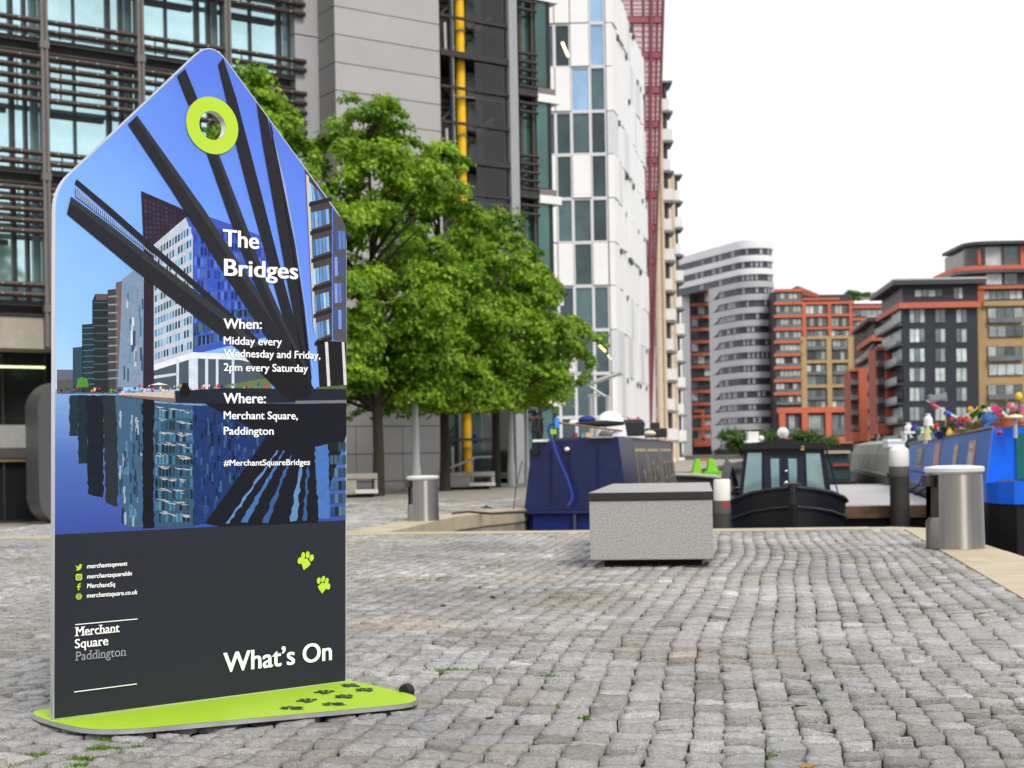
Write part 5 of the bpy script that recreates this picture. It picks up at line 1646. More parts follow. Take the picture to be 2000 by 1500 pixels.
# rounded kiosk in front of the dark shop glass
kp = P(40, 900, 40.5)
kz = -.78
ks = thing("rounded_kiosk", "tall round-cornered grey kiosk with a blue grey screen, half hidden by the totem", "kiosk", (kp.x + .52, 40.5, kz), LV.ang)
def rrect(x0, x1, z0, z1, r, n=8):
    out = []
    for cx, cz, t0 in ((x1 - r, z1 - r, 0), (x0 + r, z1 - r, 90), (x0 + r, z0 + r, 180), (x1 - r, z0 + r, 270)):
        for k in range(n + 1): out.append((cx + r * math.cos(R(t0 + 90 * k / n)), cz + r * math.sin(R(t0 + 90 * k / n))))
    return out
mb = MB(); mb.prism(rrect(0, 2.6, .0, 4.15, .8), 0, 1.3, 0, 'y'); mb.build("shell", M("grey kiosk shell", (.11, .115, .12), .4, metal=.3, var=.1, scale=1), ks, smooth=True)
mb = MB(); mb.prism(rrect(.42, 2.3, .62, 3.75, .5), -.03, .02, 0, 'y'); fr = mb.build("screen_frame", M("pale kiosk trim", (.5, .5, .52), .4, metal=.3), ks, smooth=True)
mb = MB(); mb.prism(rrect(.47, 2.25, .67, 3.70, .46), -.05, -.031, 0, 'y'); mb.build("screen", M("blue grey screen", (.075, .085, .12), .2, var=.25, scale=.7), fr)

# ------------------------------------------------------------------ moss and fallen leaves
def moss(name, label, spots, seed):
    rg = random.Random(seed)
    V, F = [], []
    for (px, py, w, n) in spots:
        c = G(px, py)
        for _ in range(n):
            x = c.x + rg.gauss(0, w); y = c.y + rg.gauss(0, w * .6); h = rg.uniform(.002, .010); a = rg.uniform(0, 6.3)
            s = rg.uniform(.004, .009); k = len(V); dx, dy = math.cos(a) * s, math.sin(a) * s
            V += [(x - dx, y - dy, -.016), (x + dx, y + dy, -.016), (x + rg.uniform(-.01, .01), y + rg.uniform(-.01, .01), h - .004)]; F.append((k, k + 1, k + 2))
    mb = MB(); mb.add(V, F)
    return tag(mb.build(name, M("bright moss", (.10, .20, .015), .8, var=.4, scale=30)), label, "moss", kind='stuff')
moss("moss", "bright green moss tufts in the joints before the totem foot", [(238, 1443, .035, 300), (205, 1460, .05, 520), (175, 1476, .04, 330), (150, 1492, .03, 200), (68, 1470, .03, 120), (60, 1494, .04, 160), (92, 1360, .03, 150)], 1)
moss("moss", "thin moss in joints across the open quay", [(882, 1308, .05, 260), (945, 1308, .06, 160), (1075, 1318, .04, 60), (850, 1395, .03, 50), (1135, 1400, .02, 40), (1080, 1378, .02, 40), (1930, 1195, .06, 60), (1985, 1470, .03, 50), (1500, 1470, .03, 50), (770, 1130, .08, 60), (830, 1132, .05, 60), (1390, 1122, .1, 60)], 2)
lf_o = M("orange dead leaf", (.30, .15, .03), .6); lf_g = M("green fallen leaf", (.13, .24, .03), .5)
lfs = [(1560, 1378, 0), (866, 1182, 1), (940, 1145, 1), (965, 1153, 1), (962, 1164, 1), (997, 1159, 0), (1315, 1420, 0), (1573, 1496, 1), (1402, 1076, 1), (640, 1135, 1), (1000, 1305, 0)]
for k, (px, py, c) in enumerate(lfs):
    p = G(px, py, .004)
    mb = MB(); n = 10
    rim = [(.030 * math.cos(t) * (1 + .25 * math.cos(t)), .018 * math.sin(t) * (1 + .12 * math.sin(5 * t)), .005 * abs(math.sin(t)) + .003 * math.cos(2 * t)) for t in [2 * math.pi * i / n for i in range(n)]]
    mb.add(rim + [(0, 0, .001)], [(i, (i + 1) % n, n) for i in range(n)]); mb.tube([(-.022, 0, .002), (-.042, .004, .004)], .0012, 4)
    o = mb.build("fallen_leaf", lf_o if c else lf_g, loc=p); o.rotation_euler = (random.uniform(-.2, .2), random.uniform(-.2, .2), random.uniform(0, 6))
    tag(o, "small orange dead leaf lying on the setts" if c else "small green leaf lying on the setts", "leaf", "orange leaves on the setts" if c else "green leaves on the setts")

# ------------------------------------------------------------------ boats
CR = -math.atan(.2)
def loft(mb, secs, m=0, close=True):
    """secs: list of cross-section point lists (x, y, z) of equal length, open lines"""
    n = len(secs[0]); v = [p for s in secs for p in s]
    f = [(i * n + k, i * n + k + 1, (i + 1) * n + k + 1, (i + 1) * n + k) for i in range(len(secs) - 1) for k in range(n - 1)]
    mb.add(v, f, m)
navy_p = M("navy boat paint", (.010, .016, .075), .3, var=.25, scale=3, spec=.25, rvar=.1)
navy_d = M("faded dark blue coach panel", (.022, .028, .048), .35, var=.2, scale=2)
gold = M("gold coach line", (.38, .29, .12), .4)
hull_b = M("black hull paint", (.008, .008, .009), .45, var=.3, scale=4)
brass = M("brass fitting", (.6, .45, .18), .3, metal=.9)

nb = thing("narrowboat", "navy blue narrowboat with gold coach lines and a cluttered roof, stern towards us", "boat", (1.13, 26, 0), CR)
# hull
mb = MB()
secs = []
for (y, b) in ((0, .78), (.25, .93), (.8, .99), (6, 1.0), (11, 1.0), (12.6, .8), (13.8, .4), (14.4, .05)):
    secs.append([(-b, y, -1.1), (-b, y, -.06), (b, y, -.06), (b, y, -1.1)])
loft(mb, secs); mb.face([(-.78, 0, -1.1), (.78, 0, -1.1), (.78, 0, -.06), (-.78, 0, -.06)])
mb.build("hull", M("bright navy hull paint", (.008, .02, .15), .3, var=.25, scale=3), nb)
mb = MB(); mb.box(-.99, .99, -.06, .5, -.06, -.025); mb.tube([(-.98, -.02, -.07), (0, -.1, -.07), (.98, -.02, -.07)], .035, 8); mb.build("rubbing_strake", navy_p, nb)
mb = MB(); mb.box(-.01, .03, -.12, -.02, -.5, -.08); mb.build("rudder_post", M("grey blue steel", (.06, .07, .11), .5), nb)
def cab_x(z): return .965 - .165 * (z + .03) / 1.33
mb = MB()
mb.hexa([(-.965, .1, -.03), (.965, .1, -.03), (.965, 2.35, -.03), (-.965, 2.35, -.03)], [(-.80, .16, 1.24), (.80, .16, 1.30), (.80, 2.35, 1.30), (-.80, 2.35, 1.24)])
for x in (-.45, -.1, .42): mb.box(x - .006, x + .006, .092, .16, .0, 1.1)
cb = mb.build("stern_cabin", navy_p, nb, bevel=.012)
mb = MB()
mb.hexa([(-.965, 2.36, -.03), (.965, 2.36, -.03), (.965, 11.3, -.03), (-.965, 11.3, -.03)], [(-.80, 2.36, 1.27), (.80, 2.36, 1.27), (.80, 11.2, 1.27), (-.80, 11.2, 1.27)])
cp = mb.build("side_cabin", navy_d, nb)
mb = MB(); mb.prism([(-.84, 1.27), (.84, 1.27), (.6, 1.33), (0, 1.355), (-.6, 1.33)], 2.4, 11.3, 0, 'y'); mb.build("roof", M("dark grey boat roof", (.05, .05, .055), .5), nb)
def side_rect(mb, y0, y1, z0, z1, m=0, e=.006):
    mb.face([(cab_x(z0) + e, y0, z0), (cab_x(z0) + e, y1, z0), (cab_x(z1) + e, y1, z1), (cab_x(z1) + e, y0, z1)], m)
for (y0, y1) in ((2.5, 4.6), (4.9, 7.4), (7.7, 10.9)):
    mb = MB(); t = .035
    side_rect(mb, y0, y1, 1.03, 1.03 + t * 1.6); side_rect(mb, y0, y0 + t * 3, .05, 1.029); side_rect(mb, y1 - t * 3, y1, .05, 1.029); side_rect(mb, y0 + .11, y1 - .11, .05, .09)
    mb.build("coach_line", gold, cp)
for (y0, zc) in ((3.6, .45), (5.6, .62), (6.5, .5), (8.4, .6), (9.4, .6), (10.3, .62)):
    mb = MB(); side_rect(mb, y0, y0 + .34, zc - .22, zc + .2, 0, .008); side_rect(mb, y0 + .08, y0 + .26, zc - .15, zc + .13, 1, .011); mb.build("porthole_panel", [M("worn gold trim", (.30, .24, .14), .5), glass_dark], cp)
mb = MB(); mb.box(-.77, -.5, .06, .17, 1.235, 1.28); mb.build("grab_rail", white_pt, cb)
mb = MB(); mb.box(.28, .72, .06, .16, 1.285, 1.32); mb.build("grab_rail", M("dull grey rail", (.45, .45, .46), .4), cb)
mb = MB(); mb.box(-.84, -.66, .095, .15, 1.00, 1.10); mb.build("vent_slot", hull_b, cb)
mb = MB(); mb.lathe([(0, .06), (.03, .05), (.055, .02), (.05, 0)], 16); h_ = mb.build("stern_lamp", M("chrome", (.7, .7, .7), .12, metal=1), cb, smooth=True); h_.location = (-.14, .12, 1.08); h_.rotation_euler = (R(90), 0, 0)
def nbp(px, py, dy=-.12):
    """a point dy in front of the stern plane seen at px, py"""
    p = P(px, py, 26 + dy - .03); v = p - Vector((1.13, 26, 0)); c, s = math.cos(-CR), math.sin(-CR)
    return Vector((v.x * c - v.y * s, v.x * s + v.y * c, v.z))
mb = MB()
mb.tube([nbp(*q) for q in ((1110, 988), (1117, 978), (1118, 966), (1107, 932), (1091, 897), (1079, 862), (1071, 843), (1073, 831), (1082, 825), (1095, 826))], .028, 10)
tl_ = mb.build("swan_neck_tiller", M("bright blue tube", (.022, .05, .30), .3), nb, smooth=True)
mb = MB(); mb.tube([nbp(1094, 826), nbp(1216, 842)], .018, 8); mb.build("tiller_bar", M("varnished pole", (.20, .11, .06), .4), tl_)
mb = MB(); a = nbp(1081, 843, -.17); mb.box(a.x - .055, a.x + .055, a.y - .012, a.y + .012, a.z - .045, a.z + .045); mb.build("lime_tag", M("lime tag", (.30, .55, .02), .5), tl_)
mb = MB(); mb.tube([nbp(1087, 816, -.16), nbp(1088, 836, -.17)], [.04, .05], 8); mb.build("blue_wrap", M("sky blue cloth", (.05, .25, .70), .7), tl_)
def onp(px, py, Y): return P(px, py, Y)
# things on its roof
def dome(label):
    p = onp(1192, 832, 29)
    mb = MB(); w = .33
    prof = [(w * 1.02, 0), (w * .99, .08), (w * .92, .22), (w * .78, .36), (w * .56, .46), (w * .3, .51), (0, .525)]
    mb.lathe(prof, 28); o = mb.build("white_dome", M("white fabric dome", (.80, .80, .83), .6, var=.03), smooth=True, loc=(p.x, 29, 1.34)); return tag(o, label, "dome")
dome("white egg-shaped dome cover on the navy narrowboat's roof")
p = onp(1229, 860, 30)
mb = MB(); mb.box(-.30, .30, -.3, .3, 0, .30); mb.box(-.27, .27, -.27, .27, .30, .34)
tag(mb.build("storage_box", M("black plastic box", (.02, .022, .024), .4, var=.3), bevel=.05, loc=(p.x, 30, 1.36)), "black rounded storage box on the navy narrowboat's roof, right of the white dome", "box")
p = onp(1281, 856, 34)
mb = MB(); mb.box(-.24, .24, -.3, .3, 0, .22); mb.box(-.12, .08, -.2, .2, .22, .36)
tag(mb.build("storage_box", M("black plastic box", (.02, .022, .024), .4), bevel=.02, loc=(p.x, 34, 1.36)), "smaller stepped black box at the far end of the navy narrowboat's roof", "box")
p = onp(1269, 862, 31.5)
mb = MB(); mb.ball((0, 0, .08), .13, 12, sz=.6, sx=1.1)
tag(mb.build("cream_bag", M("cream canvas", (.60, .52, .38), .8), smooth=True, loc=(p.x, 31.5, 1.34)), "small cream bag between the two black roof boxes", "bag")
a, b = onp(1126, 828, 28), onp(1217, 827, 28.6)
pb = thing("folded_parasol", "folded black parasol lying along the navy narrowboat's roof before the dome", "parasol", a)
mb = MB(); mb.tube([(0, 0, 0), (b - a) * .3, (b - a) * .6, b - a], [.03, .06, .07, .04], 10); mb.build("canopy", M("black canvas", (.015, .015, .017), .8), pb, smooth=True)
mb = MB(); mb.tube([(a - a) , -(b - a) * .12], .015, 8); mb.build("pole", steel_dark, pb)
p = onp(1147, 826, 28.9)
mb = MB(); mb.ball((0, 0, .07), .16, 12, sz=.5, sx=1.15)
tag(mb.build("blue_bag", M("royal blue canvas", (.012, .03, .22), .7), smooth=True, loc=(p.x, 28.9, p.z)), "crumpled royal blue bag behind the folded parasol", "bag")
p = onp(1120, 828, 28.4)
mb = MB(); mb.box(-.08, .08, -.06, .06, 0, .06); mb.box(-.06, .06, -.05, .05, .06, .085)
tag(mb.build("white_carton", white_pt, bevel=.01, loc=(p.x, 28.4, p.z)), "small white carton at the left end of the folded parasol", "carton")
for (px, py, nm, col, lab, cat) in ((1123, 843, "red_tin", (.30, .02, .05), "dark red tin on the stern edge of the navy narrowboat's roof", "tin"),
                                    (1150, 843, "peach_box", (.75, .42, .20), "peach coloured box on the stern edge of the navy narrowboat's roof", "box"),
                                    (1138, 842, "green_tin", (.16, .30, .26), "pale green tin between the red tin and the peach box", "tin"),
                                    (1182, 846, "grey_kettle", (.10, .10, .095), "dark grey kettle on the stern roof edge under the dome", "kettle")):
    p = onp(px, py, 26.7); mb = MB()
    if cat == "box": mb.box(-.06, .06, -.05, .05, 0, .07); mb.box(-.063, .063, -.053, .053, .07, .085)
    elif cat == "kettle": mb.lathe([(0, 0), (.12, 0), (.13, .05), (.08, .11), (.02, .12), (0, .14)], 14); mb.tube([(.1, 0, .05), (.19, 0, .10)], .016, 6); mb.tube([(-.08, 0, .1), (0, 0, .19), (.08, 0, .1)], .01, 6)
    else: mb.lathe([(0, 0), (.05, 0), (.05, .075), (.054, .077), (.054, .085), (0, .085)], 14)
    tag(mb.build(nm, M(nm.replace("_", " ") + " paint", col, .5), loc=(p.x, 26.7, 1.31)), lab, cat)

def plant(label, px, py, Y, z, pot_r, pot_h, pot_col, leaf_r, fl_col=None, fl_n=0, cat="potted plant", seed=1, leaf_h=.8, grp=None):
    x = P(px, py, Y).x
    o = thing("potted_plant", label, cat, (x, Y, z), 0, grp)
    mb = MB(); mb.lathe([(0, 0), (pot_r * .75, 0), (pot_r * .95, pot_h * .8), (pot_r * 1.06, pot_h * .8), (pot_r * 1.06, pot_h), (pot_r * .9, pot_h), (0, pot_h * .9)], 16)
    mb.build("pot", pot_col, o, smooth=True)
    rg = random.Random(seed)
    cl = [(rg.uniform(-.5, .5) * leaf_r, rg.uniform(-.5, .5) * leaf_r, pot_h + leaf_r * rg.uniform(.2, 1.) * leaf_h, leaf_r * .5, .8) for _ in range(5)]
    leaves("foliage", cl, 90 / max(.02, (leaf_r * .5) ** 2) * .3, leaf_r * .35, bush_leaf, o, seed)
    if fl_n:
        for k in range(fl_n):
            mb = MB(); c = (rg.uniform(-.7, .7) * leaf_r, rg.uniform(-.6, .3) * leaf_r, pot_h + leaf_r * rg.uniform(.7, 1.35) * leaf_h)
            r = leaf_r * rg.uniform(.22, .34)
            for q in range(6):
                t = q * math.pi / 3
                mb.ball((c[0] + r * .55 * math.cos(t), c[1] + rg.uniform(-.2, .2) * r, c[2] + r * .55 * math.sin(t)), r * .5, 6)
            mb.ball(c, r * .5, 6); mb.build("blossom", fl_col, o, smooth=True)
    return o
tc_m = M("terracotta pot", (.42, .10, .035), .7); pot_p = M("pink clay pot", (.55, .30, .24), .7)
pink_f = M("hot pink petals", (.75, .02, .16), .6, var=.2); red_f = M("red petals", (.70, .012, .03), .6, var=.2); yel_f = M("yellow petals", (.75, .45, .03), .6); rose_f = M("rose petals", (.70, .14, .22), .6)
plant("leafy plant in a pink pot on the navy narrowboat's roof", 1238, 832, 30.6, 1.36, .14, .08, pot_p, .16, rose_f, 2, seed=4, leaf_h=1.5)
# bicycle standing at the stern of the roof
def bicycle(label, loc, rz, s):
    o = thing("bicycle", label, "bicycle", loc, rz); o.scale = (s, s, s)
    bm_ = M("black bicycle frame", (.015, .015, .016), .35)
    for x in (-.5, .5):
        mb = MB()
        mb.tube([(x + .33 * math.cos(t), 0, .34 + .33 * math.sin(t)) for t in [2 * math.pi * i / 24 for i in range(25)]], .022, 6)
        for i in range(10): t = math.pi * i / 10; mb.tube([(x - .32 * math.cos(t), 0, .34 - .32 * math.sin(t)), (x + .32 * math.cos(t), 0, .34 + .32 * math.sin(t))], .003, 4)
        mb.build("wheel", black_rub, o)
    mb = MB()
    for a, b in (((-.5, .34), (-.05, .30)), ((-.05, .30), (-.2, .78)), ((-.2, .78), (-.5, .34)), ((-.05, .30), (.36, .74)), ((-.17, .7), (.36, .74)), ((.36, .82), (.5, .34)), ((-.2, .78), (-.23, .92)), ((.36, .82), (.33, .98))):
        mb.tube([(a[0], 0, a[1]), (b[0], 0, b[1])], .018, 6)
    mb.build("frame", bm_, o)
    mb = MB(); mb.tube([(.25, -.3, 1.0), (.33, -.15, .99), (.33, .15, .99), (.25, .3, 1.0)], .016, 6); mb.build("handlebar", bm_, o)
    mb = MB(); mb.hexa([(-.38, -.08, .92), (-.08, -.02, .92), (-.08, .02, .92), (-.38, .08, .92)], [(-.40, -.09, .97), (-.06, -.03, .96), (-.06, .03, .96), (-.40, .09, .97)]); mb.build("saddle", M("grey saddle", (.2, .2, .2), .6), o, bevel=.01)
    mb = MB(); mb.box(-.62, -.58, -.03, .03, .62, .70); mb.build("rear_light", M("red reflector", (.5, .01, .02), .3), o)
    mb = MB(); mb.tube([(.30, .05, .86), (.36, .1, .9)], .03, 6); mb.build("bell", M("teal bell", (.05, .30, .30), .4), o)
    return o
p = P(1056, 850, 27.6)
bicycle("small dark bicycle standing at the left of the navy narrowboat's roof", (p.x - .06, 27.6, 1.27), R(78), .66)
# fender with flowers hanging on the flank
p = P(1282, 900, 34.2)
fd = thing("hanging_fender", "red fender and yellow rope hanging on the navy narrowboat's flank", "fender", (p.x + .02, 34.2, .35))
mb = MB(); mb.ball((0, 0, .42), .17, 14, sz=1.1); mb.build("red_ball", M("coral red plastic", (.70, .04, .045), .5), fd, smooth=True)
mb = MB(); mb.ball((.05, 0, .18), .12, 12, sz=1.1); mb.build("dark_ball", M("dark red plastic", (.22, .012, .015), .5), fd, smooth=True)
mb = MB(); mb.tube([(.0, 0, .98), (.02, -.02, .6), (.13, -.05, .25), (.17, -.05, -.1)], [.02, .02, .05, .03], 8); mb.build("yellow_rope", M("yellow rope", (.55, .38, .06), .8), fd)
mr = thing("mooring_rope", "dark mooring rope lying over the kerb to the navy narrowboat", "rope", (0, 0, 0))
mb = MB(); pts = [G(884, 1003, .02), G(915, 1000, .02), G(960, 1003, .02), G(1000, 1001, .03), P(1030, 1000, 25.9)]
mb.tube(pts, .022, 8); mb.build("rope", M("dark rope", (.05, .04, .035), .9), mr)
mb = MB(); mb.tube([P(1003, 995, 25.3), P(1008, 950, 25.6), P(1020, 900, 26.2)], .01, 6); mb.build("thin_line", M("dark rope", (.05, .04, .035), .9), mr)
mb = MB(); q = G(950, 992, 0); mb.lathe([(0, 0), (.10, 0), (.10, .02), (.03, .03), (.03, .045), (0, .05)], 14, 0, q)
tag(mb.build("mooring_ring", steel_dark), "small dark mooring plate on the paving left of the navy narrowboat", "mooring plate")

# --- black cruiser-like narrowboat facing us
bb = thing("narrowboat", "black narrowboat with a blunt bow and pale teal windows pointing at us", "boat", (4.17, 21.2, 0), -math.atan(.165))
prof = [(0, .04, .47), (.25, .30, .44), (.8, .60, .37), (1.6, .84, .26), (2.6, .95, .17), (3.4, .97, .14), (8, .97, .13), (14, .97, .15)]
mb = MB(); secs = []
for (y, b, g) in prof:
    secs.append([(-b * .80, y + .15, -1.1), (-b * .95, y + .05, -.35), (-b, y, g), (-b + .06 if b > .1 else -b * .5, y, g), (b - .06 if b > .1 else b * .5, y, g), (b, y, g), (b * .95, y + .05, -.35), (b * .80, y + .15, -1.1)])
mb2 = MB()
for s_ in range(7):
    if s_ == 3: continue
    loft(mb, [[sc_[s_], sc_[s_ + 1]] for sc_ in secs])
for z in (-.05, -.3):
    pass
mb.build("hull", hull_b, bb, smooth=True)
for sgn in (-1, 1):
    mb = MB(); mb.tube([(sgn * (b + .01), y, g - .03) for (y, b, g) in prof], .035, 6); mb.build("gunwale", M("worn black steel", (.022, .022, .023), .5, var=.4), bb)
    mb = MB(); mb.tube([(sgn * (b * .985 + .01), y, g - .32) for (y, b, g) in prof], .025, 6); mb.build("rubbing_strake", M("worn black steel", (.022, .022, .023), .5), bb)
mb = MB(); loft(mb, [[(-b + .05, y + .02, g - .10), (b - .05, y + .02, g - .10)] for (y, b, g) in prof[1:7]]); mb.build("deck", M("dark deck", (.03, .028, .028), .7), bb)
mb = MB(); mb.tube([(0, -.03, .50), (0, -.06, .2), (0, .02, -.6)], [.05, .06, .05], 8); mb.build("stem_post", hull_b, bb)
mb = MB(); mb.box(-.14, .14, .3, .5, .40, .50); mb.build("bow_fitting", M("dark brown fitting", (.03, .02, .018), .6), bb, bevel=.02)
BY = 3.75
def bbp(px, py, dy=0.):
    Fb = Frame((4.17 + .1627 * (BY + dy), 21.2 + .9866 * (BY + dy)), (.9866, -.1627)); s_, z_ = Fb.hit(px, py); return s_, z_
cq = [bbp(1441, 985), bbp(1627, 985), bbp(1609, 871), bbp(1529, 864), bbp(1454, 872)]
cmat = M("midnight blue cabin paint", (.009, .010, .024), .4, var=.2, scale=3)
mb = MB(); mb.prism([(p[0], p[1]) for p in cq][::-1], BY, BY + 9, 0, 'y'); mb.build("cabin", cmat, bb)
mb = MB(); t0 = [(cq[2][0] + .06, cq[2][1] + .0), (cq[3][0], cq[3][1] + .02), (cq[4][0] - .06, cq[4][1])]
mb.prism([(t0[0][0], t0[0][1] - .05), (t0[0][0], t0[0][1] + .03), (t0[1][0], t0[1][1] + .05), (t0[2][0], t0[2][1] + .03), (t0[2][0], t0[2][1] - .05)], BY - .10, BY + 9.05, 0, 'y'); mb.build("roof", M("black roof paint", (.012, .012, .014), .4), bb)
gl_t = M("pale teal cabin glass", (.34, .52, .55), .08, metal=.6, var=.15, scale=1.5)
fr_m = M("blue black frame", (.018, .017, .045), .3)
def bquad(nm, pts, mt, off, par=None, th=.012):
    q = [bbp(*p, dy=-off) for p in pts]
    mb = MB(); mb.prism([(p[0], p[1]) for p in q][::-1], BY - off, BY - off + th, 0, 'y'); return mb.build(nm, mt, par or bb)
Z4 = lambda x, y: (1380 + x / 5.356, 780 + y / 5.356)
for pts in ([(430, 560), (575, 560), (575, 965), (380, 1003)], [(1040, 565), (1185, 565), (1245, 1000), (1055, 962)]):
    bquad("window", [Z4(*p) for p in pts], gl_t, .02)
door = bquad("door", [Z4(*p) for p in [(600, 585), (1015, 585), (1020, 1000), (605, 1000)]], fr_m, .02)
for pts in ([(668, 620), (757, 620), (762, 940), (680, 948)], [(853, 620), (943, 620), (946, 915), (866, 890)]):
    bquad("pane", [Z4(*p) for p in pts], gl_t, .04, door)
bquad("door_joint", [Z4(*p) for p in [(803, 590), (812, 590), (815, 960), (806, 960)]], hull_b, .03, door, .008)
for (x, y) in ((830, 752), (832, 872)):
    s_, z_ = bbp(*Z4(x, y)); mb = MB(); mb.ball((s_, BY - .06, z_), .028 if y < 800 else .04, 10); mb.build("door_handle", M("chrome", (.7, .7, .7), .12, metal=1), door, smooth=True)
def roofp(px, py, Y): p = P(px, py, Y); return p
p = roofp(1470, 866, 26.3)
mb = MB(); mb.box(-.10, .10, -.12, .12, 0, .13); mb.box(-.105, .105, -.125, .125, .13, .16); mb.box(-.14, .14, -.15, .15, -.05, 0)
tag(mb.build("white_box", white_pt, bevel=.02, loc=(p.x, 26.3, 1.19)), "white box standing on the black boat's roof", "box")
p = roofp(1487, 868, 25.8); mb = MB(); mb.ball((0, 0, .05), .055, 12); mb.lathe([(.03, -.06), (.03, 0)], 10)
tag(mb.build("white_lamp", white_pt, smooth=True, loc=(p.x, 25.8, 1.17)), "little white ball lamp on the black boat's roof", "lamp")
p = roofp(1530, 860, 27); mb = MB(); mb.lathe([(0, .02), (.06, .0), (.11, -.04), (.10, -.035), (.055, .012), (0, .03)], 18); sd_ = thing("satellite_dish", "small pale round dish on the black boat's roof centre", "dish", (p.x, 27, 1.24))
d_ = mb.build("dish", M("pale grey dish", (.6, .6, .6), .5), sd_, smooth=True); d_.rotation_euler = (R(80), 0, 0); d_.location = (0, -.02, .10)
mb = MB(); mb.tube([(0, 0, -.06), (0, 0, .1)], .015, 6); mb.build("mast", steel_dark, sd_)
p = roofp(1561, 876, 25); mb = MB(); mb.box(-.03, .03, 0, .05, -.03, .03); mb.lathe([(0, 0), (.025, 0), (.03, .03), (0, .05)], 10, 0, (0, -.03, 0)); tag(mb.build("brass_lamp", brass, loc=(p.x, 24.72, p.z)), "tiny brass lamp under the black boat's eave", "lamp")
# folded blue rope / tarp strap right of the cabin
mr = thing("mooring_rope", "blue rope hanging from the black boat's roof to the pontoon", "rope", (0, 0, 0))
mb = MB(); mb.tube([P(1612, 872, 25.3), P(1622, 905, 26), P(1632, 945, 26.5), P(1640, 975, 26.3)], .018, 6); mb.build("rope", M("blue rope", (.05, .12, .22), .7), mr)

# --- mooring piles with white caps
pile_m = M("dark pile sleeve", (.050, .046, .042), .6, var=.25, scale=2)
def pile(label, px, y0, y1, ycap, Y, r, band=None, flat_top=False):
    o = thing("mooring_pile", label, "mooring pile", (P(px, 900, Y).x, Y, 0), 0, "dark mooring piles with white caps")
    zt_, zb_, zc = P(px, y0, Y).z, P(px, y1, Y).z, P(px, ycap, Y).z
    mb = MB(); mb.lathe([(r, zb_ - .9), (r, zc - .02), (r * 1.04, zc - .02), (r * 1.04, zc - .10), (r, zc - .10)][:2], 24); mb.build("post", pile_m, o, smooth=True)
    mb = MB(); mb.lathe([(r * 1.05, zc - .22), (r * 1.05, zc - .05), (r * .9, zc)], 24); mb.build("collar", M("grey pile collar", (.085, .082, .08), .6), o, smooth=True)
    mb = MB(); h_ = zt_ - zc; mb.lathe([(r * .98, zc - .04), (r * 1.03, zc + .02), (r * 1.03, zt_ - .03), (r * .95, zt_), (0, zt_)] if flat_top else [(r * .98, zc - .04), (r * 1.03, zc + .02), (r * 1.0, zc + h_ * .74), (r * .92, zc + h_ * .80), (r * .45, zc + h_ * .96), (0, zt_)], 24); mb.build("cap", M("white pile cap", (.78, .77, .72), .45, var=.04), o, smooth=True)
    if band:
        za, zb2 = P(px, band[0], Y).z, P(px, band[1], Y).z
        mb = MB(); mb.lathe([(r * 1.06, zb2), (r * 1.06, za)], 24, a0=R(262), a1=R(318)); mb.build("red_patch", M("rusty red patch", (.42, .03, .03), .6, var=.3), o, smooth=True)
    return o
pile("tall dark mooring pile with a white conical cap, rising from the pontoon", 1756, 869, 985, 909, 27.6, .185)
pile("short mooring pile with a large white cap and red patch, beside the granite bench", 1409, 936, 1030, 975, 21.5, .122, (981, 989), True)

# --- pontoon
po = thing("pontoon", "low timber pontoon with a brown fascia and pale deck between the moored boats", "pontoon", (0, 0, 0))
a, b = G(1640, 988, -.12), G(1835, 985, -.12)
d = Vector((.2, 1, 0)); L = 17
dk = M("glare-pale decking", (.40, .385, .39), .5, var=.14, scale=2, bump=.1, bscale=10)  # sky glare on the boards is painted in as a pale colour
mb = MB()
A = a + Vector((-.35, 0, 0)); B = Vector((b.x, a.y - .2, -.12))
n = 40
for k in range(n):
    t0, t1 = k / n, (k + .95) / n
    p, q = A + d * L * t0, A + d * L * t1; u, w = B + d * L * t0, B + d * L * t1
    mb.hexa([(p.x, p.y, -.17), (u.x, u.y, -.17), (w.x, w.y, -.17), (q.x, q.y, -.17)], [(p.x, p.y, -.12), (u.x, u.y, -.12), (w.x, w.y, -.12), (q.x, q.y, -.12)])
mb.build("deck", dk, po)
mb = MB(); mb.hexa([(A.x, A.y - .16, -.36), (B.x, B.y - .16, -.36), (B.x, B.y - .005, -.36), (A.x, A.y - .005, -.36)], [(A.x, A.y - .16, -.13), (B.x, B.y - .16, -.13), (B.x, B.y - .005, -.13), (A.x, A.y - .005, -.13)])
mb.build("fascia_beam", M("brown timber beam", (.13, .075, .04), .75, var=.55, scale=3.5, bump=.3), po)
mb = MB(); mb.hexa([(A.x + .1, A.y, -.9), (B.x, B.y, -.9), (B.x + 3, B.y + 16, -.9), (A.x + 3.2, A.y + 16, -.9)], [(A.x + .1, A.y, -.19), (B.x, B.y, -.19), (B.x + 3, B.y + 16, -.19), (A.x + 3.2, A.y + 16, -.19)]); mb.build("float", M("black float", (.012, .012, .012), .6), po)

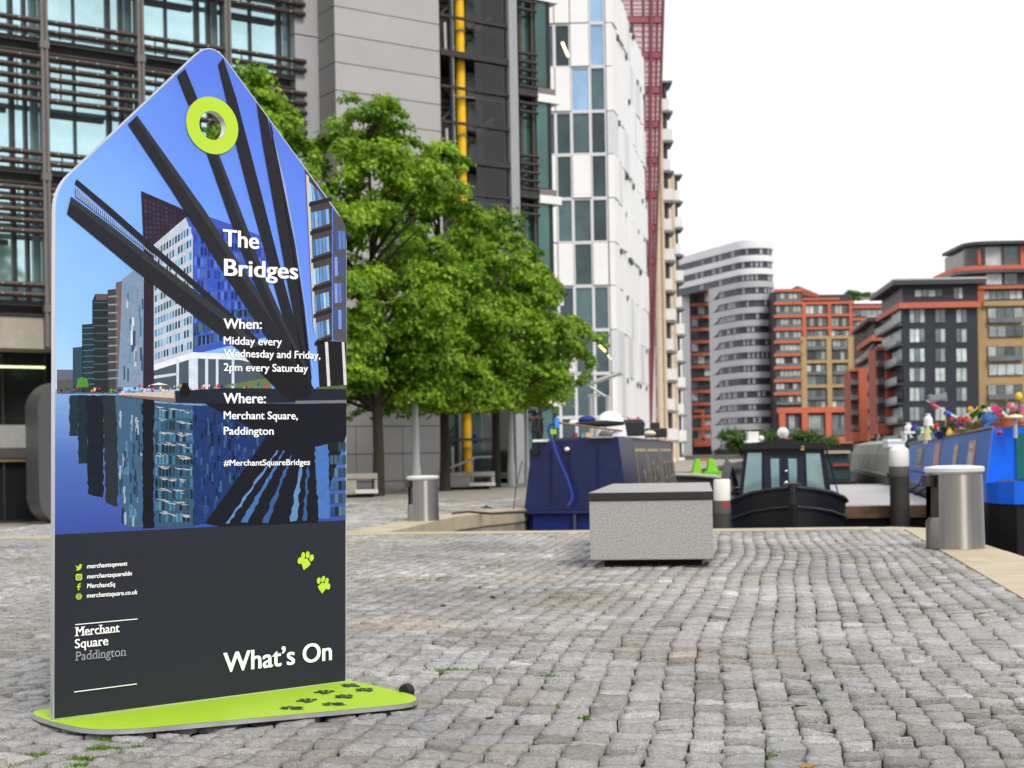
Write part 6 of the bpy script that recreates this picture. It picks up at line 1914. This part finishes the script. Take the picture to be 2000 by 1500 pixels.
# --- bright blue narrowboat on the right
rb = thing("narrowboat", "bright blue narrowboat with pink framed windows and flower pots, at the right edge", "boat", (8.68, 23, 0), CR)
blue_s = M("faded blue boat side", (.010, .135, .52), .5, var=.22, scale=1.5)
blue_f = M("bright blue boat front", (.003, .13, .74), .3, var=.15, scale=2)
LB = 17.5
mb = MB(); mb.hexa([(-.98, .05, .40), (.98, .05, .40), (.98, LB, .40), (-.98, LB, .40)], [(-.86, .05, 1.29), (.86, .05, 1.29), (.86, LB, 1.10), (-.86, LB, 1.10)]); cbn = mb.build("cabin_side", blue_s, rb)
mb = MB(); mb.hexa([(-.985, -.06, .40), (.985, -.06, .40), (.985, .045, .40), (-.985, .045, .40)], [(-.865, -.06, 1.30), (.865, -.06, 1.30), (.865, .045, 1.30), (-.865, .045, 1.30)]); fb = mb.build("cabin_front", blue_f, rb)
mb = MB(); mb.tube([(-.86, -.06, 1.31), (-.86, LB, 1.12)], .03, 8); mb.build("roof_rail", M("weathered grey rail", (.22, .16, .15), .6), rb)
mb = MB(); mb.hexa([(-.86, -.05, 1.285), (.86, -.05, 1.285), (.86, LB, 1.095), (-.86, LB, 1.095)], [(-.5, -.05, 1.34), (.5, -.05, 1.34), (.5, LB, 1.15), (-.5, LB, 1.15)]); mb.build("roof", M("dull blue roof", (.05, .08, .15), .6), rb)
mb = MB(); secs = []
for (y, b, g) in ((-1.2, .72, .46), (-.9, .92, .44), (-.3, 1.02, .42), (3, 1.04, .41), (LB + 1, 1.04, .36), (LB + 3, .4, .5)):
    secs.append([(-b, y, .10), (-b, y, g), (b, y, g), (b, y, .10)])
loft(mb, secs); mb.face([(-.72, -1.2, .10), (.72, -1.2, .10), (.72, -1.2, .46), (-.72, -1.2, .46)]); mb.build("upper_strake", blue_f, rb)
mb = MB(); secs = []
for (y, b) in ((-1.15, .68), (-.85, .9), (-.3, 1.0), (3, 1.03), (LB + 1, 1.03), (LB + 3, .3)):
    secs.append([(-b, y, -1.1), (-b, y, .098), (b, y, .098), (b, y, -1.1)])
loft(mb, secs); mb.face([(-.68, -1.15, -1.1), (.68, -1.15, -1.1), (.68, -1.15, .098), (-.68, -1.15, .098)]); mb.build("hull", hull_b, rb)
def lside(z, y): 
    return -.98 + .12 * (z - .40) / .86
pinkf = M("pink window frame", (.55, .30, .27), .6, var=.2, scale=4)
for (y0, y1, z0, z1, dark) in ((1.9, 3.0, .62, 1.12, 1), (4.6, 5.4, .62, 1.05, 1), (8.2, 9.5, .55, 1.10, 0), (12.5, 14.0, .50, .98, 1)):
    mb = MB(); e = .012
    f4 = lambda a, b, c, d, e: [(lside(c, 0) - e, b, c), (lside(c, 0) - e, a, c), (lside(d, 0) - e, a, d), (lside(d, 0) - e, b, d)]
    mb.face(f4(y0, y1, z0, z1, .012)); w_ = mb.build("window", pinkf, cbn)
    if dark:
        zm = z0 + (z1 - z0) * .62
        mb = MB(); mb.face(f4(y0 + .18, y1 - .18, zm + .04, z1 - .06, .018)); mb.build("pane", M("brown window glass", (.10, .085, .06), .15, var=.4, scale=3), w_)
        mb = MB(); mb.face(f4(y0 + .18, y1 - .18, z0 + .05, zm - .03, .018)); mb.build("pane", M("greenish window glass", (.13, .15, .12), .15, var=.4, scale=3), w_)
mb = MB(); mb.box(-.52, -.30, -.10, -.065, .46, 1.20); mb.build("door", M("sea green door", (.01, .13, .10), .4), fb)
mb = MB(); mb.box(-.27, .5, -.09, -.065, .50, 1.22); pp = mb.build("door_panel", M("violet blue door", (.06, .09, .60), .4), fb)
for x in (-.22, -.02, .2):
    mb = MB(); mb.box(x, x + .12, -.105, -.092, .70, 1.1); mb.build("pink_inlay", M("pink inlay", (.75, .42, .45), .5), pp)
mb = MB(); mb.box(-.2, .1, -.105, -.092, 1.14, 1.19); mb.build("pink_inlay", M("pink inlay", (.75, .42, .45), .5), pp)
mb = MB(); mb.box(-.80, -.5, -.14, -.065, .405, .45); mb.build("step", M("brass brown step", (.12, .09, .03), .5), fb)
mb = MB(); mb.lathe([(0, 0), (.03, .0), (.028, .1), (.04, .12), (.0, .14)], 12, 0, (-.3, -.55, .44)); mb.lathe([(.16, .14), (.17, .16), (0, .17)], 16, 1, (-.3, -.55, .44)); mb.build("stool", [M("pink stool leg", (.70, .40, .38), .5), M("violet stool seat", (.10, .10, .36), .5)], rb)
for y in (9.0, 11.3):
    mb = MB(); mb.tube([(-1.02, y, .4), (-1.05, y + .8, .1), (-1.3, y + 1.4, -.12)], .02, 6); mb.build("mooring_line", M("dark blue rope", (.02, .03, .08), .8), rb)
# cargo on that roof
def rloc(px, Y, dx=0.): return (px - 1000) / FPX * Y + dx
def rz_(Y): return 1.31 - .19 * (Y - 23) / 17.5
def rthing(nm, label, cat, px, Y, mats, fn, smooth=True, bevel=0, dz=0.):
    mb = MB(); fn(mb); return tag(mb.build(nm, mats, smooth=smooth, bevel=bevel, loc=(rloc(px, Y), Y, rz_(Y) + dz)), label, cat)
g_f = "flower pots along the blue narrowboat's roof"
def rp(label, px, Y, *a, **k): a = list(a); a[0] *= 1.15; a[1] *= 1.15; a[3] *= 1.1; return plant(label, px, 830, Y, rz_(Y), *a, **k)
rp("pot of hot pink flowers in terracotta beside the blue bundle", 1953, 24.6, .11, .12, tc_m, .14, pink_f, 6, seed=11, leaf_h=1.1, grp=g_f)
rp("orange pot with rose red flowers behind the cream lamp", 1984, 25.0, .13, .14, M("orange pot", (.55, .12, .02), .6), .15, rose_f, 6, seed=12, leaf_h=1.2, grp=g_f)
rp("bright green plant in terracotta between two flower pots", 1966, 24.0, .10, .17, tc_m, .16, None, 0, seed=13, leaf_h=1.6, grp=g_f)
rp("red flowers in a brown pot near the middle of the blue roof", 1889, 28.4, .14, .10, M("brown pot", (.20, .08, .03), .7), .18, red_f, 3, seed=14, grp=g_f)
rp("red flowers left of the dark tub on the blue roof", 1835, 31.5, .12, .10, M("blue pot", (.02, .04, .25), .5), .15, red_f, 3, seed=15, grp=g_f)
rp("red flowers in the dark tub on the blue roof", 1862, 30.4, .24, .17, M("dark tub", (.02, .02, .024), .5), .16, red_f, 2, seed=16, grp=g_f)
rp("yellow and cream flowers before the canvas hump", 1903, 27.6, .12, .12, M("grey stone pot", (.25, .24, .22), .7), .17, yel_f, 3, seed=17, leaf_h=1.4, grp=g_f)
rp("leafy green plant between the yellow flowers and the blue bundle", 1917, 26.6, .12, .16, M("brown pot", (.20, .08, .03), .7), .22, None, 0, seed=18, leaf_h=1.1, grp=g_f)
rp("low yellow green plant trough along the blue roof edge", 1893, 27.2, .2, .07, M("ochre trough", (.36, .28, .05), .7), .16, None, 0, seed=19, leaf_h=.5, grp=g_f)
rp("purple flowers in a grey pot left of the brown pot", 1878, 28.9, .10, .10, M("grey stone pot", (.25, .24, .22), .7), .14, M("purple petals", (.25, .03, .45), .6), 3, seed=21, grp=g_f)
rp("small dark green plant at the left of the dark tub", 1850, 30.8, .09, .09, M("brown pot", (.20, .08, .03), .7), .15, None, 0, seed=22, grp=g_f)
rp("white daisies in a blue and white pot near the watering can", 1826, 32.2, .10, .12, M("pale blue pot", (.30, .42, .55), .5), .13, M("white petals", (.75, .75, .70), .6), 4, seed=23, grp=g_f)
rp("orange flowers in front of the canvas hump", 1922, 27.4, .11, .12, tc_m, .15, M("orange petals", (.75, .20, .02), .6), 4, seed=24, leaf_h=1.2, grp=g_f)
rp("short green plant at the far left end of the roof", 1800, 34.8, .10, .10, M("white pot", (.7, .7, .68), .5), .15, None, 0, seed=25, grp=g_f)
rthing("orange_can", "small orange can on the blue roof edge below the red flowers", "can", 1871, 29.0, M("orange tin", (.60, .20, .03), .5), lambda mb: mb.lathe([(0, 0), (.07, 0), (.07, .15), (.075, .155), (.06, .16), (0, .15)], 14), dz=-.02)
rthing("wicker_basket", "brown wicker basket between the yellow flowers and the hump", "basket", 1910, 27.0, M("wicker", (.22, .12, .05), .8, var=.4, scale=30), lambda mb: (mb.lathe([(0, 0), (.12, 0), (.16, .15), (.165, .17), (.14, .16), (0, .06)], 16), mb.tube([(-.15, 0, .16), (-.1, 0, .28), (.1, 0, .28), (.15, 0, .16)], .012, 6)), dz=-.03)
rthing("yellow_jug", "yellow jug beside the navy tub on the blue roof", "jug", 1856, 30.2, M("yellow enamel", (.70, .50, .06), .4), lambda mb: (mb.lathe([(0, 0), (.07, 0), (.09, .08), (.05, .17), (.065, .21), (0, .2)], 14), mb.tube([(.06, 0, .18), (.13, 0, .15), (.08, 0, .06)], .012, 6)), dz=-.02)
def hump(mb):
    secs = []
    for k in range(11):
        t = k / 10; r = .52 * math.sin(math.pi * min(1, max(0.02, t * .96 + .02))) ** .6
        secs.append([(-.58 + 1.16 * t + .0, r * .9 * math.cos(a), r * math.sin(a) * (1 + .06 * math.sin(7 * t + a))) for a in [math.pi * q / 10 for q in range(11)]])
    loft(mb, secs)
rthing("canvas_hump", "cream canvas cover humped over gear on the blue narrowboat's roof", "cover", 1927, 29.8, M("cream tarpaulin", (.50, .47, .41), .75, var=.12, scale=4), hump, dz=.10)
def bundle(mb):
    mb.ball((0, 0, .16), .17, 12, sz=1.1, sx=.95); mb.ball((.09, .02, .24), .11, 10); mb.tube([(-.12, -.1, .05), (.05, -.16, .2), (.2, -.05, .08)], .05, 8)
rthing("blue_bundle", "crumpled denim blue bundle among the flower pots", "bundle", 1935, 25.2, M("denim cloth", (.04, .12, .34), .8, var=.35, scale=8), bundle)
def mush(mb):
    mb.lathe([(.035, -.30), (.03, -.05), (.03, 0)], 12, 1); mb.lathe([(0, 0), (.10, .0), (.125, .03), (.10, .065), (0, .08)], 20, 0)
rthing("cream_lamp", "cream mushroom-shaped lamp at the near corner of the blue narrowboat", "lamp", 1984, 22.85, [M("cream lampshade", (.78, .66, .42), .5), M("grey lamp stem", (.4, .4, .38), .5)], mush, dz=.12)
def cone(mb): mb.lathe([(0, 0), (.14, 0), (.13, .06), (.05, .30), (.02, .33), (0, .34)], 14); mb.tube([(.1, 0, .1), (.2, 0, .2)], .015, 6)
rthing("watering_can", "pale yellow green conical watering can at the far part of the blue roof", "watering can", 1813, 34.5, M("pale yellow can", (.48, .47, .16), .6), cone)
def churn(mb): mb.lathe([(0, 0), (.11, 0), (.11, .18), (.06, .24), (.06, .29), (.08, .30), (0, .31)], 16)
rthing("white_churn", "white churn left of the purple bag on the blue roof", "churn", 1775, 37.0, white_pt, churn, dz=.2)
rthing("white_churn", "white churn above the yellow watering can", "churn", 1814, 35.8, white_pt, churn, dz=.38)
def bench_t(mb): mb.box(-.30, .30, -.2, .2, .17, .23); mb.box(-.28, -.23, -.18, .18, 0, .17); mb.box(.23, .28, -.18, .18, 0, .17)
rthing("white_table", "low white table at the far end of the blue roof", "table", 1786, 36.0, white_pt, bench_t, False, .01, dz=.02)
rthing("white_table", "little white stool under the watering can", "stool", 1816, 33.6, M("off white stool", (.62, .60, .58), .6), lambda mb: (mb.box(-.14, .14, -.12, .12, .08, .12), mb.box(-.12, -.08, -.1, .1, 0, .08), mb.box(.08, .12, -.1, .1, 0, .08)), False, .006, dz=-.10)
def bag(mb): mb.ball((0, 0, .15), .14, 12, sz=1.2, sx=.9); mb.tube([(-.08, 0, .28), (0, 0, .40), (.08, 0, .28)], .015, 6)
rthing("purple_bag", "purple bag between the white churns on the blue roof", "bag", 1788, 36.4, M("purple cloth", (.05, .03, .22), .8), bag, dz=.12)
rthing("teal_bag", "small teal bag beside the purple bag", "bag", 1794, 35.6, M("teal cloth", (.03, .20, .26), .8), lambda mb: mb.ball((0, 0, .12), .08, 10, sz=1.5), dz=.12)
rthing("navy_tub", "dark blue tub under the red flowers at the roof edge", "tub", 1842, 31.0, M("blue tub", (.012, .03, .16), .5), lambda mb: mb.lathe([(0, 0), (.12, 0), (.15, .16), (.155, .17), (.13, .17), (0, .15)], 16), dz=-.04)
wgm = thing("whirligig", "whirligig of silver vanes on a pink and blue pole above the blue narrowboat", "whirligig", (rloc(1842, 30.5), 30.5, rz_(30.5)))
def wl(px, py): v = P(px, py, 30.5); return Vector((v.x - rloc(1842, 30.5), 0, v.z - rz_(30.5)))
mb = MB(); mb.tube([wl(1869, 816), wl(1810, 782)], .014, 8); mb.build("pole", M("pale whirligig pole", (.65, .67, .68), .4), wgm)
mb = MB(); mb.tube([wl(1832, 797), wl(1817, 787)], .04, 10); mb.build("pink_sleeve", M("coral pink sleeve", (.70, .10, .13), .5), wgm, smooth=True)
mb = MB(); mb.tube([wl(1856, 809), wl(1845, 804)], .042, 10); mb.build("blue_sleeve", M("mid blue sleeve", (.04, .15, .62), .5), wgm, smooth=True)
mb = MB(); mb.tube([wl(1869, 816), wl(1857, 810)], .03, 8); mb.build("aqua_sleeve", M("aqua sleeve", (.45, .70, .72), .5), wgm, smooth=True)
mb = MB(); mb.tube([wl(1812, 783), wl(1830, 845)], .01, 6); mb.build("stake", steel_dark, wgm)
for k in range(4):
    mb = MB(); y = 768 + k * 4.5
    top = [wl(1813 + i * 4.6, y + 3.5 * math.sin(i * .5 + k * .6) + (4 if i == 0 else 0)) + Vector((0, -.03 * k, 0)) for i in range(9)]
    loft(mb, [[t, t + Vector((0, .12, -.05))] for t in top]); mb.build("vane", M("silver vane", (.70, .71, .73), .35, metal=.1), wgm, smooth=True)
yb_ = thing("yellow_ball", "yellow ball float on a stick at the far right above the flower pots", "float", (rloc(1992, 24.6), 24.6, rz_(24.6)))
mb = MB(); mb.ball((0, 0, P(1992, 775, 24.6).z - rz_(24.6)), .062, 14, sz=1.35); mb.build("ball", M("yellow plastic", (.75, .48, .02), .5), yb_, smooth=True)
mb = MB(); mb.tube([(0, 0, 0), (0, 0, .52)], .01, 6); mb.build("stick", steel_dark, yb_)
tag((lambda mb: (mb.ball((0, 0, 0), .045, 12), mb.build("red_bell", M("red bell paint", (.45, .02, .03), .4), smooth=True, loc=(rloc(1951, 22.85), 22.8, 1.22)))[1])(MB()), "small red ball hanging at the corner of the blue narrowboat's front", "ball")
p = (rloc(1848, 31.8), 31.8, rz_(31.8) + .55)
mb = MB(); mb.ball((0, 0, 0), .055, 12); mb.tube([(0, 0, -.55), (0, 0, 0)], .008, 5)
tag(mb.build("yellow_flower", yel_f, smooth=True, loc=p), "single yellow paper flower on a stalk under the whirligig", "flower")

# --- grey covered boat beyond
gb = thing("covered_boat", "dark green boat under a pleated grey canvas cover, left of the tall white-capped pile", "boat", (12.28, 43, 0), -math.atan(.15))
mb = MB(); secs = []
for k in range(33):
    y = k * .45; j = .035 * (k % 2) + random.uniform(-.012, .012); h_ = .24 + .02 * math.sin(k)
    top = 1.16 - .0 * y
    secs.append([(-.80 - j, y, .22), (-.72 - j, y, .8), (-.60 - j * .5, y, top + .0), (0, y, top + .12), (.6, y, top)])
loft(mb, secs); mb.build("canvas_cover", M("weathered grey canvas", (.30, .31, .28), .85, var=.35, scale=2.2, streak=.3), gb)
mb = MB(); mb.box(-.74, .74, -.25, -.02, .1, 1.18); mb.prism([(-.74, 1.18), (.74, 1.18), (0, 1.36)], -.25, -.02, 0, 'y'); mb.build("front_board", M("bottle green paint", (.012, .05, .03), .45), gb)
mb = MB(); secs = []
for (y, b, z) in ((-2.2, .1, .22), (-1.4, .6, .12), (-.3, .95, .10), (14.6, .95, .14), (16, .3, .3)): secs.append([(-b, y, -1.1), (-b, y, z), (b, y, z), (b, y, -1.1)])
loft(mb, secs); mb.build("hull", hull_b, gb)
mb = MB(); mb.tube([(-.97, 0, .20), (-.97, 14.5, .24)], .04, 6); mb.build("gunwale", M("grey gunwale", (.22, .21, .2), .6), gb)
p = P(1746, 862, 42)
mb = MB(); mb.box(-.28, .28, -.3, .3, -.0, .10); mb.box(-.25, .25, -.27, .27, -.14, 0)
tag(mb.build("locker", white_pt, bevel=.02, loc=(p.x, 42, p.z - .04)), "white locker lid above the green end of the covered boat", "locker")
# dark boat behind the black one
xb = thing("moored_boat", "dark boat with a red stripe moored behind the black narrowboat's right side", "boat", (P(1634, 900, 48).x, 48, 0), -.15)
mb = MB(); mb.box(-.5, .6, 0, 7, -1, -.05); mb.build("hull", hull_b, xb, bevel=.05)
mb = MB(); mb.hexa([(-.45, .3, -.05), (.5, .3, -.05), (.5, 6, -.05), (-.45, 6, -.05)], [(-.38, .4, .85), (.42, .4, .85), (.42, 6, .85), (-.38, 6, .85)]); mb.build("cabin", M("dark teal paint", (.02, .045, .05), .4), xb, bevel=.03)
mb = MB(); mb.box(-.1, .5, .25, .36, .42, .52); mb.build("red_stripe", M("faded red paint", (.30, .06, .05), .6), xb)
mb = MB(); mb.box(-.45, .48, .2, 5, .86, .95); mb.build("roof", M("buff roof", (.45, .36, .28), .7), xb)
# far low barge with lime canopies
fb_ = thing("work_barge", "low dark barge with a pale gunwale behind the granite bench", "barge", (P(1375, 920, 45).x, 45, 0), -math.atan(.12))
mb = MB(); mb.hexa([(-.9, 0, -1), (.75, 0, -1), (.75, 6, -1), (-.9, 6, -1)], [(-1.0, 0, .26), (.8, 0, .16), (.9, 6, .3), (-.9, 6, .3)]); mb.build("hull", M("dark olive hull", (.035, .033, .025), .7), fb_)
mb = MB(); mb.tube([(-1.0, -.03, .30), (-.3, -.06, .27), (.55, -.04, .18)], .055, 8); mb.build("gunwale", M("pale rope gunwale", (.45, .42, .38), .7), fb_)
lime_c = M("lime green canvas", (.18, .55, .015), .6, var=.1)
cn = thing("lime_canopy", "lime green folded canopy standing on the low barge", "canopy", (P(1378, 910, 45.6).x, 45.6, .26))
for (x0, x1, t0_, t1_) in ((-.42, -.12, -.30, -.16), (.06, .46, .12, .26)):
    mb = MB(); mb.hexa([(x0, 0, 0), (x1, 0, 0), (x1, .5, 0), (x0, .5, 0)], [(t0_, .1, .52), (t1_, .1, .52), (t1_, .4, .52), (t0_, .4, .52)]); mb.build("canopy_leg", lime_c, cn)
mb = MB(); mb.box(-.05, .5, -.05, .3, -.02, .12); mb.build("base_cloth", lime_c, cn)
mb = MB(); mb.box(-.2, .14, .12, .38, .45, .53); mb.build("orange_bar", M("orange bar", (.5, .15, .03), .6), cn)
# grey tarpaulin dinghy left of the black boat
dg = thing("covered_dinghy", "small dinghy under a rumpled grey cover, left of the black narrowboat's bow", "dinghy", (P(1431, 930, 28.5).x, 28.5, 0), -.12)
mb = MB(); secs = []
for k in range(9):
    t = k / 8; r = .10 + .06 * math.sin(3.1 * t); secs.append([(-r - .06, t * 4, -.1), (-r, t * 4, .35 + .2 * t), (0, t * 4, .72 + .18 * t + .03 * math.sin(9 * t)), (r, t * 4, .3 + .2 * t), (r + .06, t * 4, -.1)])
loft(mb, secs); mb.build("grey_cover", M("rumpled grey cover", (.26, .26, .25), .8, var=.3, scale=4), dg, smooth=True)
mb = MB(); mb.box(-.22, .22, -.1, 4, -.95, -.10); mb.build("hull", M("grey hull", (.10, .10, .105), .6), dg, bevel=.04)
for k in range(3):
    mb = MB(); mb.tube([(-.16, -.04, -.1), (-.14, -.06, .25 - k * .02), (.12, -.06, .28 - k * .1), (.15, -.04, -.1 + k * .05)], .012, 6); mb.build("rail", M("chrome", (.7, .7, .7), .12, metal=1), dg)
